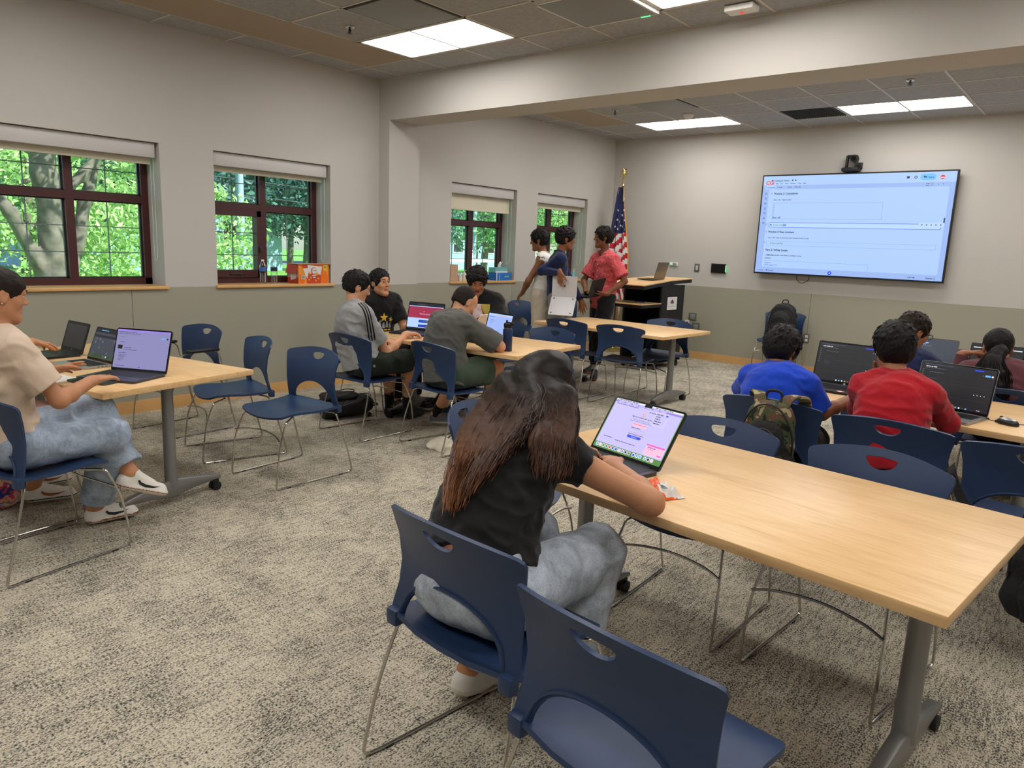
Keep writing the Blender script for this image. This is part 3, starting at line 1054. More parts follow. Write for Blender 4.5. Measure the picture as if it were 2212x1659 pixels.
def shoe(parent, loc, heel, d, up, mats, L=.27, name='shoe', style=0, vox=.005):
    """mats: [upper, sole, accent]"""
    heel = np.asarray(heel, float); d = nrm(d); up = nrm(np.asarray(up, float) - d * (np.asarray(up, float) @ d)); r = np.cross(d, up)
    S_ = Sdf(vox); P = lambda x, y, z: heel + r * x + d * y + up * z
    S_.cap(P(0, .04, .018), P(0, L - .05, .018), .040, .044, k=.01, flat=.42, axis=up)
    S_.cap(P(0, .035, .045), P(0, L - .055, .036), .036, .036, k=.02, flat=.8, axis=up)
    S_.cap(P(0, .035, .05), P(0, .05, .085), .035, .037, k=.02)
    S_.cap(P(0, .06, .08), P(0, .15, .05), .033, .030, k=.02)
    if style == 0: S_.cap(P(0, .045, .10), P(0, .05, .16), .030, .030, sub=True, k=.006)
    S_.plane(P(0, 0, 0), -up)
    def mf(F):
        q = F - heel; z = q @ up; y = q @ d; x = np.abs(q @ r)
        o = np.where(z < .026, 1, 0)
        if len(mats) > 2:
            o = np.where((z > .017) & (z < .022), 2, o)
        return o
    o = S_.mesh(name, mats, parent, loc, matfn=mf, smooth=1)
    m = MB()
    for i in range(4):
        y = .10 + .018 * i; z = .089 - .009 * i
        m.tube([V(P(x, y, z + .002 - abs(x) * .35)) - V(loc) for x in (-.022, -.01, 0, .01, .022)], .0028, 5)
    m.build('lace', 'white_matte' if style != 2 else 'black_rubber', o)
    return o, P

def glasses(parent, loc, C, B, h, m='black_plastic'):
    P = lambda x, y, z: V(C + (B[0] * x + B[1] * y + B[2] * z) * h) - V(loc)
    g = MB()
    for s in (-1, 1):
        loop = [P(s * .033 + .025 * math.cos(a), .108, .008 + .019 * math.sin(a)) for a in [2 * PI * i / 14 for i in range(15)]]
        g.tube(loop, .0019, 5)
        g.tube([P(s * .058, .106, .012), P(s * .079, .07, .013), P(s * .083, .0, .012), P(s * .08, -.02, -.01)], .0018, 5)
    g.tube([P(-.009, .108, .012), P(0, .112, .014), P(.009, .108, .012)], .0017, 5)
    return g.build('glasses', m, parent)

def person(p):
    """builds body, face, hair, clothes; p is a dict of joints in metres"""
    pel, neck, head = [np.asarray(p[k], float) for k in ('pelvis', 'neck', 'head')]
    hy, sy = math.radians(p['hip_yaw']), math.radians(p.get('sh_yaw', p['hip_yaw']))
    loc = (pel[0], pel[1], 0.0); s = p.get('scale', 1.0); vx = p.get('vox', .0065)
    t = thing('person', p['label'], 'person', loc)
    Hr, Sr = axes(hy), axes(sy)
    up = nrm(neck - pel)
    sw = p.get('sw', .165) * s; hw = .085 * s
    shc = neck - up * .045 * s
    sh = {1: shc + Sr[0] * sw, -1: shc - Sr[0] * sw}
    if 'sh' in p: sh = {1: A3(*p['sh'][0]), -1: A3(*p['sh'][1])}
    hip = {1: pel + Hr[0] * hw, -1: pel - Hr[0] * hw}
    ua, fa, th, sk = [x * s for x in p.get('limbs', (.28, .245, .40, .40))]
    arms = {}; legs = {}
    for q, kk in ((1, 'R'), (-1, 'L')):
        a = p['arm' + kk]; w = A3(*a['w'])
        arms[q] = (sh[q], A3(*a['e']) if 'e' in a else ik(sh[q], w, ua, fa, a.get('pole', (0, 0, -1))), w, a)
        l = p['leg' + kk]; an = A3(*l['a'])
        legs[q] = (hip[q], A3(*l['k']) if 'k' in l else ik(hip[q], an, th, sk, l.get('pole', Hr[1] + A3(0, 0, .4))), an, l)
    hb = axes(math.radians(p['head_yaw']), math.radians(p.get('head_pitch', 0)), math.radians(p.get('head_roll', 0)))
    h = p.get('head_scale', 1.0) * (.985 if s > .97 else .96)
    Hp = lambda x, y, z: head + (hb[0] * x + hb[1] * y + hb[2] * z) * h
    # torso sections
    bulge = Sr[1] * -p.get('slouch', .02)
    TB_ = np.stack([Sr[0], nrm(np.cross(up, Sr[0])), up]); HB_ = np.stack([Hr[0], nrm(np.cross(up, Hr[0])), up])
    wf = p.get('girth', 1.0) * s
    def torso(S_, g, low=True):
        Lt = np.linalg.norm(neck - pel)
        if low: S_.ell(pel + up * .01, A3(.158 * wf + g, .112 * wf + g, .115 * s + g), HB_, k=.05)
        for tt, a, b, c in ((.22, .132, .100, .13), (.45, .140, .102, .15), (.68, .155, .105, .15), (.84, .150, .088, .085)):
            S_.ell(pel + (neck - pel) * tt + bulge * math.sin(PI * tt), A3(a * wf + g, b * wf + g, c * s + g), TB_, k=.05)
        S_.cap(sh[-1] + Sr[0] * .02, sh[1] - Sr[0] * .02, .048 * s + g, None, k=.05)
        S_.cap(neck + (head - neck) * .15 - Sr[0] * .03, sh[-1], .038 * s + g, .045 * s + g, k=.04)
        S_.cap(neck + (head - neck) * .15 + Sr[0] * .03, sh[1], .038 * s + g, .045 * s + g, k=.04)
    def lean(S_, e=0):
        if 'chair' in p:
            cx, cy, ca = p['chair']; ca = math.radians(ca); fv = A3(-math.sin(ca), math.cos(ca), 0)
            S_.plane(A3(cx, cy, .6) - fv * (.196 - e), -fv - A3(0, 0, .10))
    B_ = Sdf(vx)
    torso(B_, -.006); lean(B_, .012)
    B_.cap(neck - up * .03, Hp(0, -.018, -.05), .050 * s, .050 * s, k=.03)
    for q in (1, -1):
        a, e, w, A = arms[q]
        B_.cap(a, e, .044 * wf, .036 * wf, k=.03)
        m = e + (w - e) * .3
        B_.cap(e, m, .037 * wf, .038 * wf, k=.02).cap(m, w, .038 * wf, .025 * s, k=.02)
        B_.cap(e - nrm(e - a) * .01, e + nrm(e - w) * .004, .034 * wf, .030 * wf, k=.02)
        if 'd' in A:
            hand(B_, w, A['d'], A.get('pn', (0, 0, -1)), q, A.get('curl', .5), s * A.get('sz', 1), A.get('spread', .12), A.get('thumb', .5))
        a, k_, n_, L = legs[q]
        B_.cap(a, k_, .078 * wf, .054 * wf, k=.04)
        m = k_ + (n_ - k_) * .3
        B_.cap(k_, m, .050 * wf, .054 * wf, k=.03).cap(m, n_, .054 * wf, .036 * s, k=.03)
        fd = nrm(L.get('f', Hr[1])); B_.cap(n_, n_ + fd * .08 + A3(0, 0, -.04) * s, .034 * s, .028 * s, k=.02)
    # head
    E = lambda c, r, k=.02, sub=False: B_.ell(Hp(*c), A3(*r) * h, hb, k=k, sub=sub)
    E((0, -.014, .030), (.073, .092, .086)); E((0, .020, -.028), (.059, .070, .084), .03)
    E((0, .032, .048), (.057, .052, .042), .03)
    B_.cap(Hp(-.042, .01, -.062), Hp(-.012, .068, -.094), .020 * h, .018 * h, k=.03); B_.cap(Hp(.042, .01, -.062), Hp(.012, .068, -.094), .020 * h, .018 * h, k=.03)
    E((0, .075, -.099), (.022, .018, .017), .02)
    for q in (-1, 1):
        E((q * .036, .060, -.022), (.022, .020, .022), .025)
        E((q * .031, .096, .008), (.017, .014, .011), .018, True)
        B_.cap(Hp(q * .012, .088, .026), Hp(q * .045, .076, .027), .0085 * h, .0075 * h, k=.014)
        B_.cap(Hp(q * .020, .0885, .0165), Hp(q * .042, .0815, .0155), .0062 * h, .0058 * h, k=.005); B_.cap(Hp(q * .021, .0865, .0005), Hp(q * .040, .080, .001), .0048 * h, None, k=.005)
        E((q * .0755, -.010, -.004), (.010, .021, .032), .008); E((q * .083, -.004, .002), (.006, .010, .017), .006, True)
        E((q * .012, .098, -.026), (.0085, .009, .008), .008)
    B_.cap(Hp(0, .088, .016), Hp(0, .106, -.021), .0085 * h, .0115 * h, k=.010)
    B_.cap(Hp(-.017, .086, -.053), Hp(.017, .086, -.053), .0075 * h, None, k=.008); B_.cap(Hp(-.014, .085, -.064), Hp(.014, .085, -.064), .0080 * h, None, k=.007)
    B_.cap(Hp(-.024, .093, -.0585), Hp(.024, .093, -.0585), .0022, None, k=.006, sub=True)
    skin, lip = p['skin'], p.get('lip', p['skin'])
    def smf(F):
        q = (F - head) @ hb.T / h
        return np.where((np.abs(q[:, 0]) < .021) & (q[:, 2] > -.073) & (q[:, 2] < -.047) & (q[:, 1] > .084), 1, 0)
    body = B_.mesh('body', [skin, lip], t, loc, disp=wob(3, 26, .0012), smooth=1, matfn=smf)
    # eyes and brows
    for q in (-1, 1):
        c = V(Hp(q * .0305, .0755, .0085)) - V(loc); fwd = V(nrm(hb[1] + hb[2] * p.get('gaze', -.1)))
        m = MB(); bm = bmesh.new(); bmesh.ops.create_uvsphere(bm, u_segments=14, v_segments=10, radius=.0112 * h)
        bm.verts.ensure_lookup_table()
        vs = [c + v.co for v in bm.verts]
        for f in bm.faces:
            d = (f.calc_center_median().normalized()).dot(fwd)
            n0 = len(m.v); m.add([vs[v.index] for v in f.verts], [tuple(range(len(f.verts)))], 1 if d > .86 else 0, True)
        bm.free(); m.build('eye', ['eye_white', 'eye_brown'], t, sharp=False)
        m = MB().tube([V(Hp(q * x, y, z)) - V(loc) for x, y, z in ((.012, .0965, .029), (.025, .0955, .034), (.037, .089, .035), (.049, .078, .029))], .003, 5, rr=[.0018, .0034, .003, .0012])
        m.build('eyebrow', p['hair_mat'], t)
    # hair
    hairfn(p, t, loc, Hp, hb, h, neck, up, Sr)
    # shirt
    c = p['shirt']; g = c.get('g', .010); S_ = Sdf(vx); torso(S_, g)
    hem = c.get('hem', -.03)
    if hem < -.02: S_.cap(pel + up * .05, pel + up * hem * 1.3, (.150 * wf + g), (.158 * wf + g), k=.04, flat=.74, axis=HB_[1])
    for q in (1, -1):
        a, e, w, A = arms[q]; sl = c['sleeve']
        if sl <= 0: S_.cap(a + (e - a) * .06, a + (e - a) * .8, .066 * s, .066 * s, k=.006, sub=True); continue
        r0 = .052 * wf + g
        if sl <= 1:
            S_.cap(a, a + (e - a) * sl, r0, (.050 + c.get('flare', .008)) * wf + g * .8, k=.03, cut='b')
        else:
            S_.cap(a, e, r0, .044 * wf + g * .7, k=.03)
            S_.cap(e, e + (w - e) * (sl - 1), .044 * wf + g * .7, .030 * s + g * .6, k=.02, cut='b')
    nd = nrm(head - neck)
    S_.cap(neck + nd * .01 + Sr[1] * .012, neck + nd * .12 + Sr[1] * .012, .056 * s + c.get('neck', 0), .075 * s + c.get('neck', 0), k=.006, sub=True)
    S_.plane(pel + up * hem, -up + c.get('hemtilt', 0) * Sr[1]); lean(S_)
    so = S_.mesh(c.get('name', 'shirt'), c['mat'], t, loc, disp=folds(c.get('seed', 5), c.get('fs', 30), c.get('amp', .004)), matfn=c.get('fn'), smooth=1)
    # trousers or shorts
    c = p['pants']; g = c.get('g', .010); S_ = Sdf(vx)
    S_.ell(pel, A3(.160 * wf + g * .4, .116 * wf + g * .3, .115 * s + g * .2), HB_, k=.05)
    S_.cap(pel + up * .05, pel + up * .10, .135 * wf + g * .3, None, k=.03, flat=.78, axis=HB_[1])
    ln = c.get('len', 1.9)
    S_.plane(pel + up * .105, up); lean(S_, .004)
    for q in (1, -1):
        a, k_, n_, L = legs[q]
        if ln <= 1: S_.cap(a, a + (k_ - a) * ln, .082 * wf + g, .070 * wf + g * 1.8, k=.04, cut='b')
        else: S_.cap(a, k_, .082 * wf + g, .058 * wf + g * 1.2, k=.04)
    if p.get('seat'): S_.plane((0, 0, p['seat']), (0, 0, -1))
    for q in (1, -1):
        a, k_, n_, L = legs[q]
        if ln > 1: S_.cap(k_, k_ + (n_ - k_) * (ln - 1), .058 * wf + g * 1.2, c.get('cuff', .055) * s, k=.03, cut='b')
    S_.mesh(c.get('name', 'trousers'), c['mat'], t, loc, disp=folds(c.get('seed', 8), c.get('fs', 24), c.get('amp', .005)), smooth=1)
    # feet
    for q, kk in ((1, 'R'), (-1, 'L')):
        a, k_, n_, L = legs[q]; fd = nrm(L.get('f', Hr[1])); u2 = L.get('up', (0, 0, 1))
        u2 = nrm(np.asarray(u2, float) - fd * (np.asarray(u2, float) @ fd))
        heel = n_ - u2 * .085 * s - fd * .045
        if heel[2] < 0: heel[2] = 0.0
        so_, Pf = shoe(t, loc, heel, fd, u2, p['shoes'], L=.262 * s, style=p.get('shoe_style', 0), vox=max(.005, vx * .85))
        if p.get('sock'):
            dd = nrm(k_ - n_); MBs = MB().tube([V(n_ - u2 * .03) - V(loc), V(n_ + dd * .02) - V(loc), V(n_ + dd * p['sock'][1]) - V(loc)], .04, 16, rr=[.038 * s, .040 * s, .046 * wf])
            MBs.build('sock', p['sock'][0], t)
        if 'swoosh' in p:
            sd = 1 if L.get('sw', 1) > 0 else -1
            pts = [(.200, .050), (.165, .038), (.125, .034), (.095, .043), (.082, .060), (.090, .066), (.100, .056), (.125, .049), (.165, .047)]
            bv = BVHTree.FromObject(so_, bpy.context.evaluated_depsgraph_get())
            m = MB(); r_ = np.cross(fd, u2)
            for side in (-1, 1):
                ring = []
                for (yy, zz) in pts:
                    o_ = V(Pf(side * .12, yy, zz)) - V(loc); hit = bv.ray_cast(o_, V(-r_ * side))
                    ring.append((hit[0] if hit[0] else V(Pf(side * .037, yy, zz)) - V(loc)) + V(r_ * side) * .0018)
                m.add(ring, [(0, 1, 8), (1, 2, 7, 8), (2, 3, 6, 7), (3, 4, 5, 6)], 0, False)
            m.build('side_mark', p['swoosh'], so_)
    if p.get('glasses'): glasses(t, loc, head, hb, h)
    return t, dict(sh=sh, arms=arms, legs=legs, Hp=Hp, hb=hb, h=h, loc=loc, shirt=so, Sr=Sr, up=up, pel=pel, neck=neck, head=head, wf=wf, s=s, body=body)

def strands(guides, n, r, seed=0, jit=.006, nseg=3):
    """thin tapered locks that follow interpolated guide curves"""
    rs = np.random.RandomState(seed); m = MB(); K = len(guides[0])
    for _ in range(n):
        i = rs.randint(len(guides) - 1); t = rs.rand()
        g = np.asarray(guides[i]) * (1 - t) + np.asarray(guides[i + 1]) * t
        off = rs.normal(size=3) * jit; end = rs.uniform(.82, 1.0); K2 = max(3, int(round(K * end)))
        w = rs.normal(size=3) * jit * .9; ph = rs.rand() * 6
        pts = [g[j] + off * (.3 + j / K) + w * math.sin(ph + j * .8) * (j / K) for j in range(K2)]
        rad = [r * (.55 + .45 * math.sin(PI * min(.95, .15 + j / K2))) * (1 if j < K2 - 1 else .1) for j in range(K2)]
        m.tube(pts, r, nseg, rr=rad)
    return m

def hairfn(p, t, loc, Hp, hb, h, neck, up, Sr):
    st = p['hair']; vx = p.get('hair_vox', .0045); S_ = Sdf(vx); hm = p['hair_mat']
    el = lambda c, r, k=.015, sub=False: S_.ell(Hp(*c), A3(*r) * h, hb, k=k, sub=sub)
    rs = np.random.RandomState(p.get('seed', 1))
    vol = {'buzz': .001, 'short': .012, 'thick': .020, 'curly': .021, 'tight': .004, 'long': .012, 'pony': .007}[st] + p.get('vol', 0)
    el((0, -.016, .031), (.0765 + vol, .0965 + vol, .090 + vol))
    if st in ('buzz', 'short', 'thick', 'curly'): el((0, -.045, -.025), (.066 + vol * .5, .056 + vol * .5, .058), .03)
    if st in ('short', 'thick', 'curly', 'buzz'):
        N = {'buzz': 0, 'short': 420, 'thick': 520, 'curly': 620}[st]
        for _ in range(N):
            v = nrm(rs.normal(size=3))
            if v[2] < -.25 and v[1] > -.3: continue
            c = A3(0, -.016, .031) + v * A3(.077 + vol, .096 + vol, .090 + vol) * rs.uniform(.92, 1.03)
            if c[1] > .04 and c[2] < .065: continue
            if c[2] < -.045: continue
            if st == 'curly':
                S_.ell(Hp(*c), A3(1, 1, 1) * rs.uniform(.0065, .0115) * h, hb, k=.003)
            else:
                tv = nrm(np.cross(v, nrm(A3(0, -.3, 1) + rs.normal(size=3) * .25))); tv = nrm(np.cross(tv, v)) * -1
                tv = nrm(tv + v * .25)
                e = c + tv * rs.uniform(.018, .036)
                S_.cap(Hp(*c), Hp(*e), .0055 * h, .0012 * h, k=.003)
    if p.get('fringe'):
        for _ in range(int(60 * p['fringe'])):
            x = rs.uniform(-.06, .06); c = A3(x, .066 - abs(x) * .35, .088)
            e = A3(x * 1.15 + rs.normal() * .006, .098 - abs(x) * .55, .050 + rs.normal() * .007 - p.get('fringe_low', 0))
            S_.cap(Hp(*c), Hp(*e), .009 * h, .003 * h, k=.004)
    if st in ('tight', 'pony', 'long'): el((0, .028, .050), (.064 + vol * .5, .058 + vol * .5, .047 + vol * .5), .03)
    # open the face and ears
    el((0, .118, -.02), (.070, .080, .078 - (.012 if st in ('tight', 'pony') else 0)), .008, True)
    if st not in ('long',):
        el((0, .070, -.095), (.10, .085, .085), .01, True)
        for q in (-1, 1):
            el((q * .090, -.006, -.028), (.030, .030, .046), .008, True)
    nl = p.get('nape', -.062)
    S_.plane(Hp(0, -.09, nl), -hb[2] - hb[1] * .15) if st not in ('long', 'pony', 'tight') else None
    if st in ('tight', 'pony'):
        S_.plane(Hp(0, -.09, -.060), -hb[2] - hb[1] * .15)
    fz = wob(11, 230 if st != 'buzz' else 500, .0011 if st not in ('curly', 'thick') else .0022)
    o = S_.mesh('hair', hm, t, loc, disp=fz, smooth=0 if st in ('curly', 'thick') else 1)
    return o
# ---------------------------------------------------------------- the people
mat('eye_white', (225, 222, 215), .25); mat('eye_brown', (38, 24, 16), .2)
for n, c in dict(skin_tan=(190, 134, 98), skin_light=(208, 152, 118), skin_olive=(196, 142, 106), skin_brown=(142, 93, 64), skin_deep=(122, 78, 54), skin_mid=(168, 112, 80)).items():
    mat(n, c, .5, spec=.35, var=(14, .07), bump=(300, .08))
for n, c in dict(lip_pink=(176, 98, 86), lip_brown=(122, 68, 56)).items(): mat(n, c, .4)
def m_hair(name, rgb, rough=.6):
    m = mat(name, rgb, rough, spec=.22)
    nt = m.node_tree; b = nt.nodes['Principled BSDF']
    co = nt.nodes.new('ShaderNodeTexCoord').outputs['Object']
    n = nz(nt, mapping(nt, co, (1, 1, .25)), 260, 3, .7)
    bp = nt.nodes.new('ShaderNodeBump'); bp.inputs['Strength'].default_value = .4; bp.inputs['Distance'].default_value = .0015
    nt.links.new(n.outputs[0], bp.inputs['Height']); nt.links.new(bp.outputs[0], b.inputs['Normal'])
    return m
m_hair('hair_black', (20, 17, 16)); m_hair('hair_dark_brown', (34, 24, 19)); m_hair('hair_buzz', (36, 29, 25), .75)
m_fabric('tee_beige', (212, 190, 168), .05); m_fabric('tee_grey', (150, 150, 150), .06, scale=30); m_fabric('tee_black', (22, 22, 24), .15)
m_fabric('tee_charcoal', (84, 84, 80), .06); m_fabric('tank_white', (222, 220, 216), .04); m_fabric('navy_knit', (28, 38, 74), .12)
m_fabric('tee_blue', (24, 66, 190), .08); m_fabric('red_knit', (172, 26, 38), .08); m_fabric('maroon_knit', (92, 52, 58), .1); m_fabric('top_black', (25, 24, 25), .2)
m_fabric('shorts_green', (66, 80, 66), .1); m_fabric('shorts_dark', (32, 38, 30), .12); m_fabric('pants_cream', (196, 184, 166), .06); m_fabric('pants_grey', (128, 126, 122), .07); m_fabric('pants_black', (16, 16, 17), .2)
m_fabric('sock_black', (16, 16, 17), .2); m_fabric('sock_white', (210, 206, 200), .1); m_fabric('cloth_pink', (206, 170, 158), .06)
def m_denim(name, rgb):
    m = mat(name, rgb, .9, spec=.2); nt = m.node_tree; b = nt.nodes['Principled BSDF']
    co = nt.nodes.new('ShaderNodeTexCoord').outputs['Object']
    a = nz(nt, co, 14, 6, .7, .5); f = nz(nt, mapping(nt, co, (1, 1, .3)), 420, 2)
    c = lin(rgb); r = ramp(nt, a.outputs[0], [(.3, tuple(int(x * .80) for x in rgb)), (.5, rgb), (.72, tuple(min(255, int(x * 1.16)) for x in rgb))])
    r2 = ramp(nt, f.outputs[0], [(.3, (205, 205, 210)), (.65, (255, 255, 255))])
    nt.links.new(mixc(nt, r.outputs[0], r2.outputs[0], .8, 'MULTIPLY'), b.inputs['Base Color'])
    bp = nt.nodes.new('ShaderNodeBump'); bp.inputs['Strength'].default_value = .35; bp.inputs['Distance'].default_value = .006
    nt.links.new(a.outputs[0], bp.inputs['Height']); nt.links.new(bp.outputs[0], b.inputs['Normal'])
m_denim('denim_pale', (180, 190, 202)); m_denim('denim_acid', (160, 174, 192))
def m_shirt_pink():
    m = mat('shirt_pink', (216, 98, 104), .85, spec=.2); nt = m.node_tree; b = nt.nodes['Principled BSDF']
    co = nt.nodes.new('ShaderNodeTexCoord').outputs['Object']
    a = nz(nt, mapping(nt, co, (1, 1, .6)), 75, 3, .7); r = ramp(nt, a.outputs[0], [(.38, (192, 72, 80)), (.55, (206, 90, 96)), (.70, (222, 136, 138))])
    nt.links.new(r.outputs[0], b.inputs['Base Color'])
m_shirt_pink()
mat('shoe_white', (226, 222, 214), .55); mat('sole_white', (214, 208, 196), .6); mat('sole_line', (150, 84, 50), .6); mat('shoe_grey', (92, 92, 94), .7); mat('sole_grey', (176, 168, 160), .6); mat('shoe_black', (20, 20, 21), .6)

def wrap_patch(info, pts2d, center, normal, upv, mats, name, parent, off=.003, obj=None, cell=.012):
    """lays flat artwork [(polygon, mat index)] on the cloth by casting it along -normal"""
    o = obj or info['shirt']; bv = BVHTree.FromObject(o, bpy.context.evaluated_depsgraph_get())
    loc = V(info['loc']); n = V(normal).normalized(); u = V(upv); u = (u - n * u.dot(n)).normalized(); r = u.cross(n)
    m = MB()
    for poly, mi in pts2d:
        # subdivide the polygon on a grid through delaunay
        xs_ = [q[0] for q in poly]; ys_ = [q[1] for q in poly]; P = [V((q[0], q[1])) for q in poly]; N = len(P)
        if max(xs_) - min(xs_) > cell * 1.5 or max(ys_) - min(ys_) > cell * 1.5:
            e = [(i, (i + 1) % N) for i in range(N)]; P2 = []
            for i in range(N):
                a, b = P[i], P[(i + 1) % N]; k = max(1, int((b - a).length / cell))
                P2 += [a + (b - a) * j / k for j in range(k)]
            def ins(p):
                c = False
                for i in range(N):
                    a, b = P[i], P[i - 1]
                    if (a.y > p[1]) != (b.y > p[1]) and p[0] < (b.x - a.x) * (p[1] - a.y) / (b.y - a.y) + a.x: c = not c
                return c
            pts = list(P2); x = min(xs_) + cell / 2
            while x < max(xs_):
                y = min(ys_) + cell / 2
                while y < max(ys_):
                    if ins((x, y)) and min((x - q.x) ** 2 + (y - q.y) ** 2 for q in P2) > (cell * .4) ** 2: pts.append(V((x, y)))
                    y += cell
                x += cell
            K = len(P2)
            ov, oe, of, *_ = geometry.delaunay_2d_cdt(pts, [(i, (i + 1) % K) for i in range(K)], [], 0, 1e-6)
            F = [tuple(f) for f in of if ins(tuple(sum((ov[i] for i in f), V((0, 0))) / len(f)))]
        else: ov, F = P, [tuple(range(N))]
        vs = []; ok = True
        for q in ov:
            w = V(center) + r * q[0] + u * q[1]
            hit = bv.ray_cast(w + n * .25 - loc, -n)
            if hit[0] is None: ok = False; break
            vs.append(hit[0] + n * off)
        if ok: m.add(vs, F, mi, True)
    if m.v: return m.build(name, mats, parent, sharp=False)

def star(cx, cy, R, k=5, rot=PI / 2, q=.42):
    return [(cx + (R if i % 2 == 0 else R * q) * math.cos(rot + i * PI / k), cy + (R if i % 2 == 0 else R * q) * math.sin(rot + i * PI / k)) for i in range(2 * k)]
def rc(x, y, w, h): return [(x, y), (x + w, y), (x + w, y + h), (x, y + h)]

def flat_text(txt, x, y, size, mi, bold=0, sx=1.0):
    vs, fs, w = text_mesh(txt, size, bold)
    return [([(x + (vs[i].x - w / 2) * sx, y + vs[i].y) for i in f], mi) for f in fs], w

# 1 person in beige tee at the left
t1, i1 = person(dict(chair=(2.52, -8.7, 9), label='person in beige tee and pale jeans with crossed legs, typing at the left table', pelvis=(2.545, -8.79, .555), neck=(2.50, -8.80, 1.02), hip_yaw=8, sh_yaw=6,
    head=(2.485, -8.775, 1.205), head_yaw=2, head_pitch=-10, skin='skin_tan', lip='lip_pink', hair='tight', hair_mat='hair_dark_brown', vox=.0055, slouch=.035, girth=.98, seat=.452,
    armR=dict(w=(2.585, -8.46, .805), e=(2.735, -8.655, .765), d=(-.50, .85, .02), pn=(0, 0, -1), curl=.28),
    armL=dict(w=(2.15, -8.50, .79), pole=(-.3, 0, -1), d=(-.1, .9, .12), pn=(.5, 0, -.8), curl=.18, spread=.35),
    legR=dict(a=(2.325, -8.40, .095), k=(2.53, -8.37, .515), f=(.05, 1, 0)), legL=dict(a=(2.53, -8.30, .305), k=(2.40, -8.385, .625), f=(.15, .95, -.38), up=(0, .4, 1)),
    shirt=dict(mat='tee_beige', sleeve=.72, g=.014, flare=.014, hem=-.02, name='tee_shirt', amp=.005), pants=dict(mat='denim_acid', g=.018, len=1.86, cuff=.078, name='jeans', amp=.006),
    shoes=['shoe_white', 'sole_white', 'sole_line'], swoosh='black_rubber', seed=3))
m = MB(); c = V(i1['Hp'](.088, -.014, -.034)) - V(i1['loc']); m.lathe([(.0, -.004), (.004, 0), (0, .004)], 8, c=c); m.build('earring', 'white_matte', t1)
m = Sdf(.006); Hp = i1['Hp']; m.ell(Hp(0, -.125, .035), (.036, .03, .036), k=.02); m.mesh('hair_bun', 'hair_dark_brown', t1, i1['loc'], disp=wob(3, 120, .002))

# 2 person in light grey tee with stripes
t2, i2 = person(dict(chair=(1.726, -6.143, -1), label='person in light grey tee with black shoulder stripes and glasses, one hand on a laptop', pelvis=(1.73, -6.205, .555), neck=(1.64, -6.20, .975), hip_yaw=-10, sh_yaw=-14,
    head=(1.605, -6.150, 1.140), head_yaw=-24, head_pitch=-20, skin='skin_light', lip='lip_pink', hair='short', hair_mat='hair_black', vox=.006, slouch=.055, seat=.452,
    armR=dict(w=(1.80, -5.80, .765), e=(1.84, -6.04, .63), d=(.15, .95, .0), pn=(0, 0, -1), curl=.6), armL=dict(w=(1.72, -5.98, .72), pole=(-.4, 0, -1), d=(.9, .25, -.1), pn=(0, .2, -1), curl=.4),
    legR=dict(a=(1.66, -5.66, .10), k=(1.86, -5.83, .56), f=(-.1, 1, 0)), legL=dict(a=(1.50, -5.72, .10), pole=(0, 1, .5), f=(-.1, 1, 0)),
    shirt=dict(mat='tee_grey', sleeve=.68, g=.014, hem=-.05, name='tee_shirt', amp=.005), pants=dict(mat='shorts_dark', g=.016, len=.98, name='shorts'),
    shoes=['shoe_black', 'shoe_black'], sock=('sock_black', .16), shoe_style=2, glasses=True, seed=5, nape=-.058, fringe=.5))
pat = []
nn = -i2['Sr'][1] * .0 + A3(.55, -.35, .75)
for k in (-1, 0, 1):
    pat.append((rc(k * .020 - .005, -.15, .010, .27), 0))
wrap_patch(i2, pat, i2['sh'][1] + A3(.02, .0, .0), A3(.62, -.42, .66), i2['Sr'][0] * -.9 + A3(0, 0, .5), ['pants_black'], 'shoulder_stripes', i2['shirt'], obj=None)

# 3 person in black tee with yellow print
t3, i3 = person(dict(chair=(1.02, -5.42, -86), label='person in black tee with yellow star print at the table end, looking right', pelvis=(.975, -5.43, .555), neck=(1.005, -5.43, 1.0), hip_yaw=-88, sh_yaw=-100,
    head=(1.035, -5.44, 1.125), head_yaw=-92, head_pitch=3, skin='skin_olive', lip='lip_pink', hair='short', hair_mat='hair_black', vox=.006, slouch=.02, seat=.452,
    armR=dict(w=(1.20, -5.58, .64), pole=(-.6, -.6, -1), d=(.9, .35, 0), curl=.5), armL=dict(w=(1.38, -5.30, .76), pole=(0, .2, -1), d=(.9, -.3, 0), curl=.5),
    legR=dict(a=(1.40, -5.55, .10), f=(1, 0, 0)), legL=dict(a=(1.40, -5.32, .10), f=(1, 0, 0)), shirt=dict(mat='tee_black', sleeve=.70, g=.014, name='tee_shirt'), pants=dict(mat='pants_black', g=.016, name='trousers'),
    shoes=['shoe_black', 'sole_grey'], seed=8, nape=-.055))
mat('print_yellow', (226, 186, 62), .7); mat('print_grey', (150, 150, 150), .7)
pat = [(star(0, .055, .045), 0), (star(-.085, .03, .028, rot=1.9), 0), (star(.08, .035, .026, rot=1.2), 0)]
for x, y, w, h_ in ((-.055, -.035, .03, .07), (-.02, -.04, .035, .055), (.02, -.035, .028, .06), (.055, -.04, .03, .05)): pat.append(([(x, y), (x + w, y), (x + w * .7, y + h_), (x + w * .2, y + h_ * .8)], 1))
for k in range(4): pat.append((rc(-.08 + k * .042, -.062, .034, .011), 0))
pat.append((rc(-.085, -.078, .17, .004), 0))
pat += flat_text('MICHIGAN', 0, -.128, .045, 0, .002, .85)[0]
wrap_patch(i3, pat, i3['neck'] - i3['up'] * .24, i3['Sr'][1], (0, 0, 1), ['print_yellow', 'print_grey'], 'print', i3['shirt'])

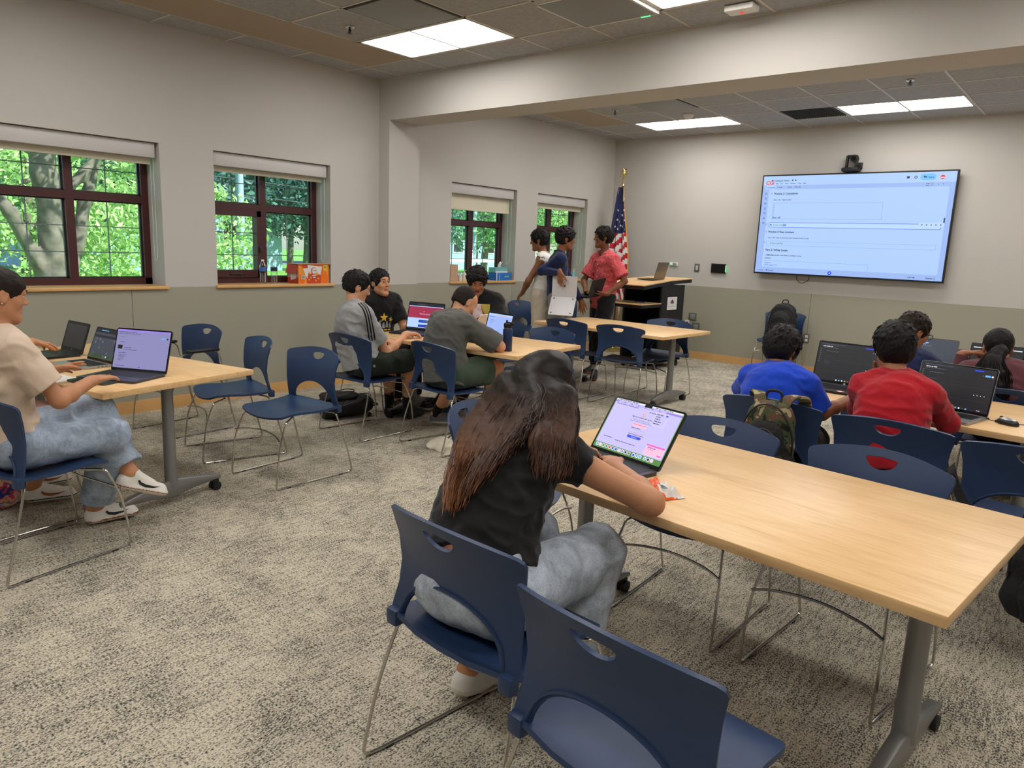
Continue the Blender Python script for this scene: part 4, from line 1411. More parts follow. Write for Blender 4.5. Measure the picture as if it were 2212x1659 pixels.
# 4 person in charcoal tee, shorts
t4, i4 = person(dict(chair=(2.454, -5.945, -6.7), label='person in dark grey tee and green shorts with cropped hair, seen from behind', pelvis=(2.45, -5.99, .555), neck=(2.395, -5.87, .955), hip_yaw=-8, sh_yaw=-4,
    head=(2.375, -5.735, 1.065), head_yaw=-14, head_pitch=-34, skin='skin_light', lip='lip_pink', hair='buzz', hair_mat='hair_buzz', vox=.006, slouch=.06, girth=1.03, seat=.452,
    armR=dict(w=(2.56, -5.53, .765), e=(2.745, -5.73, .765), d=(-.6, .8, -.05), curl=.6), armL=dict(w=(2.22, -5.53, .765), pole=(-1, 0, -.3), d=(.3, .95, 0), curl=.6),
    legR=dict(a=(2.34, -5.42, .23), k=(2.62, -5.62, .575), f=(.3, 1, -.2)), legL=dict(a=(1.98, -5.63, .105), k=(2.25, -5.64, .51), f=(.75, .6, 0)),
    shirt=dict(mat='tee_charcoal', sleeve=.92, g=.020, flare=.016, hem=-.09, name='tee_shirt', amp=.005), pants=dict(mat='shorts_green', g=.024, len=.78, name='shorts'),
    shoes=['shoe_grey', 'sole_grey'], sock=('sock_black', .10), seed=9, nape=-.035))

# 5 person with pink print tee
t5, i5 = person(dict(chair=(1.7, -4.62, 190), label='person in black tee with pink and yellow print, curly hair, bent over a white laptop', pelvis=(1.70, -4.68, .555), neck=(1.655, -4.80, 1.03), hip_yaw=-165, sh_yaw=-145,
    head=(1.665, -4.83, 1.170), head_yaw=-132, head_pitch=-26, skin='skin_mid', lip='lip_brown', hair='curly', hair_mat='hair_black', vox=.006, slouch=.05, seat=.452,
    armR=dict(w=(1.55, -5.10, .775), pole=(-.5, .3, -1), d=(.7, -.5, 0), curl=.5), armL=dict(w=(1.87, -5.02, .79), pole=(.7, .2, -.8), d=(-.1, -.95, -.05), curl=.5),
    legR=dict(a=(1.55, -5.15, .10), f=(0, -1, 0)), legL=dict(a=(1.80, -5.15, .10), f=(0, -1, 0)), shirt=dict(mat='tee_black', sleeve=.95, g=.020, flare=.014, name='tee_shirt', seed=3), pants=dict(mat='pants_black', g=.016),
    shoes=['shoe_black', 'sole_grey'], seed=12, fringe=.8))
mat('print_pink', (206, 74, 100), .7); mat('print_red', (156, 36, 66), .7); mat('print_white', (232, 214, 214), .7); mat('print_gold', (206, 192, 92), .7)
pat = [(rc(-.085, -.12, .17, .24), 0)]
wrap_patch(i5, pat, i5['neck'] - i5['up'] * .185, i5['Sr'][1], (0, 0, 1), ['print_pink'], 'print', i5['shirt'], off=.003)
pat = [([(.0, .12), (.085, .12), (.085, .0), (.03, .03)], 1), ([(-.085, .06), (-.04, .12), (.0, .12), (.02, .02), (-.06, -.03)], 2), ([(-.02, -.10), (.05, -.06), (.085, -.01), (.02, .045), (-.03, -.02)], 3), ([(-.085, -.12), (.085, -.12), (.085, -.085), (-.085, -.10)], 4)]
wrap_patch(i5, [(q, k - 1) for q, k in pat], i5['neck'] - i5['up'] * .185, i5['Sr'][1], (0, 0, 1), ['print_gold', 'print_white', 'print_red', 'print_red'], 'print', i5['shirt'], off=.0045)

# 6 person in white sleeveless top
t6, i6 = person(dict(label='standing person in white tank top and cream trousers reaching out an arm', pelvis=(.86, -2.80, .93), neck=(.84, -2.76, 1.40), hip_yaw=115, sh_yaw=118,
    head=(.775, -2.79, 1.580), head_yaw=118, head_pitch=-10, skin='skin_brown', lip='lip_brown', hair='thick', hair_mat='hair_black', vox=.007, sw=.16,
    armR=dict(w=(.62, -2.45, .95), pole=(.3, .5, -1), d=(-.2, 0, -1), pn=(.5, -.5, 0), curl=.5), armL=dict(w=(.60, -2.85, .945), e=(.80, -2.99, 1.105), d=(-.75, .1, -.55), pn=(0, .6, -1), curl=.7),
    legR=dict(a=(.70, -2.60, .09), f=(-.9, -.4, 0)), legL=dict(a=(.98, -2.95, .09), f=(-.9, -.4, 0)), shirt=dict(mat='tank_white', sleeve=0, g=.012, hem=-.08, neck=.02, name='tank_top'), pants=dict(mat='pants_cream', g=.03, len=1.97, cuff=.085),
    shoes=['shoe_white', 'sole_white'], seed=14, fringe=1.2, fringe_low=.008))

# 7 person in navy with the silver laptop
t7, i7 = person(dict(label='standing person in navy long-sleeved top and grey trousers dangling an open silver laptop', pelvis=(1.20, -2.93, .94), neck=(1.21, -2.96, 1.42), hip_yaw=-52, sh_yaw=-48,
    head=(1.265, -2.925, 1.610), head_yaw=-42, head_pitch=-8, skin='skin_brown', lip='lip_brown', hair='curly', hair_mat='hair_black', vox=.007, sw=.165, girth=.98,
    armR=dict(w=(1.395, -3.185, 1.235), e=(1.115, -3.16, 1.235), d=(.10, .02, -1), pn=(.0, 1, 0), curl=.25), armL=dict(w=(1.37, -2.70, .90), pole=(-.5, .3, -1), d=(.1, .1, -1), pn=(.3, -.6, 0), curl=.5),
    legR=dict(a=(1.22, -3.03, .09), f=(.8, .6, 0)), legL=dict(a=(1.10, -2.83, .09), f=(.8, .6, 0)), shirt=dict(mat='navy_knit', sleeve=1.93, g=.010, hem=-.07, name='long_sleeve_top'), pants=dict(mat='pants_grey', g=.025, len=1.97, cuff=.075),
    shoes=['shoe_white', 'sole_white'], seed=21, nape=-.070))
t_, i_ = t7, i7
m = MB(); P_ = lambda q: V(q) - V(i7['loc'])
nk, hd = i7['neck'], i7['head']; r_, f_, u_ = i7['Sr'][0], i7['Sr'][1], i7['up']
for s_ in (-1, 1):
    pts = [nk - f_ * .062 + u_ * .045, nk + r_ * s_ * .055 - f_ * .02 + u_ * .045, nk + r_ * s_ * .052 + f_ * .05 + u_ * .01, nk + r_ * s_ * .02 + f_ * .105 - u_ * .05]
    q = spline([P_(x) for x in pts], 5); vs = []; fs = []
    for x in q: vs += [x + V(u_) * .012, x + V(r_) * s_ * .016 - V(u_) * .030]
    fs = [(2 * k, 2 * k + 1, 2 * k + 3, 2 * k + 2) for k in range(len(q) - 1)]
    m.add(vs, fs, 0, True)
m.build('collar', 'navy_knit', t7)

# 8 person in pink shirt
t8, i8 = person(dict(label='standing person in pink patterned button shirt cradling a dark open laptop', pelvis=(1.45, -2.36, .93), neck=(1.455, -2.37, 1.43), hip_yaw=158, sh_yaw=160,
    head=(1.425, -2.40, 1.640), head_yaw=138, head_pitch=-2, skin='skin_deep', lip='lip_brown', hair='thick', hair_mat='hair_black', vox=.0065, sw=.165, girth=.92,
    armR=dict(w=(1.33, -2.55, 1.0), e=(1.20, -2.42, 1.13), d=(.8, -.3, -.2), pn=(0, .2, 1), curl=.35), armL=dict(w=(1.63, -2.56, 1.0), e=(1.77, -2.42, 1.15), d=(-.8, -.25, -.1), pn=(0, .2, 1), curl=.35, spread=.25),
    legR=dict(a=(1.36, -2.34, .09), f=(-.1, -1, 0)), legL=dict(a=(1.56, -2.62, .09), k=(1.55, -2.55, .50), f=(.5, -.85, 0)),
    shirt=dict(mat='shirt_pink', sleeve=.78, g=.020, flare=.020, hem=-.12, neck=.004, name='button_shirt', amp=.005), pants=dict(mat='pants_black', g=.03, len=1.82, cuff=.06),
    shoes=['shoe_black', 'sole_line'], sock=('sock_white', .14), shoe_style=1, seed=25, fringe=1.0, fringe_low=-.012))
bv = BVHTree.FromObject(i8['shirt'], bpy.context.evaluated_depsgraph_get()); f_ = i8['Sr'][1]; L8 = V(i8['loc'])
for k in range(6):
    c = i8['neck'] - i8['up'] * (.10 + .075 * k); hit = bv.ray_cast(V(c + f_ * .3) - L8, V(-f_))
    if hit[0]:
        m = MB().tube([hit[0], hit[0] + V(f_) * .004], .006, 10); m.build('button', 'white_matte', t8)
m = MB(); r_, u_, nk = i8['Sr'][0], i8['up'], i8['neck']; P_ = lambda q: V(q) - L8
for s_ in (-1, 1):
    pts = [nk - f_ * .062 + u_ * .06, nk + r_ * s_ * .058 - f_ * .02 + u_ * .055, nk + r_ * s_ * .056 + f_ * .05 + u_ * .012, nk + r_ * s_ * .022 + f_ * .10 - u_ * .055]
    q = spline([P_(x) for x in pts], 5); vs = []
    for k, x in enumerate(q):
        w = .03 + .035 * (k / len(q)); vs += [x + V(u_) * .012, x + V(r_) * s_ * w - V(u_) * .022 + V(f_) * .012]
    m.add(vs, [(2 * k, 2 * k + 1, 2 * k + 3, 2 * k + 2) for k in range(len(q) - 1)], 0, True)
m.build('collar', 'shirt_pink', t8)
m = MB()   # shirt pocket
pc = i8['neck'] - i8['up'] * .17 - r_ * .075
wrap_patch(i8, [(rc(-.045, -.06, .09, .10), 0)], pc, f_, (0, 0, 1), ['shirt_pink'], 'pocket', i8['shirt'], off=.004)

# 9 person in blue tee
t9, i9 = person(dict(chair=(4.926, -5.942, -1.2), label='person in bright blue tee seen from behind at the right table', pelvis=(4.91, -6.00, .555), neck=(4.865, -5.885, .885), hip_yaw=0, sh_yaw=-6,
    head=(4.835, -5.80, 1.000), head_yaw=-4, head_pitch=-30, skin='skin_brown', lip='lip_brown', hair='short', vol=.008, hair_mat='hair_black', vox=.0055, slouch=.07, seat=.452, sw=.155, girth=.95,
    armR=dict(w=(5.20, -5.56, .775), e=(5.10, -5.86, .70), d=(.3, .9, 0), curl=.8), armL=dict(w=(4.78, -5.52, .765), pole=(-1, 0, -.5), d=(.3, .95, 0), curl=.5),
    legR=dict(a=(5.02, -5.60, .10)), legL=dict(a=(4.82, -5.60, .10)), shirt=dict(mat='tee_blue', sleeve=.85, g=.014, flare=.012, hem=-.06, name='tee_shirt', amp=.004), pants=dict(mat='pants_black', g=.014),
    shoes=['shoe_black', 'sole_grey'], seed=31, nape=-.085))

# 10 person in red top
t10, i10 = person(dict(chair=(5.501, -5.991, -2.1), label='person in red long-sleeved top with glasses and a thin dark necklace cord', pelvis=(5.50, -6.05, .555), neck=(5.44, -5.92, .93), hip_yaw=-2, sh_yaw=0,
    head=(5.395, -5.845, 1.080), head_yaw=28, head_pitch=-12, skin='skin_mid', lip='lip_brown', hair='short', vol=.009, hair_mat='hair_black', vox=.0055, slouch=.07, seat=.452, sw=.145, girth=.92,
    armR=dict(w=(5.60, -5.52, .77), e=(5.665, -5.79, .745), d=(-.1, .95, 0), curl=.5), armL=dict(w=(5.345, -5.70, .90), e=(5.265, -5.82, .74), d=(.1, -.2, .9), pn=(.2, -.8, .2), curl=1.1),
    legR=dict(a=(5.60, -5.65, .10)), legL=dict(a=(5.42, -5.65, .10)), shirt=dict(mat='red_knit', sleeve=1.9, g=.012, hem=-.04, name='long_sleeve_top', amp=.005), pants=dict(mat='pants_black', g=.014),
    shoes=['shoe_black', 'sole_grey'], glasses=True, seed=33, nape=-.080))
nk = i10['neck']; L10 = V(i10['loc']); r_, f_, u_ = i10['Sr'][0], i10['Sr'][1], i10['up']
m = MB().tube([V(nk + u_ * .035 + (r_ * math.cos(a) * .066 + f_ * math.sin(a) * .066) + u_ * (.012 * -math.sin(a))) - L10 for a in [2 * PI * i / 20 for i in range(21)]], .0022, 5)
m.build('necklace_cord', 'black_rubber', t10)

# 11 person in navy with glasses
t11, i11 = person(dict(chair=(5.12, -4.45, 0), label='person in navy top with dark-rimmed glasses behind the red top', pelvis=(5.14, -4.50, .555), neck=(5.145, -4.46, .91), hip_yaw=-4, sh_yaw=-8,
    head=(5.195, -4.395, 1.050), head_yaw=-42, head_pitch=-22, skin='skin_mid', lip='lip_brown', hair='short', hair_mat='hair_dark_brown', vox=.006, slouch=.06, seat=.452,
    armR=dict(w=(5.32, -4.10, .77), pole=(1, 0, -.5), d=(-.1, .95, 0)), armL=dict(w=(5.0, -4.08, .77), pole=(-1, 0, -.5), d=(.1, .95, 0)),
    legR=dict(a=(5.24, -4.1, .10)), legL=dict(a=(5.04, -4.1, .10)), shirt=dict(mat='navy_knit', sleeve=.95, g=.012, name='tee_shirt'), pants=dict(mat='pants_black', g=.014),
    shoes=['shoe_black', 'sole_grey'], glasses=True, seed=36, nape=-.085))

# 12 person in maroon with ponytail
t12, i12 = person(dict(chair=(5.78, -4.5, 2), label='person in maroon top with a long black ponytail, chin resting near one raised hand', pelvis=(5.78, -4.54, .555), neck=(5.715, -4.455, .88), hip_yaw=2, sh_yaw=0,
    head=(5.67, -4.375, .995), head_yaw=14, head_pitch=-18, skin='skin_mid', lip='lip_brown', hair='pony', hair_mat='hair_black', vox=.006, slouch=.06, seat=.452, sw=.175,
    armR=dict(w=(5.95, -4.10, .77), pole=(1, 0, -.5), d=(-.2, .95, 0)), armL=dict(w=(5.475, -4.24, .925), e=(5.45, -4.30, .765), d=(.8, .3, .15), pn=(.2, -.3, -1), curl=.9),
    legR=dict(a=(5.88, -4.15, .10)), legL=dict(a=(5.68, -4.15, .10)), shirt=dict(mat='maroon_knit', sleeve=1.9, g=.014, name='long_sleeve_top', amp=.005), pants=dict(mat='pants_black', g=.014),
    shoes=['shoe_black', 'sole_grey'], glasses=True, seed=38))
Hp = i12['Hp']; L12 = V(i12['loc'])
g = []
for k in range(7):
    a = -1 + k / 3; t0 = np.asarray(Hp(.014 * a, -.106, -.018))
    g.append([t0, t0 + A3(.02 * a, -.035, -.015), A3(5.672 + .050 * a, -4.575, .945), A3(5.688 + .080 * a, -4.640 + .02 * a * a, .875), A3(5.700 + .088 * a, -4.672 + .02 * a * a, .80), A3(5.712 + .070 * a, -4.685 + .01 * a * a, .725), A3(5.722 + .03 * a, -4.685, .66)])
for k in range(0):
    a = -.9 + 1.8 * k / 6
    g.append([np.asarray(Hp(.012 * math.sin(a), -.104, -.020)), np.asarray(Hp(.02 * math.sin(a) + .004, -.132, -.045)), np.asarray(Hp(.045 * math.sin(a), -.138, -.10)), np.asarray(Hp(.060 * math.sin(a) + .01, -.115, -.17)) , np.asarray(Hp(.064 * math.sin(a) + .018, -.10, -.24)) - A3(0, .0, 0), np.asarray(Hp(.055 * math.sin(a) + .03, -.085, -.31)), np.asarray(Hp(.035 * math.sin(a) + .035, -.08, -.36))])
g2 = [[p_ - A3(*L12) for p_ in q] for q in g]
strands([[V(p_) for p_ in spline([V(x) for x in q], 3)] for q in g2], 900, .0022, 4, .010).build('ponytail', 'hair_black', t12)
m = Sdf(.006)
for q in g[1:6]:
    for a, b in zip(q[:-2], q[1:-1]): m.cap(a, b, .018, .016, k=.02)
m.mesh('ponytail_volume', 'hair_black', t12, i12['loc'], disp=wob(2, 160, .002))
MB().tube([V(Hp(.018 * math.cos(a), -.112, -.026 + .018 * math.sin(a))) - L12 for a in [2 * PI * i / 12 for i in range(13)]], .005, 6).build('hair_tie', 'black_rubber', t12)

# 13 person with long brown hair in front
def m_longhair():
    m = mat('hair_ombre', (40, 28, 22), .45, spec=.16); nt = m.node_tree; b = nt.nodes['Principled BSDF']
    co = nt.nodes.new('ShaderNodeTexCoord').outputs['Object']
    s = nt.nodes.new('ShaderNodeSeparateXYZ'); nt.links.new(co, s.inputs[0])
    n = nz(nt, mapping(nt, co, (1, 1, .12)), 120, 3, .7)
    ad = nt.nodes.new('ShaderNodeMath'); ad.operation = 'MULTIPLY_ADD'; nt.links.new(n.outputs[0], ad.inputs[0]); ad.inputs[1].default_value = -.26; nt.links.new(s.outputs[2], ad.inputs[2])
    mr = nt.nodes.new('ShaderNodeMapRange'); mr.inputs[1].default_value = .62; mr.inputs[2].default_value = .90
    ge = nt.nodes.new('ShaderNodeNewGeometry'); m2 = nt.nodes.new('ShaderNodeMath'); m2.operation = 'MULTIPLY_ADD'; nt.links.new(ge.outputs['Random Per Island'], m2.inputs[0]); m2.inputs[1].default_value = -.11; nt.links.new(ad.outputs[0], m2.inputs[2]); ad2 = nt.nodes.new('ShaderNodeMath'); ad2.operation = 'ADD'; ad2.inputs[1].default_value = .06; nt.links.new(m2.outputs[0], ad2.inputs[0]); nt.links.new(ad2.outputs[0], mr.inputs[0])
    r = ramp(nt, mr.outputs[0], [(0, (150, 96, 58)), (.40, (84, 54, 38)), (1, (27, 20, 18))])
    nt.links.new(r.outputs[0], b.inputs['Base Color'])
m_longhair()
t13, i13 = person(dict(chair=(4.985, -8.31, -4), label='person with long brown hair in black tee and pale jeans leaning over a dark laptop', pelvis=(4.955, -8.36, .56), neck=(4.84, -8.00, .925), hip_yaw=-6, sh_yaw=-14,
    head=(4.822, -7.93, 1.03), head_yaw=-12, head_pitch=-36, skin='skin_tan', lip='lip_pink', hair='long', hair_mat='hair_ombre', vox=.0052, slouch=.065, girth=1.08, sw=.165, seat=.452,
    armR=dict(w=(4.975, -7.705, .775), e=(5.245, -7.935, .775), d=(-.55, .75, .05), pn=(0, 0, -1), curl=.75), armL=dict(w=(4.735, -7.665, .775), e=(4.50, -7.80, .78), d=(.5, .85, .05), pn=(0, 0, -1), curl=.75),
    legR=dict(a=(5.02, -8.03, .10), k=(5.055, -7.915, .545), f=(.1, .9, 0)), legL=dict(a=(4.725, -8.14, .10), k=(4.80, -7.93, .54), f=(-.1, .9, -.3)),
    shirt=dict(mat='top_black', sleeve=.30, g=.008, flare=.004, hem=.055, name='tee_shirt', amp=.005, fs=34), pants=dict(mat='denim_pale', g=.024, len=1.93, cuff=.085, name='jeans', amp=.006),
    shoes=['shoe_white', 'sole_white'], seed=41, hair_vox=.006))
Hp = i13['Hp']; L13 = A3(*i13['loc']); up_ = i13['up']; Sr = i13['Sr']; nk = i13['neck']; pl = i13['pel']
CT = [[(4.722, -7.985, 1.075), (4.690, -8.00, 1.037), (4.653, -8.05, .960), (4.668, -8.13, .899), (4.725, -8.22, .845), (4.784, -8.30, .796), (4.860, -8.385, .768)],
      [(4.866, -8.06, 1.044), (4.888, -8.11, 1.00), (4.898, -8.15, .963), (4.915, -8.21, .935), (4.932, -8.275, .909), (4.938, -8.345, .862), (4.939, -8.395, .801)],
      [(4.910, -8.06, 1.051), (4.935, -8.10, 1.02), (4.959, -8.14, .999), (4.975, -8.18, .975), (4.983, -8.21, .960), (4.986, -8.25, .921), (4.980, -8.29, .893)],
      [(4.930, -8.05, 1.038), (4.952, -8.08, 1.01), (4.971, -8.11, .984), (5.000, -8.16, .966), (5.020, -8.20, .945), (5.040, -8.23, .908), (5.062, -8.262, .859)],
      [(4.945, -7.955, 1.055), (4.968, -7.98, 1.025), (4.993, -8.005, .998), (5.018, -8.04, .968), (5.042, -8.075, .940), (5.070, -8.115, .905), (5.082, -8.15, .871)]]
CT = [[A3(*q) for q in c] for c in CT]
sk = [(-.086, .02, .03), (-.045, -.112, .03), (-.004, -.122, .02), (.03, -.118, .02), (.090, .0, .02)]
sk = [A3(*q) for q in sk]; HC = A3(*i13['head'])
def guide(a):          # a in 0..4
    i = min(3, int(a)); u = a - i
    c = [CT[i][j] * (1 - u) + CT[i + 1][j] * u for j in range(7)]
    s1 = sk[i] * (1 - u) + sk[i + 1] * u; s1 = s1 / np.linalg.norm(s1 / A3(.076, .103, .092))
    up1 = s1 * .72 + A3(0, -.01, .085); up1 = up1 / np.linalg.norm(up1 / A3(.080, .103, .112))
    pts = [Hp(s1[0] * .15, -.015, .116), Hp(*up1), Hp(*s1)] + c
    g = [np.asarray(x) for x in spline([V(x) for x in pts], 3)]
    fr = 1 - .42 * max(0, (a - .55) / 1.7) if a < 2.5 else .90 + .10 * (a - 2.75)
    n_ = len(g); q = [i * fr for i in range(n_)]
    return [g[int(x)] * (1 - (x - int(x))) + g[min(n_ - 1, int(x) + 1)] * (x - int(x)) for x in q]
gA = [guide(2.25 * k / 15) for k in range(16)]; gB = [guide(2.75 + 1.25 * k / 9) for k in range(10)]
S_ = Sdf(.0055)
for gd in (gA, gB):
    for i in range(len(gd) - 1):
        for u in (0, .5):
            g = [gd[i][j] * (1 - u) + gd[i + 1][j] * u for j in range(len(gd[i]))]; n_ = len(g)
            stop = n_ - 4 - int(3.9 * abs(math.sin(i * 2.1 + u * 3)))
            for j in range(0, stop): S_.cap(g[j], g[j + 1], .021 - .012 * (j / n_) ** 2, .021 - .012 * ((j + 1) / n_) ** 2, k=.022)
S_.mesh('hair_volume', 'hair_ombre', t13, i13['loc'], disp=wob(5, 140, .0008), smooth=2)
core = [HC] * 9 + [nk + A3(.03, -.06, .02)] * 99
def outw(g): return [V(x + nrm(x - core[j]) * (.0245 - .014 * j / len(g)) - L13) for j, x in enumerate(g)]
strands([outw(g) for g in gA], 3000, .0019, 11, .0068).build('hair_locks', 'hair_ombre', t13)
strands([outw(g) for g in gB], 1200, .0019, 12, .0060).build('hair_locks', 'hair_ombre', t13)
mat('hair_highlight', (60, 43, 34), .45, spec=.3)
strands([outw(g) for g in gA + gB[3:]], 420, .0016, 13, .0095).build('hair_highlights', 'hair_highlight', t13)

# 14 person beyond the left edge of the photo: a hand and one sneaker show
t14, i14 = person(dict(label='person beyond the left photo edge, only a hand and black and white sneaker showing', pelvis=(1.93, -8.80, .555), neck=(1.88, -8.74, 1.0), hip_yaw=10, sh_yaw=14,
    head=(1.86, -8.72, 1.19), head_yaw=20, head_pitch=-20, skin='skin_tan', lip='lip_pink', hair='thick', hair_mat='hair_dark_brown', vox=.007, slouch=.04, seat=.452,
    armR=dict(w=(1.95, -8.42, .70), pole=(.5, 0, -1), d=(-.5, .8, .1)), armL=dict(w=(1.335, -8.325, .835), e=(1.60, -8.52, .80), d=(-.3, .8, -.2), pn=(.1, -.2, -1), curl=.5),
    legR=dict(a=(1.80, -8.52, .10), k=(2.03, -8.42, .52), f=(.25, .9, 0)), legL=dict(a=(1.55, -8.45, .10), f=(0, 1, 0)), shirt=dict(mat='tank_white', sleeve=.7, g=.014, name='tee_shirt'), pants=dict(mat='cloth_pink', g=.02, len=1.7, cuff=.07),
    shoes=['shoe_white', 'sole_white', 'shoe_black'], swoosh='sole_line', seed=44))
# ---------------------------------------------------------------- laptops and screens
def kb(P, x0, y0, x1, y1, rows=5, cols=14, m='key_black', lay=2):
    w = (x1 - x0) / cols; h = (y1 - y0) / rows
    for r in range(rows):
        if r == 0:
            P.rect(x0, y0, w * 3.6, h * .82, m, lay, .001); P.rect(x0 + w * 3.8, y0, w * 5.2, h * .82, m, lay, .001); P.rect(x0 + w * 9.2, y0, w * 4.8, h * .82, m, lay, .001); continue
        for c in range(cols): P.rect(x0 + c * w, y0 + r * h, w * .86, h * .82, m, lay, .001)

def laptop(label, loc, rz, w=.345, d=.24, ang=112, body='alu_dark', bezel='screen_black', screen=None, keys='key_black', deck=None, pitch=0, group=None, th=.014, bz=.008, chin=.018, hole=False, M0=None, name='laptop'):
    """origin at hinge centre on the table, user on the -y side, lid opens by ang degrees"""
    t = thing(name, label, 'laptop', loc, rz, group)
    if M0 is not None: t.matrix_world = M0
    m = MB(); m.prism(rrect(w, d, .012, 4, 0, -d / 2), th * .86, z=.0016)
    for sx in (-1, 1):
        for yy in (-.02, -d + .02): m.cyl((sx * (w / 2 - .025), yy, 0), (sx * (w / 2 - .025), yy, .002), .006, 10, 1)
    base = m.build('base', [body, 'black_rubber'], t, sharp=False)
    top = th * .86 + .0016
    P = Panel(frame_m((-w / 2, -d, top), (1, 0, 0), (0, 1, 0)), w, d)
    P.rect(w * .055, d * .42, w * .89, d * .50, deck or keys, 1, .003)
    kb(P, w * .065, d * .44, w * .935, d * .90, m=keys)
    P.build('keyboard', base)
    P = Panel(frame_m((-w / 2, -d, top), (1, 0, 0), (0, 1, 0)), w, d); P.rect(w * .33, d * .05, w * .34, d * .32, body, 1, .004); P.build('touchpad', base)
    m = MB()
    for k in range(3): m.rbox((w / 2 - .0002, -.035 - .022 * k, top * .55), (.001, .012, .004), .0004, 1)
    m.build('port', 'black_plastic', base)
    a = math.radians(ang); yv = V((0, -math.cos(a), math.sin(a))); L = d * .985; lt = .006
    O = V((0, .002, top * .75))
    Ml = frame_m(O, (1, 0, 0), yv)       # z of this frame faces the user
    m = MB(); m.prism(rrect(w, L, .012, 4, 0, L / 2), lt, z=-lt, M=Ml); lid = m.build('lid', body, t, sharp=False)
    Mp = frame_m(O + (Ml.to_3x3() @ V((-w / 2, 0, 0))), (1, 0, 0), yv)
    P = Panel(Mp, w, L); P.rect(.001, .001, w - .002, L - .002, bezel, 1, .011); P.build('bezel', lid)
    if screen:
        sw, sh = w - 2 * bz, L - bz - chin
        Ms = frame_m(O + (Ml.to_3x3() @ V((-w / 2 + bz, chin, .0006))), (1, 0, 0), yv)
        P = Panel(Ms, sw, sh); P.z = .00015; screen(P, sw, sh); P.build('screen', lid)
    m = MB(); m.cyl((-w * .38, .002, top * .8), (w * .38, .002, top * .8), .0052, 10); m.build('hinge', 'black_plastic', t)
    return t, lid, base, Ml, L

for n, c, s_ in (('ui_lilac', (190, 182, 232), 1.0), ('ui_lilac_dim', (140, 138, 186), .85), ('ui_line', (150, 142, 196), .9), ('ui_purple', (150, 128, 226), .9), ('ui_text', (70, 64, 110), .5), ('ui_blue', (22, 62, 220), 1.0), ('ui_pink', (224, 92, 196), 1.0), ('ui_rose', (236, 182, 210), 1.0),
                 ('ui_green', (78, 134, 60), .9), ('ui_white', (232, 232, 240), 1.0), ('ui_red', (216, 46, 52), 1.0), ('ui_ltblue', (170, 198, 240), 1.0), ('ui_crimson', (158, 40, 74), .9), ('ui_navy', (18, 24, 40), .8), ('ui_ink', (24, 27, 36), .5), ('ui_ink2', (38, 42, 54), .7),
                 ('ui_grey', (104, 108, 122), .7), ('ui_sky', (90, 170, 235), 1.0), ('ui_orange', (240, 150, 60), 1.0), ('ui_slate', (62, 70, 84), .7), ('ui_leaf', (60, 88, 60), .6), ('tv_bg', (168, 198, 244), .95), ('tv_bar', (150, 178, 232), .95), ('tv_cell', (178, 206, 248), .98), ('tv_line', (120, 146, 206), .9),
                 ('tv_text', (52, 66, 104), .5), ('tv_blue', (70, 110, 214), 1.0), ('tv_green', (70, 130, 110), .6), ('tv_sel', (110, 170, 236), 1.0), ('tv_share', (104, 178, 246), 1.05), ('tv_logo', (232, 90, 70), 1.0), ('tv_bluedot', (20, 80, 240), 1.0), ('ui_screenblue', (150, 172, 232), 1.0)):
    emitm(n, c, s_)

def words(P, x, y, n, size, m, lay=2, seed=0):
    """unreadably small running text as short bars"""
    r = random.Random(seed); e = x
    for _ in range(n):
        w = size * r.uniform(.8, 3.2); P.rect(e, y, w, size * .62, m, lay); e += w + size * .5

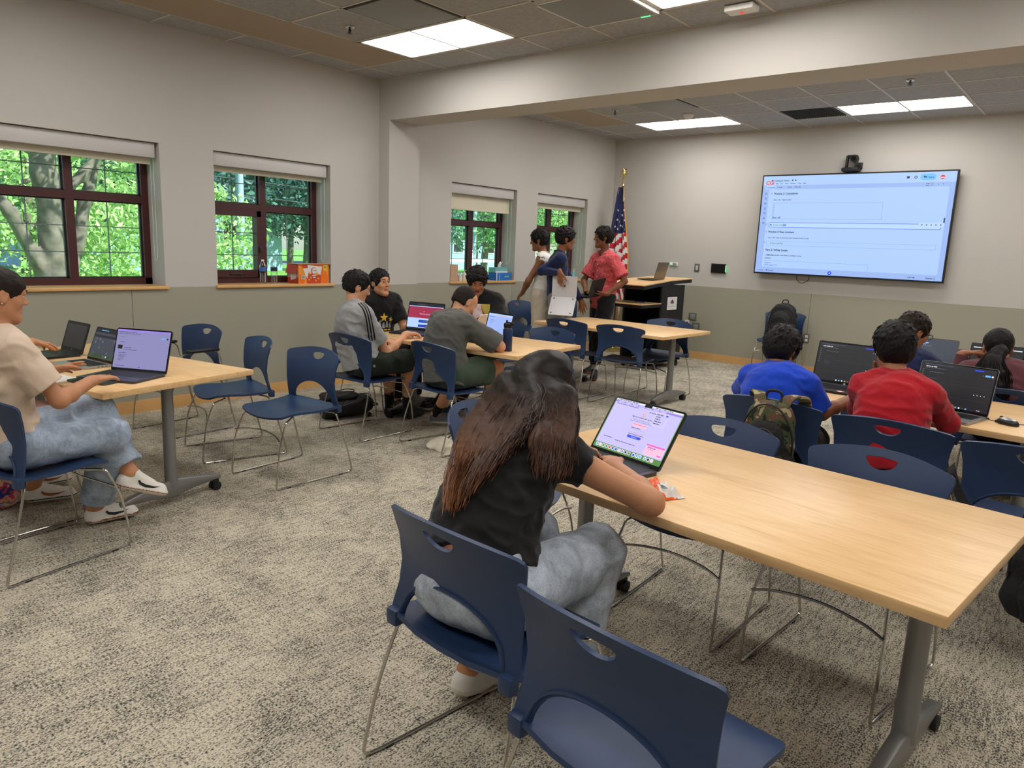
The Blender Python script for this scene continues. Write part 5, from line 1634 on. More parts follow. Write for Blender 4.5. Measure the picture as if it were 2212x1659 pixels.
def scr_mac(P, w, h):
    P.rect(0, 0, w, h, 'ui_green', 1, .005)
    P.rect(.004, h * .105, w - .008, h * .865, 'ui_lilac', 2, .003)
    P.rect(.004, h * .925, w - .008, h * .035, 'ui_purple', 3)
    P.rect(.004, h * .972, w - .008, h * .026, 'ui_white', 2)
    for k in range(7): P.rect(.02 + k * .035, h * .931, .028, h * .022, 'ui_lilac', 4, .002)
    words(P, .01, h * .977, 9, .005, 'ui_text', 3, 1); words(P, w * .60, h * .977, 8, .004, 'ui_text', 3, 2)
    words(P, .015, h * .895, 12, .004, 'ui_text', 4, 3); words(P, w * .55, h * .868, 6, .004, 'ui_text', 4, 5)
    P.rect(w / 2 - .018, h - .011, .036, .011, 'screen_black', 5, .003)
    cx = w * .50; cy = h * .80
    for k in range(6):
        a = k * PI / 3 + PI / 6; c, s_ = math.cos(a), math.sin(a)
        P.poly([(cx + c * .004 - s_ * .0013, cy + s_ * .004 + c * .0013), (cx + c * .004 + s_ * .0013, cy + s_ * .004 - c * .0013), (cx + c * .010 + s_ * .0017, cy + s_ * .010 - c * .0017), (cx + c * .010 - s_ * .0017, cy + s_ * .010 + c * .0017)], 'ui_orange', 4)
    P.text(cx, h * .725, 'Sign in or create your account', .0085, 'ui_text', 4, .0002, True)
    P.text(cx, h * .675, 'Not sure if you have an account?', .0062, 'ui_text', 4, 0, True); P.text(cx, h * .645, 'Enter your email and we will check for you.', .0062, 'ui_text', 4, 0, True)
    P.rect(w * .405, h * .555, w * .20, h * .065, 'ui_rose', 4, .002); words(P, w * .415, h * .595, 7, .0036, 'ui_red', 5, 8)
    words(P, w * .405, h * .525, 5, .0042, 'ui_text', 4, 9)
    P.rect(w * .403, h * .440, w * .204, h * .068, 'ui_line', 4, .002); P.rect(w * .405, h * .444, w * .20, h * .060, 'ui_lilac', 5, .002)
    words(P, w * .405, h * .405, 8, .0036, 'ui_text', 4, 10)
    P.rect(w * .405, h * .335, w * .20, h * .050, 'ui_blue', 4, .006); P.text(w * .505, h * .350, 'Continue', .007, 'ui_white', 5, 0, True)
    words(P, w * .09, h * .235, 5, .004, 'ui_text', 4, 12); words(P, w * .27, h * .215, 11, .004, 'ui_text', 4, 13)
    P.rect(w * .645, h * .66, w * .175, h * .255, 'ui_white', 5, .003); P.rect(w * .648, h * .664, w * .169, h * .247, 'ui_lilac', 6, .003)
    for k in range(5): words(P, w * .66, h * (.87 - k * .043), 2, .005, 'ui_text', 7, 20 + k)
    P.rect(w * .785, h * .868, .012, .006, 'ui_blue', 7, .003)
    P.rect(w * .72, h * .13, w * .255, h * .20, 'ui_white', 5, .003); P.rect(w * .722, h * .133, w * .251, h * .193, 'ui_rose', 6, .003); P.rect(w * .722, h * .295, w * .251, h * .032, 'ui_pink', 7)
    words(P, w * .745, h * .262, 4, .0045, 'ui_text', 7, 30); words(P, w * .745, h * .232, 4, .004, 'ui_pink', 7, 31); P.rect(w * .905, h * .150, w * .058, h * .026, 'ui_pink', 7, .003)
    cols = ['ui_sky', 'ui_white', 'ui_white', 'ui_green', 'ui_red', 'ui_blue', 'ui_blue', 'ui_white', 'ui_purple', 'ui_ink', 'ui_grey', 'ui_blue', 'ui_sky', 'ui_sky', 'ui_sky', 'ui_ink', 'ui_white']
    for k, c in enumerate(cols):
        x = w * (.035 + .049 * k + (.018 if k > 10 else 0) + (.018 if k > 13 else 0)); P.rect(x, h * .028, .0135, .0135, 'ui_white', 4, .003); P.rect(x + .0022, h * .028 + .0022, .0091, .0091, c if c != 'ui_white' else ['ui_orange', 'ui_rose', 'ui_green'][k % 3], 5, .002)

def scr_lilac(P, w, h):
    P.rect(0, 0, w, h, 'ui_lilac_dim', 1)
    P.rect(0, h * .955, w, h * .045, 'ui_purple', 2); words(P, .01, h * .925, 10, .005, 'ui_text', 2, 1); words(P, .01, h * .885, 14, .004, 'ui_text', 2, 2)
    P.text(w * .08, h * .80, 'Sections', .007, 'ui_text', 2); words(P, w * .08, h * .66, 3, .005, 'ui_text', 2, 4)
    P.rect(w * .045, h * .49, .030, .022, 'ui_ink', 3); words(P, w * .17, h * .52, 3, .005, 'ui_text', 2, 5); words(P, w * .17, h * .47, 8, .004, 'ui_text', 2, 6)
    words(P, w * .08, h * .38, 4, .006, 'ui_text', 2, 7)
    for k in range(5): words(P, w * .08, h * (.33 - .035 * k), 6 - k, .004, 'ui_text', 2, 8 + k)
    P.rect(w * .84, h * .80, .022, .008, 'ui_sky', 3, .003); P.circ(w * .955, h * .815, .005, 'ui_navy', 3)
    words(P, w * .05, h * .05, 5, .004, 'ui_text', 2, 20); P.circ(w * .5, h * .04, .004, 'ui_blue', 3)

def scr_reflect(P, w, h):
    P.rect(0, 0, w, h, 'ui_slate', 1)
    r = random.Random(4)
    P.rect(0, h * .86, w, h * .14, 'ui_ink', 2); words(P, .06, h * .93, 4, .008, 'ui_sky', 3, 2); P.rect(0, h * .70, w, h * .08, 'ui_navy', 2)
    for _ in range(26):  # mirrored leaves painted as glowing dots, not a real reflection
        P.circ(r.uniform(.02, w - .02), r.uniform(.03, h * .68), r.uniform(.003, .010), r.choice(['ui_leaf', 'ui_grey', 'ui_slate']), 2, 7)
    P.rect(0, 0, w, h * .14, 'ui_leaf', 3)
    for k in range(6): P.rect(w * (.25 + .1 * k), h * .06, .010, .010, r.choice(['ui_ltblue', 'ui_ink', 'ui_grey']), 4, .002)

def scr_off(P, w, h): P.rect(0, 0, w, h, 'screen_slate', 1); P.circ(w / 2, -.009, .004, 'ui_grey', 1)
mat('screen_slate', (52, 58, 66), .25)
def scr_red(P, w, h):
    P.rect(0, 0, w, h, 'ui_ltblue', 1); P.rect(0, h * .88, w, h * .12, 'ui_navy', 2); words(P, w * .25, h * .93, 6, .006, 'ui_grey', 3, 1); P.rect(0, h * .855, w, h * .025, 'ui_ltblue', 3)
    P.rect(0, h * .42, w, h * .435, 'ui_crimson', 3); P.rect(w * .44, h * .67, .010, .003, 'ui_white', 4); P.text(w * .48, h * .56, 'Wait for group', .018, 'ui_rose', 4, 0, True)
    for y in (.25, .07): P.rect(w * .33, h * y, w * .36, h * .10, 'ui_navy', 3); P.rect(w * .35, h * (y + .02), w * .16, h * .06, 'ui_blue', 4); words(P, w * .53, h * (y + .04), 2, .006, 'ui_ltblue', 4, 3)
    P.rect(0, 0, w, h * .05, 'ui_navy', 3)
def scr_doc(P, w, h):
    P.rect(0, 0, w, h, 'ui_screenblue', 1); P.rect(0, h * .92, w, h * .08, 'ui_ltblue', 2); P.rect(w * .3, h * .93, w * .4, h * .02, 'ui_orange', 3); words(P, .02, h * .86, 4, .006, 'ui_grey', 2, 1)
    for k in range(3): words(P, w * .1, h * (.72 - .06 * k), 5, .004, 'ui_grey', 2, 5 + k)
    words(P, w * .5, h * .28, 2, .006, 'ui_grey', 2, 9)
def scr_code(P, w, h, k0=0):
    P.rect(0, 0, w, h, 'ui_ink', 1); P.rect(0, h * .93, w, h * .07, 'ui_navy', 2); words(P, .012, h * .952, 12, .005, 'ui_grey', 3, 1 + k0); P.rect(w * .72, h * .935, w * .12, h * .03, 'ui_blue', 3)
    words(P, .02, h * .895, 4, .006, 'ui_white', 3, 2 + k0); words(P, .02, h * .865, 8, .005, 'ui_grey', 3, 3 + k0)
    P.rect(w * .865, h * .83, .026, .010, 'ui_sky', 3, .004); P.circ(w * .96, h * .85, .005, 'ui_white', 3); P.circ(w * .84, h * .85, .003, 'ui_grey', 3)
    for k in range(7): P.rect(.008, h * (.80 - .055 * k), .006, .006, 'ui_grey', 3)
    words(P, w * .12, h * .77, 6, .005, 'ui_grey', 3, 6 + k0)
    for y in (.62, .50, .47, .44): words(P, w * .12, h * y, 3, .005, 'ui_slate', 3, int(y * 99) + k0)
    P.rect(w * .10, h * .545, w * .86, .0008, 'ui_slate', 3); P.rect(w * .10, h * .24, w * .86, .0008, 'ui_slate', 3)
    for k in range(4): P.circ(w * (.78 + .045 * k), h * .38, .002, 'ui_white', 3)
    P.rect(0, 0, w, h * .055, 'ui_navy', 3)
    for k in range(9): P.circ(w * (.36 + .045 * k), h * .028, .0042, ['ui_white', 'ui_sky', 'ui_white', 'ui_orange', 'ui_grey', 'ui_sky', 'ui_white', 'ui_leaf', 'ui_sky'][k], 4)
    words(P, w * .86, h * .032, 2, .004, 'ui_white', 4, 3)
def scr_slate(P, w, h):
    P.rect(0, 0, w, h, 'ui_slate', 1)
    for k in range(3): words(P, w * .25, h * (.84 - .05 * k), 4, .008, 'ui_ltblue' if k < 2 else 'ui_grey', 2, 3 + k)
def scr_darkbar(P, w, h):
    P.rect(0, 0, w, h, 'ui_ink', 1); P.rect(.01, h * .87, w - .02, h * .03, 'ui_white', 2); words(P, w * .3, h * .7, 3, .008, 'ui_grey', 2, 3)

mat('screen_mark', (170, 176, 184), .3, .6)
R_ = math.radians
# front table
laptop('dark laptop with lilac sign-in page open, on the large front table', (4.883, -7.500, TZ), R_(-12), .352, .245, 124, 'alu_dark', screen=scr_mac)
# left table
laptop('largest laptop on the left table, lilac document page on its screen', (2.118, -8.060, TZ), R_(27), .355, .245, 107, 'alu_dark', screen=scr_lilac)
laptop('silver laptop on the left table with leaf reflections painted on its screen', (1.660, -8.085, TZ), R_(6), .30, .21, 112, 'alu_silver', screen=scr_reflect, keys='key_black')
laptop('small black laptop on the left table with a blank grey screen', (1.195, -8.075, TZ), R_(4), .29, .20, 108, 'black_plastic', screen=scr_off, bz=.018, chin=.03)
# middle table
laptop('black laptop with a crimson web banner on the middle table', (1.56, -5.395, TZ), R_(14), .37, .26, 103, 'black_plastic', screen=scr_red)
laptop('black laptop with a pale blue document in front of the dark grey tee', (2.315, -5.300, TZ), R_(-11), .34, .235, 105, 'black_plastic', screen=scr_doc, bz=.014)
t, lid, base, Ml, L = laptop('white laptop with its lid tipped far back and stickers on the lid', (1.935, -4.985, TZ), R_(-104), .31, .225, 126, 'white_matte', screen=scr_off)
P = Panel(frame_m(Ml @ V((.155, .0, -.0062)), (-1, 0, 0), Ml.to_3x3() @ V((0, 1, 0))), .31, .2)
for x, y, r, c in ((.07, .06, .022, 'print_gold'), (.15, .05, .02, 'print_grey'), (.2, .12, .026, 'maple_trim'), (.25, .16, .018, 'print_grey')): P.circ(x, y, r, c, 1)
P.build('sticker', lid)
# right table
def scr_codeb(P, w, h): scr_code(P, w, h, 7)
t, lid, base, Ml, L = laptop('black laptop with dark code screen and pink sticker, between blue tee and red top', (4.985, -5.075, TZ), R_(-3), .40, .27, 104, 'black_plastic', screen=scr_code, bz=.010, chin=.022)
P = Panel(frame_m((-.2, -.27, .0139), (1, 0, 0), (0, 1, 0)), .4, .27); P.circ(.26, .035, .022, 'print_pink', 1); P.circ(.255, .035, .014, 'print_white', 2); P.build('sticker', base)
P = Panel(frame_m(Ml @ V((-.2, 0, .0008)), (1, 0, 0), Ml.to_3x3() @ V((0, 1, 0))), .4, .27); P.circ(.2, .011, .006, 'screen_mark', 1); P.build('lid_mark', lid)
laptop('silver laptop with dark code screen right of the red top', (5.600, -5.395, TZ), R_(-12), .375, .255, 104, 'alu_silver', screen=scr_codeb, bz=.008)
# far right table
laptop('dark laptop with grey screen in front of the navy top', (5.19, -3.80, TZ), R_(-4), .36, .24, 106, 'alu_dark', screen=scr_slate)
laptop('white-rimmed laptop with black screen in front of the ponytail', (5.60, -3.74, TZ), R_(-3), .33, .23, 102, 'white_matte', screen=scr_darkbar, bz=.010)

def mouse(loc, rz, label):
    t = thing('computer_mouse', label, 'computer mouse', loc, rz)
    S_ = Sdf(.003); S_.ell((0, 0, .008), (.031, .055, .028), k=.01); S_.plane((0, 0, .001), (0, 0, -1))
    def mf(F): return np.where((F[:, 2] > .027), 1, 0)
    S_.mesh('shell', ['black_plastic', 'alu_silver'], t, (0, 0, 0), matfn=mf)
    MB().cyl((-.004, .034, .029), (.004, .034, .029), .008, 12).build('scroll_wheel', 'black_rubber', t)
    return t
mouse((5.875, -5.475, TZ), R_(62), 'black and grey computer mouse beside the silver laptop on the right table')
m = MB().tube(spline([(5.765, -5.44, TZ + .012), (5.80, -5.452, TZ + .006), (5.835, -5.45, TZ + .004), (5.93, -5.44, TZ + .004), (6.03, -5.35, TZ + .004), (6.05, -5.24, TZ + .004)]), .0022, 6)
m.rbox((5.775, -5.443, TZ + .010), (.035, .012, .008), .002); m.rbox((5.828, -5.452, TZ + .006), (.02, .012, .012), .003)
tag(m.build('charging_cable', 'black_rubber'), 'thin black cable from the silver laptop past the mouse', 'cable')

# snack bag on the front table
m = MB()
def bagf(u, v):
    x = (u - .5) * .15; y = (v - .5) * .105; e = min(1, 8 * min(u, 1 - u)) * min(1, 5 * min(v, 1 - v))
    return V((x, y, .002 + e * (.022 + .008 * math.sin(u * 19 + v * 7) + .005 * math.sin(v * 23 - u * 11))))
m.grid(bagf, 30, 22)
me_n = len(m.f)
for i in range(me_n):
    c = sum((V(m.v[k]) for k in m.f[i]), V((0, 0, 0))) / 4
    m.mi[i] = 1 if (c.y > .022 or (c.x > -.0 and abs(c.y) < .03 and c.x < .07 and c.y > -.02)) else 0
m.grid(lambda u, v: V(((u - .5) * .15, (v - .5) * .105, .001)), 4, 4)
mat('snack_orange', (232, 98, 36), .3); mat('foil_white', (222, 220, 216), .3)
o = m.build('snack_bag', ['snack_orange', 'foil_white']); o.location = (5.150, -7.705, TZ); o.rotation_euler = (0, 0, R_(-28))
tag(o, 'small crumpled orange and white snack bag beside the dark laptop', 'snack bag')
P = Panel(frame_m((.005, -.012, .0285), (1, 0, 0), (0, 1, 0)), .05, .03); P.z = .0006
for k in range(9): P.rect(.0 + k * .0045, .0, .0012 + .0012 * (k % 3), .018, 'black_plastic', 1)
b = P.build('barcode', o)

# phones and pen on the left table
for (x, y, rz, l) in ((2.135, -8.335, 10, 'phone in a patterned clear case, left of two by the beige tee'), (2.275, -8.268, 25, 'phone lying by the front edge of the largest laptop')):
    t = thing('phone', l, 'phone', (x, y, TZ), R_(rz))
    m = MB(); m.prism(rrect(.074, .15, .011, 4), .009, z=.001); m.build('case', 'floral', t) if False else None
    mat('floral', (60, 64, 60), .35, var=(90, .9)); mb2 = MB(); mb2.prism(rrect(.078, .152, .012, 4), .010, z=.0005); mb2.build('case', 'floral', t)
    mb3 = MB(); mb3.prism(rrect(.070, .145, .009, 4), .0008, z=.0106); mb3.build('glass', 'screen_black', t)
t = thing('notepad', 'sheet of white paper under the hand on the left table', 'paper', (2.02, -8.42, TZ), R_(10)); MB().box((0, 0, .0015), (.20, .14, .002)).build('sheet', 'white_matte', t)

# bottle on the middle table
mat('bottle_navy', (26, 48, 88), .35)
t = thing('water_bottle', 'tall navy blue flask with black straw lid on the middle table', 'bottle', (2.735, -5.635, TZ))
MB().lathe([(0, 0), (.034, 0), (.0365, .004), (.0365, .158), (.034, .166), (.028, .170), (0, .170)], 24).build('flask', 'bottle_navy', t)
MB().lathe([(0, .170), (.0275, .170), (.0275, .176), (0, .176)], 24).build('neck_ring', 'chrome', t)
m = MB(); m.lathe([(0, .176), (.031, .176), (.032, .180), (.032, .205), (.026, .212), (0, .212)], 24); m.rbox((.012, 0, .214), (.055, .018, .012), .004); m.rbox((-.012, 0, .222), (.012, .012, .022), .003)
m.tube(spline([(.03, .0, .198), (.052, 0, .203), (.050, 0, .214), (.03, 0, .216)]), .005, 6); m.build('lid', 'black_plastic', t)

# television
TX, TY0, TZ0 = 2.362, -.10, 1.273; TW, TH = 2.246, 1.272
t = thing('television', 'huge flat television on the far wall showing a pale blue coding lesson page', 'television', (TX + TW / 2, 0, TZ0))
m = MB(); m.rbox((0, -.085, TH / 2), (TW, .05, TH), .004, 1); m.build('casing', 'satin_black', t)
MB().bb((-.35, -.062, .35), (.35, -.0, .9)).build('wall_bracket', 'satin_black', t)
o = MB().tube(spline([(-.56, -.03, .03), (-.57, -.028, -.05), (-.50, -.025, -.095), (-.42, -.025, -.05), (-.42, -.03, .03)]), .004, 6).build('power_cord', 'black_rubber', t)
b = .018; P = Panel(frame_m((-TW / 2 + b, -.1102, b * 1.2), (1, 0, 0), (0, 0, 1)), TW - 2 * b, TH - 2.2 * b); P.z = .0004
w, h = TW - 2 * b, TH - 2.2 * b
def tw(x, y, txt, width, m='tv_text', lay=4, bold=0, hf=1.0):
    vs, fs, w1 = text_mesh(txt, 1.0, 0)
    P.text(x, y, txt, width / w1, m, lay, bold or (.0011 if width > .27 and len(txt) < 26 else .0005))
P.rect(0, 0, w, h, 'tv_bar', 1); P.rect(.085, h * .055, w - .14, h * .81, 'tv_bg', 2, .02); P.rect(.0, h * .905, w, h * .095, 'tv_bg', 2)
P.text(.035, h * .915, 'CO', .066, 'tv_logo', 4, .003)
tw(.135, h * .945, 'CodeReach Week 2', .21); P.circ(.118, h * .957, .009, 'tv_text', 4); P.circ(.375, h * .955, .009, 'tv_text', 4); P.circ(.415, h * .955, .009, 'tv_text', 4)
for x, s_, q in ((.115, 'File', .028), (.165, 'Edit', .030), (.222, 'View', .036), (.282, 'Insert', .045), (.352, 'Runtime', .066), (.445, 'Tools', .042), (.512, 'Help', .036)): tw(x, h * .918, s_, q)
P.rect(.032, h * .868, .135, h * .036, 'tv_bg', 3, .02); P.circ(.050, h * .886, .007, 'tv_text', 4); P.circ(.050, h * .886, .004, 'tv_bg', 5)
for x, s_, q in ((.067, 'Commands', .092), (.185, '+ Code', .066), (.31, '+ Text', .06), (.40, '> Run all', .082)): tw(x, h * .880, s_, q)
P.rect(w - .37, h * .925, .165, h * .058, 'tv_share', 3, .035); tw(w - .285, h * .944, 'Share', .058, lay=5); P.circ(w - .325, h * .957, .010, 'tv_text', 5); P.circ(w - .308, h * .953, .008, 'tv_text', 5)
P.circ(w - .415, h * .953, .016, 'tv_text', 4); P.circ(w - .415, h * .953, .009, 'tv_bg', 5); P.rect(w - .51, h * .943, .030, .026, 'tv_text', 4, .004)
P.circ(w - .14, h * .950, .024, 'ui_red', 4); P.rect(w - .158, h * .942, .036, .010, 'ui_white', 5)
tw(w - .30, h * .890, 'RAM', .032); tw(w - .30, h * .872, 'Disk', .030); P.rect(w - .258, h * .896, .035, .003, 'tv_text', 4); P.rect(w - .258, h * .877, .035, .003, 'tv_text', 4); P.rect(w - .18, h * .884, .010, .006, 'tv_text', 4); P.rect(w - .13, h * .886, .012, .006, 'tv_text', 4)
for k in range(7): P.rect(.040, h * (.815 - .051 * k), .020, .020, 'tv_text', 4, .003); P.rect(.044, h * (.815 - .051 * k) + .004, .012, .012, 'tv_bar', 5)
tw(.155, h * .812, 'Practice 2: Countdown', .305); P.rect(.118, h * .818, .012, .006, 'tv_text', 4)
tw(.155, h * .752, "Use a  'for'  loop to print:", .23)
P.rect(.155, h * .560, w * .60, h * .165, 'tv_line', 4); P.rect(.1575, h * .562, w * .60 - .005, h * .161, 'tv_bg', 5)
for k, s_ in enumerate(('5', '4', '3', '2', '1')): P.text(.163, h * (.697 - .026 * k), s_, .026, 'tv_text', 6)
tw(.163, h * .567, 'Blast off!', .105, lay=6)
P.rect(.125, h * .472, w * .905, h * .053, 'tv_blue', 4, .014); P.rect(.130, h * .4765, w * .905 - .01, h * .044, 'tv_cell', 5, .012)
P.circ(.152, h * .499, .012, 'tv_text', 6); P.circ(.152, h * .499, .005, 'tv_cell', 7); tw(.180, h * .492, '# Your code', .12, 'tv_green', 6); P.rect(.308, h * .487, .046, .028, 'tv_sel', 6); tw(.310, h * .492, 'here', .042, 'tv_green', 7); tw(.085, h * .50, '[ ]', .018)
P.rect(w * .855, h * .497, w * .12, h * .040, 'tv_cell', 6, .012)
for k in range(5): P.rect(w * (.868 + .022 * k), h * .511, .013, .013, 'tv_text', 7, .004)
tw(.130, h * .418, 'Practice 3: Even numbers', .335); P.rect(.095, h * .424, .012, .006, 'tv_text', 4)
tw(.130, h * .360, "Use a  'for'  loop to print the even numbers from 2 to 20.", .53)
P.rect(.115, h * .285, w * .90, h * .045, 'tv_line', 4, .008); P.rect(.117, h * .2865, w * .90 - .004, h * .042, 'tv_bg', 5, .008); tw(.172, h * .303, '# Your code here', .165, 'tv_green', 6); tw(.080, h * .312, '[ ]', .018)
tw(.118, h * .228, 'Part 2: While Loops', .288); P.rect(.085, h * .235, .012, .006, 'tv_text', 4)
tw(.118, h * .178, 'A', .010); tw(.134, h * .178, 'while loop', .098, bold=.0012); tw(.238, h * .178, 'repeats code while a condition is true.', .355)
tw(.118, h * .146, 'Example:', .076)
P.rect(.118, h * .055, w * .58, h * .070, 'tv_line', 4); P.rect(.1205, h * .055, w * .58 - .005, h * .068, 'tv_bg', 5); tw(.124, h * .096, 'count = 1', .080, lay=6); tw(.124, h * .072, 'while count <= 5:', .165, 'tv_blue', 6)
P.rect(0, 0, w, h * .052, 'tv_bar', 6)
tw(.030, h * .016, '{ }  Variables', .085, lay=8); P.rect(.148, h * .018, .016, .014, 'tv_text', 8, .003); tw(.172, h * .016, 'Terminal', .072, lay=8)
P.circ(w * .435, h * .024, .024, 'tv_bluedot', 8, 20); P.circ(w * .435, h * .024, .007, 'ui_white', 9)
tw(w - .36, h * .016, '6:37 PM', .075, lay=8); tw(w - .17, h * .016, 'Python 3', .095, lay=8)
P.rect(w - .070, h * .53, .014, h * .052, 'tv_text', 4, .007)
P.build('screen', t)

# camera on the television
t = thing('conference_camera', 'black swivelling conference camera on top of the television', 'camera', (3.44, -.08, TZ0 + TH))
m = MB(); m.rbox((0, 0, .035), (.19, .15, .045), .012); m.rbox((.095, .03, .08), (.05, .02, .08), .004); m.build('base', 'satin_black', t)
m = MB()
for s_ in (-1, 1): m.rbox((s_ * .055, 0, .125), (.028, .06, .15), .012)
m.rbox((0, 0, .19), (.13, .06, .04), .016); m.build('yoke', 'satin_black', t)
m = MB(); m.cyl((.028, -.045, .165), (.028, .04, .165), .042, 20); m.cyl((.028, -.052, .165), (.028, -.04, .165), .028, 20, 1); m.build('lens', ['satin_black', 'screen_black'], t)

# wall fittings
mat('plate_steel', (118, 120, 114), .45, .5)
t = thing('wall_switch', 'grey switch plate on the white wall left of the black wall panel', 'switch', (1.487, -.005, 1.30)); MB().rbox((0, 0, 0), (.078, .008, .118), .003).build('plate', 'plate_steel', t); MB().rbox((0, -.006, 0), (.034, .006, .066), .002).build('rocker', 'valance', t)
t = thing('touch_panel', 'small black touch panel with a green light strip on the far wall', 'touch panel', (1.817, -.014, 1.308)); MB().rbox((0, 0, 0), (.215, .028, .13), .006).build('case', 'satin_black', t); MB().box((.109, -.004, 0), (.003, .02, .09)).build('status_light', 'led_green', t)
m = MB().box((0, -.0146, 0), (.19, .0012, .108)); m.build('glass', 'screen_black', t)
t = thing('thermostat', 'small white thermostat with a green light behind the laptop on the lectern', 'thermostat', (1.12, -.010, 1.337)); MB().rbox((0, 0, 0), (.135, .022, .05), .006).build('case', 'white_matte', t); MB().box((-.035, -.012, 0), (.02, .004, .02)).build('status_light', 'led_green', t); MB().box((.02, -.012, 0), (.05, .003, .026)).build('display', 'grey_panel', t)
for x, z, l in ((1.489, .600, 'upper blank grey steel plate on the sage wall beside the lectern'), (1.552, .460, 'lower blank grey steel plate on the sage wall behind the empty chair')):
    t = thing('wall_plate', l, 'wall plate', (x, -.016, z)); MB().rbox((0, 0, 0), (.12, .008, .115), .003).build('plate', 'plate_steel', t); MB().rbox((0, -.004, 0), (.07, .004, .07), .001).build('insert', 'grey_panel', t)
t = thing('alarm_box', 'tiny red and white box on the wall between the lectern and the lower plate', 'alarm box', (1.415, -.02, .515)); MB().rbox((0, 0, 0), (.06, .03, .06), .004).build('case', 'white_matte', t); MB().box((.01, -.017, -.005), (.03, .003, .03)).build('button', 'ui_red_paint', t) if 'ui_red_paint' in _mats else MB().box((.01, -.017, -.005), (.03, .003, .03)).build('button', mat('red_paint', (190, 40, 36), .4), t)
t = thing('power_outlet', 'double power outlet on the sage wall with a cord hanging from it', 'power outlet', (3.122, -.016, .466)); MB().rbox((0, 0, 0), (.075, .008, .118), .003).build('plate', 'plate_steel', t)
for z in (-.025, .025): MB().rbox((0, -.005, z), (.036, .005, .034), .002).build('socket', 'white_matte', t)
m = MB().tube(spline([(3.10, -.03, .44), (3.07, -.05, .40), (3.03, -.035, .30), (3.02, -.03, .12), (3.03, -.06, .006), (3.0, -.2, .006)]), .003, 6); tag(m.build('extension_cord', 'alu_dark'), 'thin grey cord hanging from the outlet behind the blue tee', 'cord')
# lectern
t = thing('lectern', 'black perforated rolling lectern with maple tops and a small white sign', 'lectern', (1.47, -1.16, 0))
X1 = .28
def perf(P, w, h):
    P.rect(0, 0, w, h, 'satin_black', 1)
for s_ in (-1, 1):
    x = s_ * (X1 - .012); MB().bb((x - .012, -.305, .10), (x + .012, .305, 1.085)).build('side_panel', 'satin_black', t)
m = MB().bb((-X1 + .024, .285, .12), (X1 - .024, .305, 1.08)); m.build('front_panel', 'satin_black', t)
P = Panel(frame_m((X1 + .0005, -.25, .14), (0, 1, 0), (0, 0, 1)), .5, .9); P.z = .0012
mat('perf_grey', (58, 54, 50), .6)
for r in range(46):
    if 27 <= r <= 35: 
        for c in (0, 1, 2, 12, 13, 14): P.rect(.012 + c * .0325, .014 + r * .0192, .024, .006, 'perf_grey', 1)
        continue
    for c in range(15): P.rect(.012 + c * .0325, .014 + r * .0192, .024, .006, 'perf_grey', 1)
P.build('perforated_panel', t)
P = Panel(frame_m((X1 + .003, -.155, .800), (0, 1, 0), (0, 0, 1)), .33, .165); P.z = .001
P.rect(0, -.03, .26, .165, 'white_matte', 1, .006); P.poly([(.13 - .055, .06), (.13 + .055, .06), (.13, .108)], mat('sign_maroon', (92, 34, 34), .6), 2); P.rect(.09, .048, .08, .007, 'sign_maroon', 2)
P.text(.13, .012, 'NORTHVILLE DISTRICT LIBRARY', .0125, 'alu_dark', 2, 0, True); P.build('sign', t)
def slab(name, pts, wd, m1, tt, parent):
    m = MB(); n = len(pts)
    for s_ in (0,):
        vs = []
        for (y, z) in pts: vs += [(-wd, y, z), (wd, y, z), (-wd, y, z - tt), (wd, y, z - tt)]
        fs = []
        for i in range(n - 1):
            a = 4 * i; fs += [(a, a + 1, a + 5, a + 4), (a + 2, a + 6, a + 7, a + 3), (a, a + 4, a + 6, a + 2), (a + 1, a + 3, a + 7, a + 5)]
        fs += [(0, 2, 3, 1), (4 * n - 4, 4 * n - 3, 4 * n - 1, 4 * n - 2)]
        m.add(vs, fs)
    return m.build(name, m1, parent)
slab('top_board', [(-.80, 1.098), (-.12, 1.152), (.48, 1.172)], X1 + .02, 'maple_laminate', .012, t); slab('top_rim', [(-.79, 1.086), (-.12, 1.140), (.47, 1.160)], X1 + .012, 'satin_black', .045, t)
slab('side_shelf', [(-.80, .865), (-.305, .865)], X1, 'maple_laminate', .012, t); slab('shelf_rim', [(-.79, .853), (-.305, .853)], X1 - .006, 'satin_black', .04, t)
m = MB().bb((-X1, -.33, .085), (X1, .33, .115)); m.build('base', 'satin_black', t)
for x in (-.22, .24):
    for y in (-.30, .29):
        m = MB().cyl((x - .014, y, .036), (x + .014, y, .036), .036, 16); m.rbox((x, y, .07), (.03, .05, .03), .008); m.build('caster', 'black_rubber', t)
t, *_ = laptop('grey-brown laptop with its lid back to the room, on top of the lectern', (1.60, -1.31, 1.148), R_(-86), .32, .225, 104, 'alu_brown', screen=None)
t['group'] = 'laptops'
m = MB().cyl((1.5, -1.70, .872), (1.62, -1.66, .872), .006, 8); tag(m.build('pen', 'navy_knit'), 'dark pen on the side shelf of the lectern', 'pen')
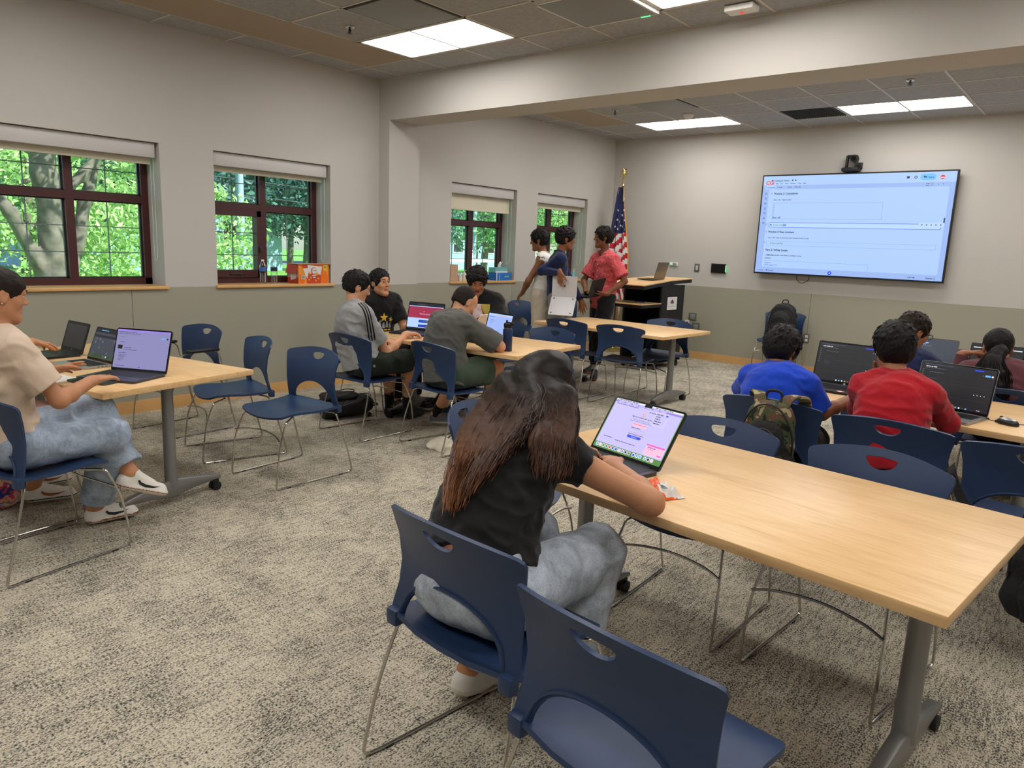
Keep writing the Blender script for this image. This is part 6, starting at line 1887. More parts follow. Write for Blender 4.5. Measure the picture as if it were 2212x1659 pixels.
# flag
mat('flag_blue', (22, 32, 78), .8); mat('flag_red', (172, 24, 44), .8); mat('flag_white', (214, 208, 204), .8); mat('fringe_gold', (206, 150, 36), .6); mat('brass', (214, 196, 130), .25, .9)
t = thing('flag', 'United States flag with gold fringe furled on a pole with a brass eagle', 'flag', (.40, -.38, 0))
MB().tube([(0, 0, .02), (0, 0, 2.42)], .014, 12).build('pole', mat('pole_wood', (96, 70, 44), .4), t)
MB().lathe([(0, 0), (.15, 0), (.15, .02), (.10, .045), (.03, .07), (.022, .12), (0, .12)], 24).build('base', 'brass', t)
def flagf(u, v):
    a = (u - .5) * 2; z = 2.40 - 1.62 * v - .0 * a; wd = .035 + .115 * min(1, v * 1.7) ** .8 * (1 - .25 * max(0, v - .6))
    ph = u * 17 + v * 2.0; return V((a * wd * .72 + .02 * v + .018 * math.sin(ph + 1), a * wd * .72 - .055 + .035 * math.cos(ph) * min(1, v * 3), z + .03 * math.sin(u * 9) * v))
m = MB(); nu, nv = 44, 60; m.grid(flagf, nu, nv)
for i in range(nu):
    for j in range(nv):
        v = (j + .5) / nv; u = (i + .5) / nu; zz = v * 1.62; k = i * nv + j
        if j >= nv - 2 or i == nu - 1: m.mi[k] = 3
        elif zz < .66 and u > .02: m.mi[k] = 0
        else: m.mi[k] = 1 if int((zz + .25 * (u - .5)) / .082) % 2 else 2
cl = m.build('cloth', ['flag_blue', 'flag_red', 'flag_white', 'fringe_gold'], t)
m = MB()
for (u, v) in ((.78, .10), (.72, .15), (.80, .20), (.66, .24), (.78, .29), (.62, .33), (.74, .37), (.55, .20), (.5, .28), (.45, .36), (.35, .3), (.3, .2), (.25, .35), (.9, .25), (.88, .35)):
    p = flagf(u, v); e = .004; nrm_ = (flagf(u + e, v) - p).cross(flagf(u, v + e) - p).normalized()
    if nrm_.dot(V((.6, -.8, 0))) < 0: nrm_ = -nrm_
    M = frame_m(p + nrm_ * .004, V((0, 0, 1)).cross(nrm_), (0, 0, 1)); m.prism(star(0, 0, .02), .001, M=M)
m.build('star', 'flag_white', cl)
# drooping corner with fringe
def dropf(u, v):
    x = .02 + .14 * u * (1 - .3 * v); return V((x * .77 + .03 * math.sin(v * 5 + u * 6), x * .64 - .09 - .02 * math.cos(u * 9), 1.50 - .30 * u * u - .72 * v - .02 * math.sin(u * 8)))
m = MB(); m.grid(dropf, 16, 30)
for i in range(16):
    for j in range(30): m.mi[i * 30 + j] = 2 if (i == 15 or j == 29) else (0 if (j // 4) % 2 else 1)
m.build('fold', ['flag_red', 'flag_white', 'fringe_gold'], t)
MB().tube(spline([(.02, -.02, 2.40), (.045, -.045, 2.36), (.05, -.05, 2.28), (.055, -.055, 2.2)]), .008, 6).build('cord', 'fringe_gold', t)
m = MB(); m.lathe([(0, 2.42), (.018, 2.42), (.018, 2.45), (.010, 2.46), (.012, 2.50), (.022, 2.53), (.012, 2.55), (0, 2.55)], 14); m.build('finial', 'brass', t)
S_ = Sdf(.004); S_.ell((0, 0, 2.60), (.022, .02, .05), k=.01).cap((0, 0, 2.64), (.0, -.014, 2.665), .012, .009).cap((0, -.018, 2.665), (0, -.036, 2.655), .006, .002)
for s_ in (-1, 1):
    for k in range(4): S_.cap((s_ * .012, 0, 2.615 + .012 * k), (s_ * (.065 - .006 * k), .004, 2.66 - .034 * (3 - k) + .0), .009, .006, k=.008, flat=.6, axis=(0, 1, 0))
S_.cap((0, .01, 2.58), (0, .02, 2.535), .016, .012, k=.01); S_.mesh('eagle', 'brass', t, (0, 0, 0))
mat('alu_pale', (206, 206, 210), .4, .15)
# ---------------------------------------------------------------- laptops in hands
def held(label, H0, xax, lid_dir, base_dir, w, d, body, inner='screen_black', mark=None, feet=False):
    """H0 hinge centre; lid and base stretch away from the hinge along lid_dir and base_dir"""
    t = thing('laptop', label, 'laptop', tuple(H0))
    xax = V(xax).normalized()
    out = []
    for nm, dr, th in (('lid', V(lid_dir), .006), ('base', V(base_dir), .013)):
        M = frame_m((0, 0, 0), xax, dr); m = MB(); m.prism(rrect(w, d, .012, 4, 0, d / 2), th, z=-th / 2, M=M); o = m.build(nm, body, t, sharp=False); out.append((o, M, th))
    MB().cyl(tuple(-xax * w * .4), tuple(xax * w * .4), .006, 10).build('hinge', 'black_plastic', t)
    return t, out
# silver one hanging open from the hand of the navy top: hinge at the middle, screen side away from the room
t, out = held('open silver laptop hanging from the hand of the navy long-sleeved top, base folded out below', (1.415, -3.110, .962), (.93, .36, .0), (-.06, -.02, 1), (-.20, -.60, -.72), .285, .235, 'alu_pale')
o, M, th = out[0]
if True:
    P = Panel(frame_m(M @ V((.135, .0, -th / 2 - .0004)), M.to_3x3() @ V((-1, 0, 0)), M.to_3x3() @ V((0, 1, 0))), .27, .235)
    ap = [(.135 + .013 * math.cos(a) * (1 + .12 * abs(math.cos(a))), .125 + .0145 * math.sin(a) - (.0025 if abs(math.cos(a)) < .25 else 0)) for a in [2 * PI * i / 24 for i in range(24)]]
    ap = [q for q in ap if not (q[0] < .135 - .011 and abs(q[1] - .128) < .006)]
    for sg in (1, -1):
        Mq = frame_m(M @ V((-.135 * sg, .0, sg * (th / 2 + .0004))), M.to_3x3() @ V((sg, 0, 0)), M.to_3x3() @ V((0, 1, 0)))
        if (Mq.to_3x3() @ V((0, 0, 1))).dot(V((.64, -.77, 0))) > 0:
            P = Panel(Mq, .27, .235); P.poly(ap, 'alu_dark', 1); P.poly([(.137, .1425), (.143, .150), (.146, .150), (.141, .1425)], 'alu_dark', 1); P.build('lid_mark', o)
        else:
            P = Panel(Mq, .27, .235); P.rect(.004, .004, .262, .227, 'screen_black', 1, .01); P.build('screen', o)
o, M, th = out[1]
for sg in (1, -1):
    Mq = frame_m(M @ V((-.135 * sg, .0, sg * (th / 2 + .0004))), M.to_3x3() @ V((sg, 0, 0)), M.to_3x3() @ V((0, 1, 0)))
    if (Mq.to_3x3() @ V((0, 0, 1))).dot(V((.64, -.77, .2))) > 0:
        P = Panel(Mq, .27, .235); P.z = .002
        for x in (.025, .245):
            for y in (.025, .21): P.circ(x, y, .008, 'black_rubber', 1)
        P.build('rubber_feet', o)
    else:
        P = Panel(Mq, .27, .235); kb(P, .018, .03, .252, .13); P.build('keyboard', o)
# dark one cradled by the pink shirt
t, out = held('dark laptop held half open against the pink shirt', (1.545, -2.560, .955), (.10, .98, .12), (.38, .02, .92), (-.98, .10, .02), .24, .225, 'black_plastic')
t.location = (1.50, -2.63, .962)

# ---------------------------------------------------------------- bags
mat('nylon_black', (20, 20, 22), .7, bump=(60, .4)); mat('nylon_grey', (58, 60, 68), .8, bump=(60, .4)); mat('canvas_cream', (214, 206, 186), .9, bump=(40, .3)); mat('zip_tape', (36, 36, 38), .5)
def m_camo():
    m = mat('camouflage', (80, 86, 56), .85); nt = m.node_tree; b = nt.nodes['Principled BSDF']
    co = nt.nodes.new('ShaderNodeTexCoord').outputs['Object']; a = nz(nt, co, 17, 2, .5, .6)
    r = ramp(nt, a.outputs[0], [(.0, (28, 28, 24)), (.40, (28, 28, 24)), (.41, (66, 78, 46)), (.50, (66, 78, 46)), (.51, (96, 68, 50)), (.58, (96, 68, 50)), (.59, (158, 150, 112)), (1, (158, 150, 112))])
    r.color_ramp.interpolation = 'CONSTANT'; nt.links.new(r.outputs[0], b.inputs['Base Color'])
def m_floralbag():
    m = mat('bag_print', (180, 120, 100), .8); nt = m.node_tree; b = nt.nodes['Principled BSDF']
    co = nt.nodes.new('ShaderNodeTexCoord').outputs['Object']; a = nz(nt, co, 14, 2, .5, .8)
    r = ramp(nt, a.outputs[0], [(.0, (34, 50, 130)), (.42, (196, 60, 70)), (.48, (214, 150, 150)), (.54, (208, 150, 70)), (.60, (120, 110, 170)), (.66, (220, 200, 190)), (1, (90, 130, 120))]); r.color_ramp.interpolation = 'CONSTANT'
    nt.links.new(r.outputs[0], b.inputs['Base Color'])
m_camo(); m_floralbag()
def strap(pts, w, wd, m, name, parent, th=.004):
    """flat webbing along pts; wd is the width direction"""
    q = spline([V(p) for p in pts], 6); wd = V(wd).normalized() * w / 2; vs = []
    for i, p in enumerate(q):
        T = (q[min(i + 1, len(q) - 1)] - q[max(i - 1, 0)]).normalized(); n = T.cross(wd).normalized() * th / 2
        vs += [p - wd - n, p + wd - n, p + wd + n, p - wd + n]
    fs = []
    for i in range(len(q) - 1):
        for j in range(4): fs.append((4 * i + j, 4 * i + (j + 1) % 4, 4 * i + 4 + (j + 1) % 4, 4 * i + 4 + j))
    fs += [(0, 3, 2, 1), (4 * len(q) - 4, 4 * len(q) - 3, 4 * len(q) - 2, 4 * len(q) - 1)]
    return MB().add(vs, fs, 0, True).build(name, m, parent)
def backpack(label, loc, rz, m1, m2, w=.28, d=.17, h=.42, seed=1, tilt=0, pocket=True, straps=True):
    t = thing('backpack', label, 'backpack', loc, rz)
    if tilt: t.rotation_euler = (tilt, 0, rz)
    S_ = Sdf(.006)
    S_.cap((0, 0, .09), (0, .01, h - w * .42), w * .47, w * .43, k=.05, flat=d / w, axis=(0, 1, 0))
    S_.cap((-w * .28, 0, .06), (w * .28, 0, .06), .06, .06, k=.05, flat=.9, axis=(0, 1, 0))
    S_.plane((0, 0, .004), (0, 0, -1), .01)
    S_.mesh('main_compartment', [m1, m2], t, (0, 0, 0), disp=folds(seed, 26, .006), smooth=1, matfn=lambda F: (F[:, 2] < h * .66 - 2.2 * F[:, 0] ** 2 / w) & (F[:, 1] < d * .1))
    if pocket:
        S_ = Sdf(.006); S_.cap((0, -d * .46, .09), (0, -d * .38, h * .52), w * .36, w * .32, k=.04, flat=.36, axis=(0, 1, 0)); S_.plane((0, 0, .01), (0, 0, -1))
        o = S_.mesh('front_pocket', m2, t, (0, 0, 0), disp=folds(seed + 3, 30, .004), smooth=1)
        MB().tube(spline([(-w * .30, -d * .55, h * .36), (-w * .24, -d * .60, h * .55), (0, -d * .60, h * .66), (w * .24, -d * .60, h * .55), (w * .30, -d * .55, h * .36)]), .004, 5).build('zip', 'zip_tape', o)
    MB().tube(spline([(-w * .46, -d * .1, h * .25), (-w * .45, -d * .25, h * .6), (-w * .25, -d * .3, h * .88), (0, -d * .32, h * .96), (w * .25, -d * .3, h * .88), (w * .45, -d * .25, h * .6), (w * .46, -d * .1, h * .25)]), .005, 5).build('zip', 'zip_tape', t)
    MB().tube(spline([(-.04, .03, h * .95), (-.03, .03, h + .035), (.03, .03, h + .035), (.04, .03, h * .95)]), .007, 6).build('carry_loop', m2, t)
    if straps:
        for s_ in (-1, 1): strap([(s_ * .06, d * .42, h * .90), (s_ * .08, d * .62, h * .80), (s_ * .10, d * .66, h * .45), (s_ * w * .42, d * .40, .07)], .055, (1, 0, 0), m2, 'shoulder_strap', t, .01)
    return t
# camouflage pack hung on the chair of the blue tee
t = backpack('camouflage backpack with black front hung on the chair of the blue tee', (4.985, -6.285, .44), R_(4), 'camouflage', 'nylon_black', .27, .17, .375, 3, straps=False)
for s_ in (-1, 1): strap([(s_ * .05, -.01, .34), (s_ * .07, .03, .385), (s_ * .10, .085, .392), (s_ * .12, .125, .375), (s_ * .12, .16, .30)], .06, (1, 0, 0), 'camouflage', 'shoulder_strap', t, .012)
backpack('black backpack sitting upright on the chair against the far wall', (2.93, -.415, .452), R_(0), 'nylon_black', 'nylon_black', .40, .22, .47, 5, straps=False)
t = backpack('flat black backpack lying on the carpet behind the light grey tee', (1.47, -6.10, .085), R_(60), 'nylon_black', 'nylon_black', .30, .20, .46, 7, tilt=0)
t.rotation_euler = (R_(-86), 0, R_(-20)); t.location = (1.15, -6.18, .085)
t = backpack('large black backpack hanging from the chair at the right edge, near the table corner', (6.20, -6.42, .16), R_(8), 'nylon_black', 'nylon_black', .36, .24, .50, 9, straps=False)
strap([(-.405, .20, .50), (-.405, .115, .50), (-.36, .10, .40), (-.27, .075, .29), (-.14, .03, .20)], .038, (.6, 0, .8), 'nylon_black', 'shoulder_strap', t)
strap([(.02, .02, .46), (-.02, .08, .54), (-.02, .12, .60)], .035, (1, 0, 0), 'nylon_black', 'shoulder_strap', t)
m = MB()
def drape(u, v):
    x = -.10 + .26 * u + .02 * math.sin(v * 5); q = v * 2 - 1
    return V((x, -.018 + .035 * q + .03 * q * abs(q), .012 - .20 * abs(q) ** 1.6 - .03 * u * abs(q) + .006 * math.sin(u * 14)))
m.grid(drape, 16, 24); o = m.build('jacket', 'nylon_grey'); o.location = (6.235, -6.285, .795); tag(o, 'dark grey jacket draped over the chair back at the right photo edge', 'jacket')

# tote on the carpet, printed pouch at the left edge
t = thing('tote_bag', 'crumpled cream tote bag on the carpet beneath the light blue chair back', 'bag', (2.62, -6.03, 0), R_(20))
S_ = Sdf(.007); S_.ell((0, 0, .02), (.20, .14, .045), k=.03); S_.ell((-.10, .05, .03), (.10, .08, .05), k=.03); S_.ell((.12, -.04, .03), (.12, .07, .04), k=.03); S_.plane((0, 0, .003), (0, 0, -1))
S_.mesh('body', ['canvas_cream', 'nylon_grey'], t, (0, 0, 0), disp=folds(4, 30, .010), matfn=lambda F: (np.abs((F[:, 0] + .10) * 1.0) < .05) & (np.abs(F[:, 1] - .06) < .03) & (np.sin(F[:, 0] * 190) > 0))
strap([(.16, .05, .02), (.24, .10, .012), (.20, .16, .012), (.08, .12, .02)], .025, (0, 0, 1), 'canvas_cream', 'handle', t)
t = thing('pouch', 'small bag with colourful printed cloth on the floor at the left photo edge', 'bag', (1.70, -8.66, 0), R_(20))
S_ = Sdf(.006); S_.ell((0, 0, .07), (.13, .09, .08), k=.02); S_.plane((0, 0, .003), (0, 0, -1)); S_.mesh('body', 'bag_print', t, (0, 0, 0), disp=folds(2, 30, .006)); strap([(-.10, -.07, .08), (0, -.10, .10), (.03, -.095, .02)], .035, (1, 0, 0), 'flag_blue', 'strap', t)

# ---------------------------------------------------------------- things on the window sills
def pet(loc, label, lab_m='label_blue', h=.225, full=True):
    t = thing('water_bottle', label, 'bottle', loc, 0, 'clear water bottles on a window sill')
    pr = [(0, 0), (.028, 0), (.031, .006)]
    for k in range(9): z = .015 + k * .011; pr += [(.031, z), (.0290, z + .0055)]
    pr += [(.031, .115), (.031, .165), (.028, .178), (.0125, .205), (.0125, .214), (0, .214)]
    MB().lathe(pr, 20).build('bottle_body', 'clear_plastic', t)
    MB().lathe([(0, .212), (.0145, .212), (.0145, .226), (0, .226)], 16).build('cap', 'white_matte', t)
    MB().lathe([(.0315, .118), (.0318, .118), (.0318, .155), (.0315, .155)], 20).build('label_band', lab_m, t)
mat('label_blue', (60, 110, 180), .4); mat('label_dark', (40, 44, 60), .4)
pet((-.09, -5.935, WZ0), 'clear water bottle with blue label, left of the pair beside the snack box')
pet((-.09, -5.815, WZ0), 'clear water bottle with dark label, touching distance from the snack box', 'label_dark')
t = thing('snack_box', 'open orange cardboard snack box reading 45 on the second window sill', 'box', (-.085, -5.43, WZ0), R_(4))
mat('box_orange', (236, 112, 22), .5); mat('box_amber', (240, 150, 40), .5); mat('box_red', (196, 70, 40), .5); mat('box_tan', (214, 160, 130), .6); mat('box_yellow', (240, 214, 60), .5); mat('cardboard', (150, 112, 84), .8)
bw, bd, bh = .375, .165, .19
m = MB(); m.bb((-bd / 2, -bw / 2, 0), (bd / 2, -bw / 2 + .003, bh)).bb((-bd / 2, bw / 2 - .003, 0), (bd / 2, bw / 2, bh)).bb((-bd / 2, -bw / 2, 0), (-bd / 2 + .003, bw / 2, bh)).bb((bd / 2 - .003, -bw / 2, 0), (bd / 2, bw / 2, bh)).bb((-bd / 2, -bw / 2, 0), (bd / 2, bw / 2, .003))
bx = m.build('carton', 'box_orange', t)
for nm, a, b_, mt in (('flap', (-bd / 2, bw / 2, bh), (.0, .055, -.10), 'cardboard'), ('flap', (-bd / 2, -bw / 2, bh), (.0, -.03, -.09), 'box_red')):
    a = V(a); b_ = V(b_); MB().add([a, a + V((bd, 0, 0)), a + V((bd, 0, 0)) + b_, a + b_, a + V((0, 0, .002)), a + V((bd, 0, .002)), a + V((bd, 0, .002)) + b_, a + b_ + V((0, 0, .002))], [(0, 1, 2, 3), (7, 6, 5, 4), (0, 4, 5, 1), (1, 5, 6, 2), (2, 6, 7, 3), (3, 7, 4, 0)]).build(nm, mt, t)
MB().box((.03, .02, bh + .002), (.13, bw + .07, .003)).build('top_flap', 'box_tan', t)
P = Panel(frame_m((bd / 2 + .0003, -bw / 2, 0), (0, 1, 0), (0, 0, 1)), bw, bh); P.z = .0006
P.poly([(0, 0), (.10, 0), (.075, .10), (.03, .17), (0, .19)], 'box_amber', 1); P.rect(.01, 0, .06, .09, 'box_orange', 2); P.poly([(.05, .16), (.12, .15), (.11, .19), (.05, .19)], 'box_red', 1)
P.poly([(.055, .145), (.115, .155), (.12, .04), (.085, .08)], 'foil_white', 2); P.poly([(.11, .185), (.29, .165), (.27, .085), (.12, .10)], 'foil_white', 3)
P.poly([(.12, .11), (.27, .09), (.275, .0), (.10, .0)], 'box_red', 3); P.poly([(.28, .0), (.32, .17), (.375, .19), (.375, 0)], 'box_amber', 2); P.poly([(.295, 0), (.30, .08), (.33, .12), (.36, .09), (.365, 0)], 'box_orange', 3)
P.circ(.185, .125, .035, 'box_red', 4, 20); P.circ(.190, .125, .029, 'foil_white', 5, 20); P.text(.192, .122, 'Goldfish', .017, 'black_plastic', 6, .0003, True); P.circ(.222, .095, .015, 'box_amber', 6)
P.rect(.165, .075, .045, .011, 'foil_white', 5); P.rect(.175, .055, .03, .011, 'foil_white', 5)
for x, y in ((.135, .10), (.15, .06), (.24, .05), (.13, .04), (.21, .03)): P.circ(x, y, .010, 'box_amber', 4)
P.rect(.305, .130, .045, .052, 'box_yellow', 5, .006); P.text(.3275, .152, '45', .030, 'black_plastic', 6, .0008, True); P.text(.3275, .138, 'PACKS', .011, 'black_plastic', 6, 0, True)
P.rect(.035, .045, .045, .040, 'foil_white', 3)
for k in range(8): P.rect(.042 + k * .004, .050, .0012 + .001 * (k % 2), .03, 'black_plastic', 4)
P.build('front_print', bx)
P = Panel(frame_m((-bd / 2, -bw / 2 - .0003, 0), (1, 0, 0), (0, 0, 1)), bd, bh); P.z = .0006
P.rect(0, .06, bd, bh - .06, 'box_tan', 1); P.rect(0, 0, bd, .06, 'box_red', 1); P.poly([(.03, .16), (.12, .17), (.13, .05), (.05, .03)], 'foil_white', 2); P.rect(.125, .125, .03, .055, 'box_yellow', 3, .004); P.text(.14, .155, '45', .02, 'black_plastic', 4, 0, True); P.circ(.08, .11, .018, 'label_blue', 3); P.build('side_print', bx)

mat('box_blue', (38, 112, 196), .4); mat('box_aqua', (110, 178, 180), .4); mat('kraft', (190, 160, 132), .7)
def boxthing(name, label, cat, c, d, m1, extra=None, rz=0):
    t = thing(name, label, cat, c, rz); MB().rbox((0, 0, d[2] / 2), d, .003, 1).build('carton', m1, t); return t
boxthing('cardboard_box', 'plain tan cardboard box at the left end of the third window sill', 'box', (-.07, -3.41, WZ0), (.10, .13, .20), 'kraft')
t = boxthing('wipes_box', 'bright blue paper goods box on the third window sill', 'box', (-.085, -2.49, WZ0), (.14, .30, .10), 'box_blue')
P = Panel(frame_m((.0705, -.15, 0), (0, 1, 0), (0, 0, 1)), .3, .1); P.z = .0006; P.rect(.0, .0, .015, .1, 'foil_white', 1); P.rect(.06, .0, .006, .1, 'foil_white', 1); P.rect(.16, .04, .09, .02, 'box_aqua', 1); P.build('print', t)
t = boxthing('tissue_box', 'aqua tissue box with a white tissue, lying on the bright blue box', 'tissue box', (-.085, -2.53, WZ0 + .10), (.12, .24, .065), 'box_aqua')
m = MB(); m.grid(lambda u, v: V(((u - .5) * .06 * (1 - v * .3), .02 + .05 * v * math.sin(v * 2.2), .06 + .07 * math.sin(v * 2.0) + .012 * math.sin(u * 9))), 8, 8); m.build('tissue', 'white_matte', t)
P = Panel(frame_m((.0605, -.12, 0), (0, 1, 0), (0, 0, 1)), .24, .065); P.z = .0006; P.rect(.0, .0, .24, .022, 'foil_white', 1); P.build('print', t)
t = boxthing('tissue_box', 'low aqua tissue box at the left end of the last window sill', 'tissue box', (-.08, -1.78, WZ0), (.12, .13, .06), 'box_aqua')
m = MB(); m.grid(lambda u, v: V(((u - .5) * .05, -.02 + .04 * v, .055 + .09 * math.sin(v * 1.8) + .012 * math.sin(u * 9))), 6, 6); m.build('tissue', 'white_matte', t)
for y, h_, l in ((-3.25, .10, 'small white pump bottle on the third window sill, nearer the tan box'), (-3.17, .13, 'white spray bottle on the third window sill, right of the smaller one'), (-.83, .15, 'clear hand sanitizer bottle with white cap on the last window sill')):
    t = thing('pump_bottle', l, 'bottle', (-.08, y, WZ0)); MB().lathe([(0, 0), (.026, 0), (.028, .006), (.028, h_ * .62), (.012, h_ * .76), (0, h_ * .76)], 16).build('bottle_body', 'white_matte' if y < -1 else 'box_aqua', t)
    m = MB(); m.lathe([(0, h_ * .76), (.011, h_ * .76), (.011, h_ * .9), (.004, h_ * .92), (.004, h_), (0, h_)], 12); m.rbox((.012, 0, h_), (.035, .012, .008), .003); m.build('pump', 'white_matte', t)

# ---------------------------------------------------------------- outdoors beyond the windows
def m_leaf(name, c1, c2, tr=.35):
    m = bpy.data.materials.new(name); m.use_nodes = True; nt = m.node_tree; nt.nodes.clear()
    o = nt.nodes.new('ShaderNodeOutputMaterial'); mx = nt.nodes.new('ShaderNodeMixShader'); d = nt.nodes.new('ShaderNodeBsdfDiffuse'); t = nt.nodes.new('ShaderNodeBsdfTranslucent')
    g = nt.nodes.new('ShaderNodeNewGeometry'); r = nt.nodes.new('ShaderNodeValToRGB')
    r.color_ramp.elements[0].color = (*lin(c1), 1); r.color_ramp.elements[1].color = (*lin(c2), 1)
    nt.links.new(g.outputs['Random Per Island'], r.inputs[0]); nt.links.new(r.outputs[0], d.inputs[0]); nt.links.new(r.outputs[0], t.inputs[0])
    mx.inputs[0].default_value = tr; nt.links.new(d.outputs[0], mx.inputs[1]); nt.links.new(t.outputs[0], mx.inputs[2]); nt.links.new(mx.outputs[0], o.inputs[0]); _mats[name] = m
m_leaf('leaf_bright', (128, 170, 96), (214, 236, 168)); m_leaf('leaf_mid', (96, 146, 106), (178, 214, 156)); m_leaf('leaf_dark', (52, 84, 82), (104, 140, 128), .2)
mat('bark', (118, 108, 96), .95, bump=(9, 1.0), var=(7, .35)); mat('lawn', (110, 160, 66), .95, var=(.8, .2)); mat('siding', (150, 178, 196), .8); mat('roofing', (84, 92, 100), .9); mat('fence_white', (226, 232, 234), .5); mat('pole_grey', (150, 168, 186), .6); mat('asphalt', (120, 122, 126), .95)
def leaves(centers, n, size, seed, flat=.7):
    rs = np.random.RandomState(seed); C_ = np.array([c[:3] for c in centers], float); Rr = np.array([c[3] for c in centers], float)
    pk = rs.choice(len(C_), n, p=(Rr ** 2) / (Rr ** 2).sum()); d = rs.normal(size=(n, 3)); d /= np.linalg.norm(d, axis=1)[:, None]
    rad = Rr[pk] * rs.uniform(.35, 1, n) ** .6; P = C_[pk] + d * rad[:, None] * A3(1, 1, .8)
    # clump
    cl = rs.normal(size=(n // 12 + 1, 3)) * .22; P += cl[rs.randint(len(cl), size=n)] * .6
    a = rs.normal(size=(n, 3)); a /= np.linalg.norm(a, axis=1)[:, None]; b = np.cross(a, rs.normal(size=(n, 3))); b /= np.linalg.norm(b, axis=1)[:, None]
    s_ = size * rs.uniform(.6, 1.3, n)[:, None]; a = a * s_ * 1.4; b = b * s_ * .6
    vs = np.stack([P - a, P + b, P + a, P - b], 1).reshape(-1, 3); F = np.arange(4 * n, dtype=np.int32)
    me = bpy.data.meshes.new('foliage'); me.vertices.add(4 * n); me.vertices.foreach_set('co', vs.astype(np.float32).ravel()); me.loops.add(4 * n); me.loops.foreach_set('vertex_index', F)
    me.polygons.add(n); me.polygons.foreach_set('loop_start', np.arange(0, 4 * n, 4, dtype=np.int32)); me.update(calc_edges=True); return me
GZ = -.35
def tree(label, loc, trunk, crown, n, size, leaf, seed, name='tree', group=None):
    t = thing(name, label, 'tree', (loc[0], loc[1], GZ), 0, group)
    S_ = Sdf(.03 if len(trunk) > 3 else .07)
    for a, b, ra, rb in trunk: S_.cap(a, b, ra, rb, k=.05)
    S_.mesh('trunk', 'bark', t, (0, 0, 0), disp=wob(seed, 22, .012, (1, 1, .3)), smooth=1)
    me = leaves(crown, n, size, seed); me.materials.append(_mats[leaf]); o = bpy.data.objects.new('foliage', me); link(o, t); o['kind'] = 'stuff'
    return t
struct('ground', MB().bb((-90, -60, GZ - .2), (-.4, 80, GZ)), 'lawn')
struct('ground_road', MB().bb((-44, -60, GZ), (-38, 80, GZ + .02)), 'asphalt')
tree('large old tree with a thick forked trunk right outside the widest window', (-6, -5.77, 0),
     [((0, 0, 0), (.0, -.0, 1.1), .30, .22), ((.0, 0, 1.1), (.0, .04, 1.9), .22, .19), ((0, .04, 1.9), (.02, -.06, 2.6), .18, .17), ((.02, -.06, 2.6), (.05, -.10, 4.2), .16, .13), ((.05, -.10, 4.2), (.1, .1, 7), .13, .07), ((-.05, .1, .75), (-.1, .36, 1.55), .12, .105), ((-.1, .36, 1.55), (-.1, .52, 2.25), .105, .10), ((-.1, .52, 2.25), (-.1, .74, 2.95), .09, .075), ((-.1, .74, 2.95), (-.1, 1.3, 3.9), .07, .05),
      ((.05, -.04, .80), (.05, -.26, 1.45), .11, .10), ((.05, -.26, 1.45), (.05, -.52, 2.05), .10, .085), ((.05, -.52, 2.05), (.0, -1.3, 3.3), .085, .05), ((.0, .10, 1.45), (-.05, .30, 2.45), .085, .075), ((-.05, .30, 2.45), (-.05, .85, 3.1), .075, .05)],
     [(0, 0, 5.6, 2.6), (.8, 1.8, 5.0, 1.9), (.2, -2.0, 4.6, 1.7), (1.0, 3.2, 4.2, 1.2), (-1.5, .6, 4.2, 1.4), (-1.5, -1.5, 3.4, 1.2)], 9000, .07, 'leaf_bright', 3)
bgt = [(-13.5, -8.0, 5, 'leaf_bright', 'sunlit leafy tree behind the forked trunk, furthest left'), (-12.5, -4.2, 4.5, 'leaf_bright', 'sunlit leafy tree behind the forked trunk, through its left fork'), (-13.5, -.9, 5, 'leaf_bright', 'sunlit leafy tree behind the forked trunk, filling the right pane'),
       (-21, 2.6, 9, 'leaf_dark', 'darker green tree through the left half of the second window'), (-20, 8.2, 9, 'leaf_dark', 'dark evergreen through the right half of the second window'), (-26, 1.0, 9, 'leaf_mid', 'tall green tree far behind the second window'),
       (-15, 13.6, 7, 'leaf_mid', 'green tree behind the white fence in the third window'), (-21, 19.5, 9, 'leaf_dark', 'dark tree far behind the white fence'), (-13.5, 17.0, 7, 'leaf_bright', 'sunlit tree in the last window'), (-24, 28, 10, 'leaf_dark', 'dark tree furthest back in the last window'), (-30, 14, 10, 'leaf_dark', 'dark distant tree between the second and third windows')]
for i, (x, y, h_, lf, l) in enumerate(bgt):
    cr = [(0, 0, h_ * .55, h_ * .34), (.8, 1.2, h_ * .40, h_ * .26), (.4, -1.3, h_ * .42, h_ * .26), (-.5, .4, h_ * .8, h_ * .24)] + ([(1.2, .2, h_ * .2, h_ * .18), (.9, 1.8, h_ * .17, h_ * .15), (.9, -1.8, h_ * .18, h_ * .15)] if y < 1 else [(0, 0, h_ * .34, h_ * .22)] if h_ == 9 else [])
    tree(l, (x, y), [((0, 0, 0), (.1, .1, h_ * .4), .17, .13), ((.1, .1, h_ * .4), (0, .2, h_ * .85), .13, .05)], cr, 6500, .062 + .004 * abs(x + 12), lf, 20 + i, 'evergreen' if 'evergreen' in l else 'tree', 'trees outside the windows')
t = thing('picket_fence', 'white picket fence with round post caps outside the third window', 'fence', (-8, 6.1, GZ))
m = MB(); m.bb((-.03, -2.2, 1.36), (.03, 2.2, 1.46)); m.build('top_rail', 'fence_white', t); MB().bb((-.025, -2.2, .95), (.025, 2.2, 1.03)).build('rail', 'fence_white', t); MB().bb((-.025, -2.2, .15), (.025, 2.2, .23)).build('rail', 'fence_white', t)
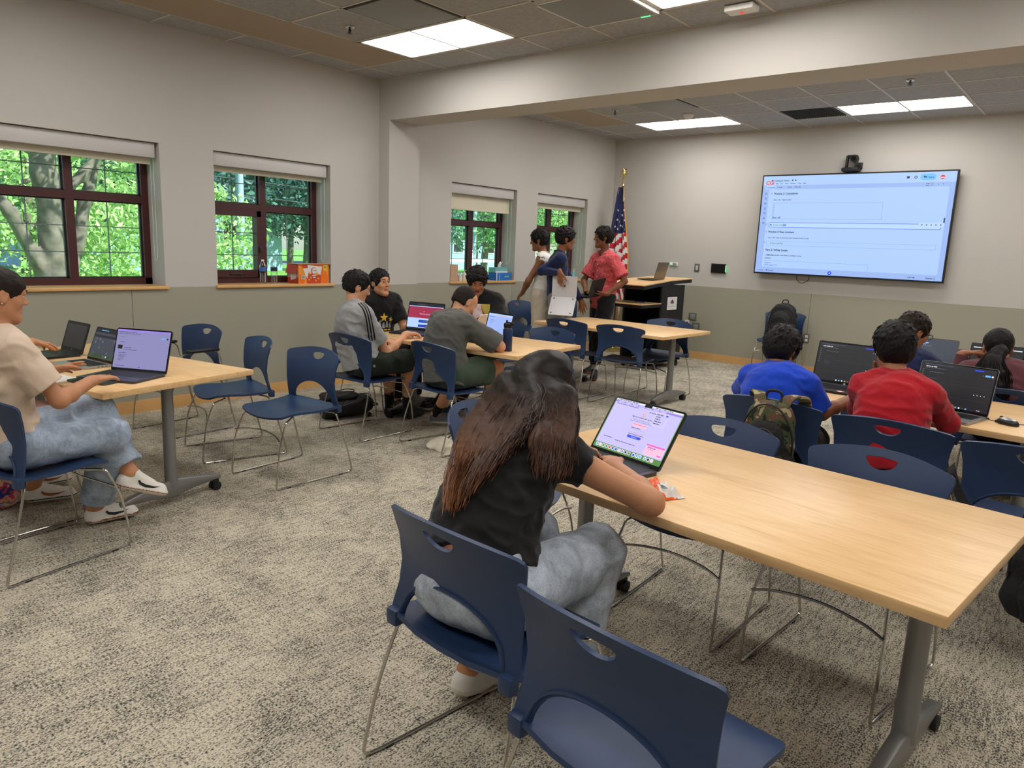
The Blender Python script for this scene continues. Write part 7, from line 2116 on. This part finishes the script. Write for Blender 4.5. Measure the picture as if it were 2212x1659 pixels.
for k in range(36): MB().box((0, -2.14 + k * .122, .62), (.02, .045, .80)).build('picket', 'fence_white', t)
for y in (-2.2, -.75, .7, 2.15):
    m = MB(); m.box((0, y, .78), (.12, .12, 1.56)); m.lathe([(0, 1.56), (.09, 1.56), (.09, 1.59), (.055, 1.62), (.07, 1.68), (.05, 1.74), (0, 1.76)], 14, c=(0, y, 0)); m.build('post', 'fence_white', t)
for x, y, l in ((-14, 1.85, 'pale utility pole outside the second window'), (-14, 11.9, 'pale utility pole outside the third window behind the white fence')):
    t = thing('utility_pole', l, 'pole', (x, y, GZ)); MB().tube([(0, 0, 0), (0, 0, 8)], .11, 12, rr=[.13, .09]).build('shaft', 'pole_grey', t); MB().bb((-.05, -.9, 7.3), (.05, .9, 7.42)).build('crossarm', 'pole_grey', t)
for z, l_ in ((2.3, 'lowest of the three thin overhead wires outside'), (2.65, 'middle one of the three thin overhead wires outside'), (3.1, 'topmost of the three thin overhead wires outside')): tag(MB().tube(spline([(-14, -14, z + .3), (-14, 1.8, z), (-14, 6.8, z - .15), (-14, 11.9, z), (-14, 26, z + .3)]), .012, 5).build('overhead_wire', 'alu_dark'), l_, 'wire', 'overhead wires outside')
for x, y, l in ((-34, 7.5, 'pale blue house glimpsed through the leaves of the widest window'), (-36, 30, 'pale blue house far behind the white fence')):
    t = thing('house', l, 'house', (x, y, GZ)); MB().bb((-4, -6, 0), (4, 6, 5)).build('wall', 'siding', t)
    MB().add([(-4.5, -6.5, 5), (4.5, -6.5, 5), (4.5, 6.5, 5), (-4.5, 6.5, 5), (0, -6.5, 8), (0, 6.5, 8)], [(0, 1, 4), (1, 2, 5, 4), (2, 3, 5), (3, 0, 4, 5), (3, 2, 1, 0)]).build('roof', 'roofing', t)
    for yy in (-4, -1, 2.5): f = MB().bb((3.98, yy, 1.2), (4.04, yy + 1.1, 2.6)).build('window', 'white_matte', t); MB().bb((4.03, yy + .08, 1.28), (4.06, yy + 1.02, 2.52)).build('pane', 'screen_black', f)
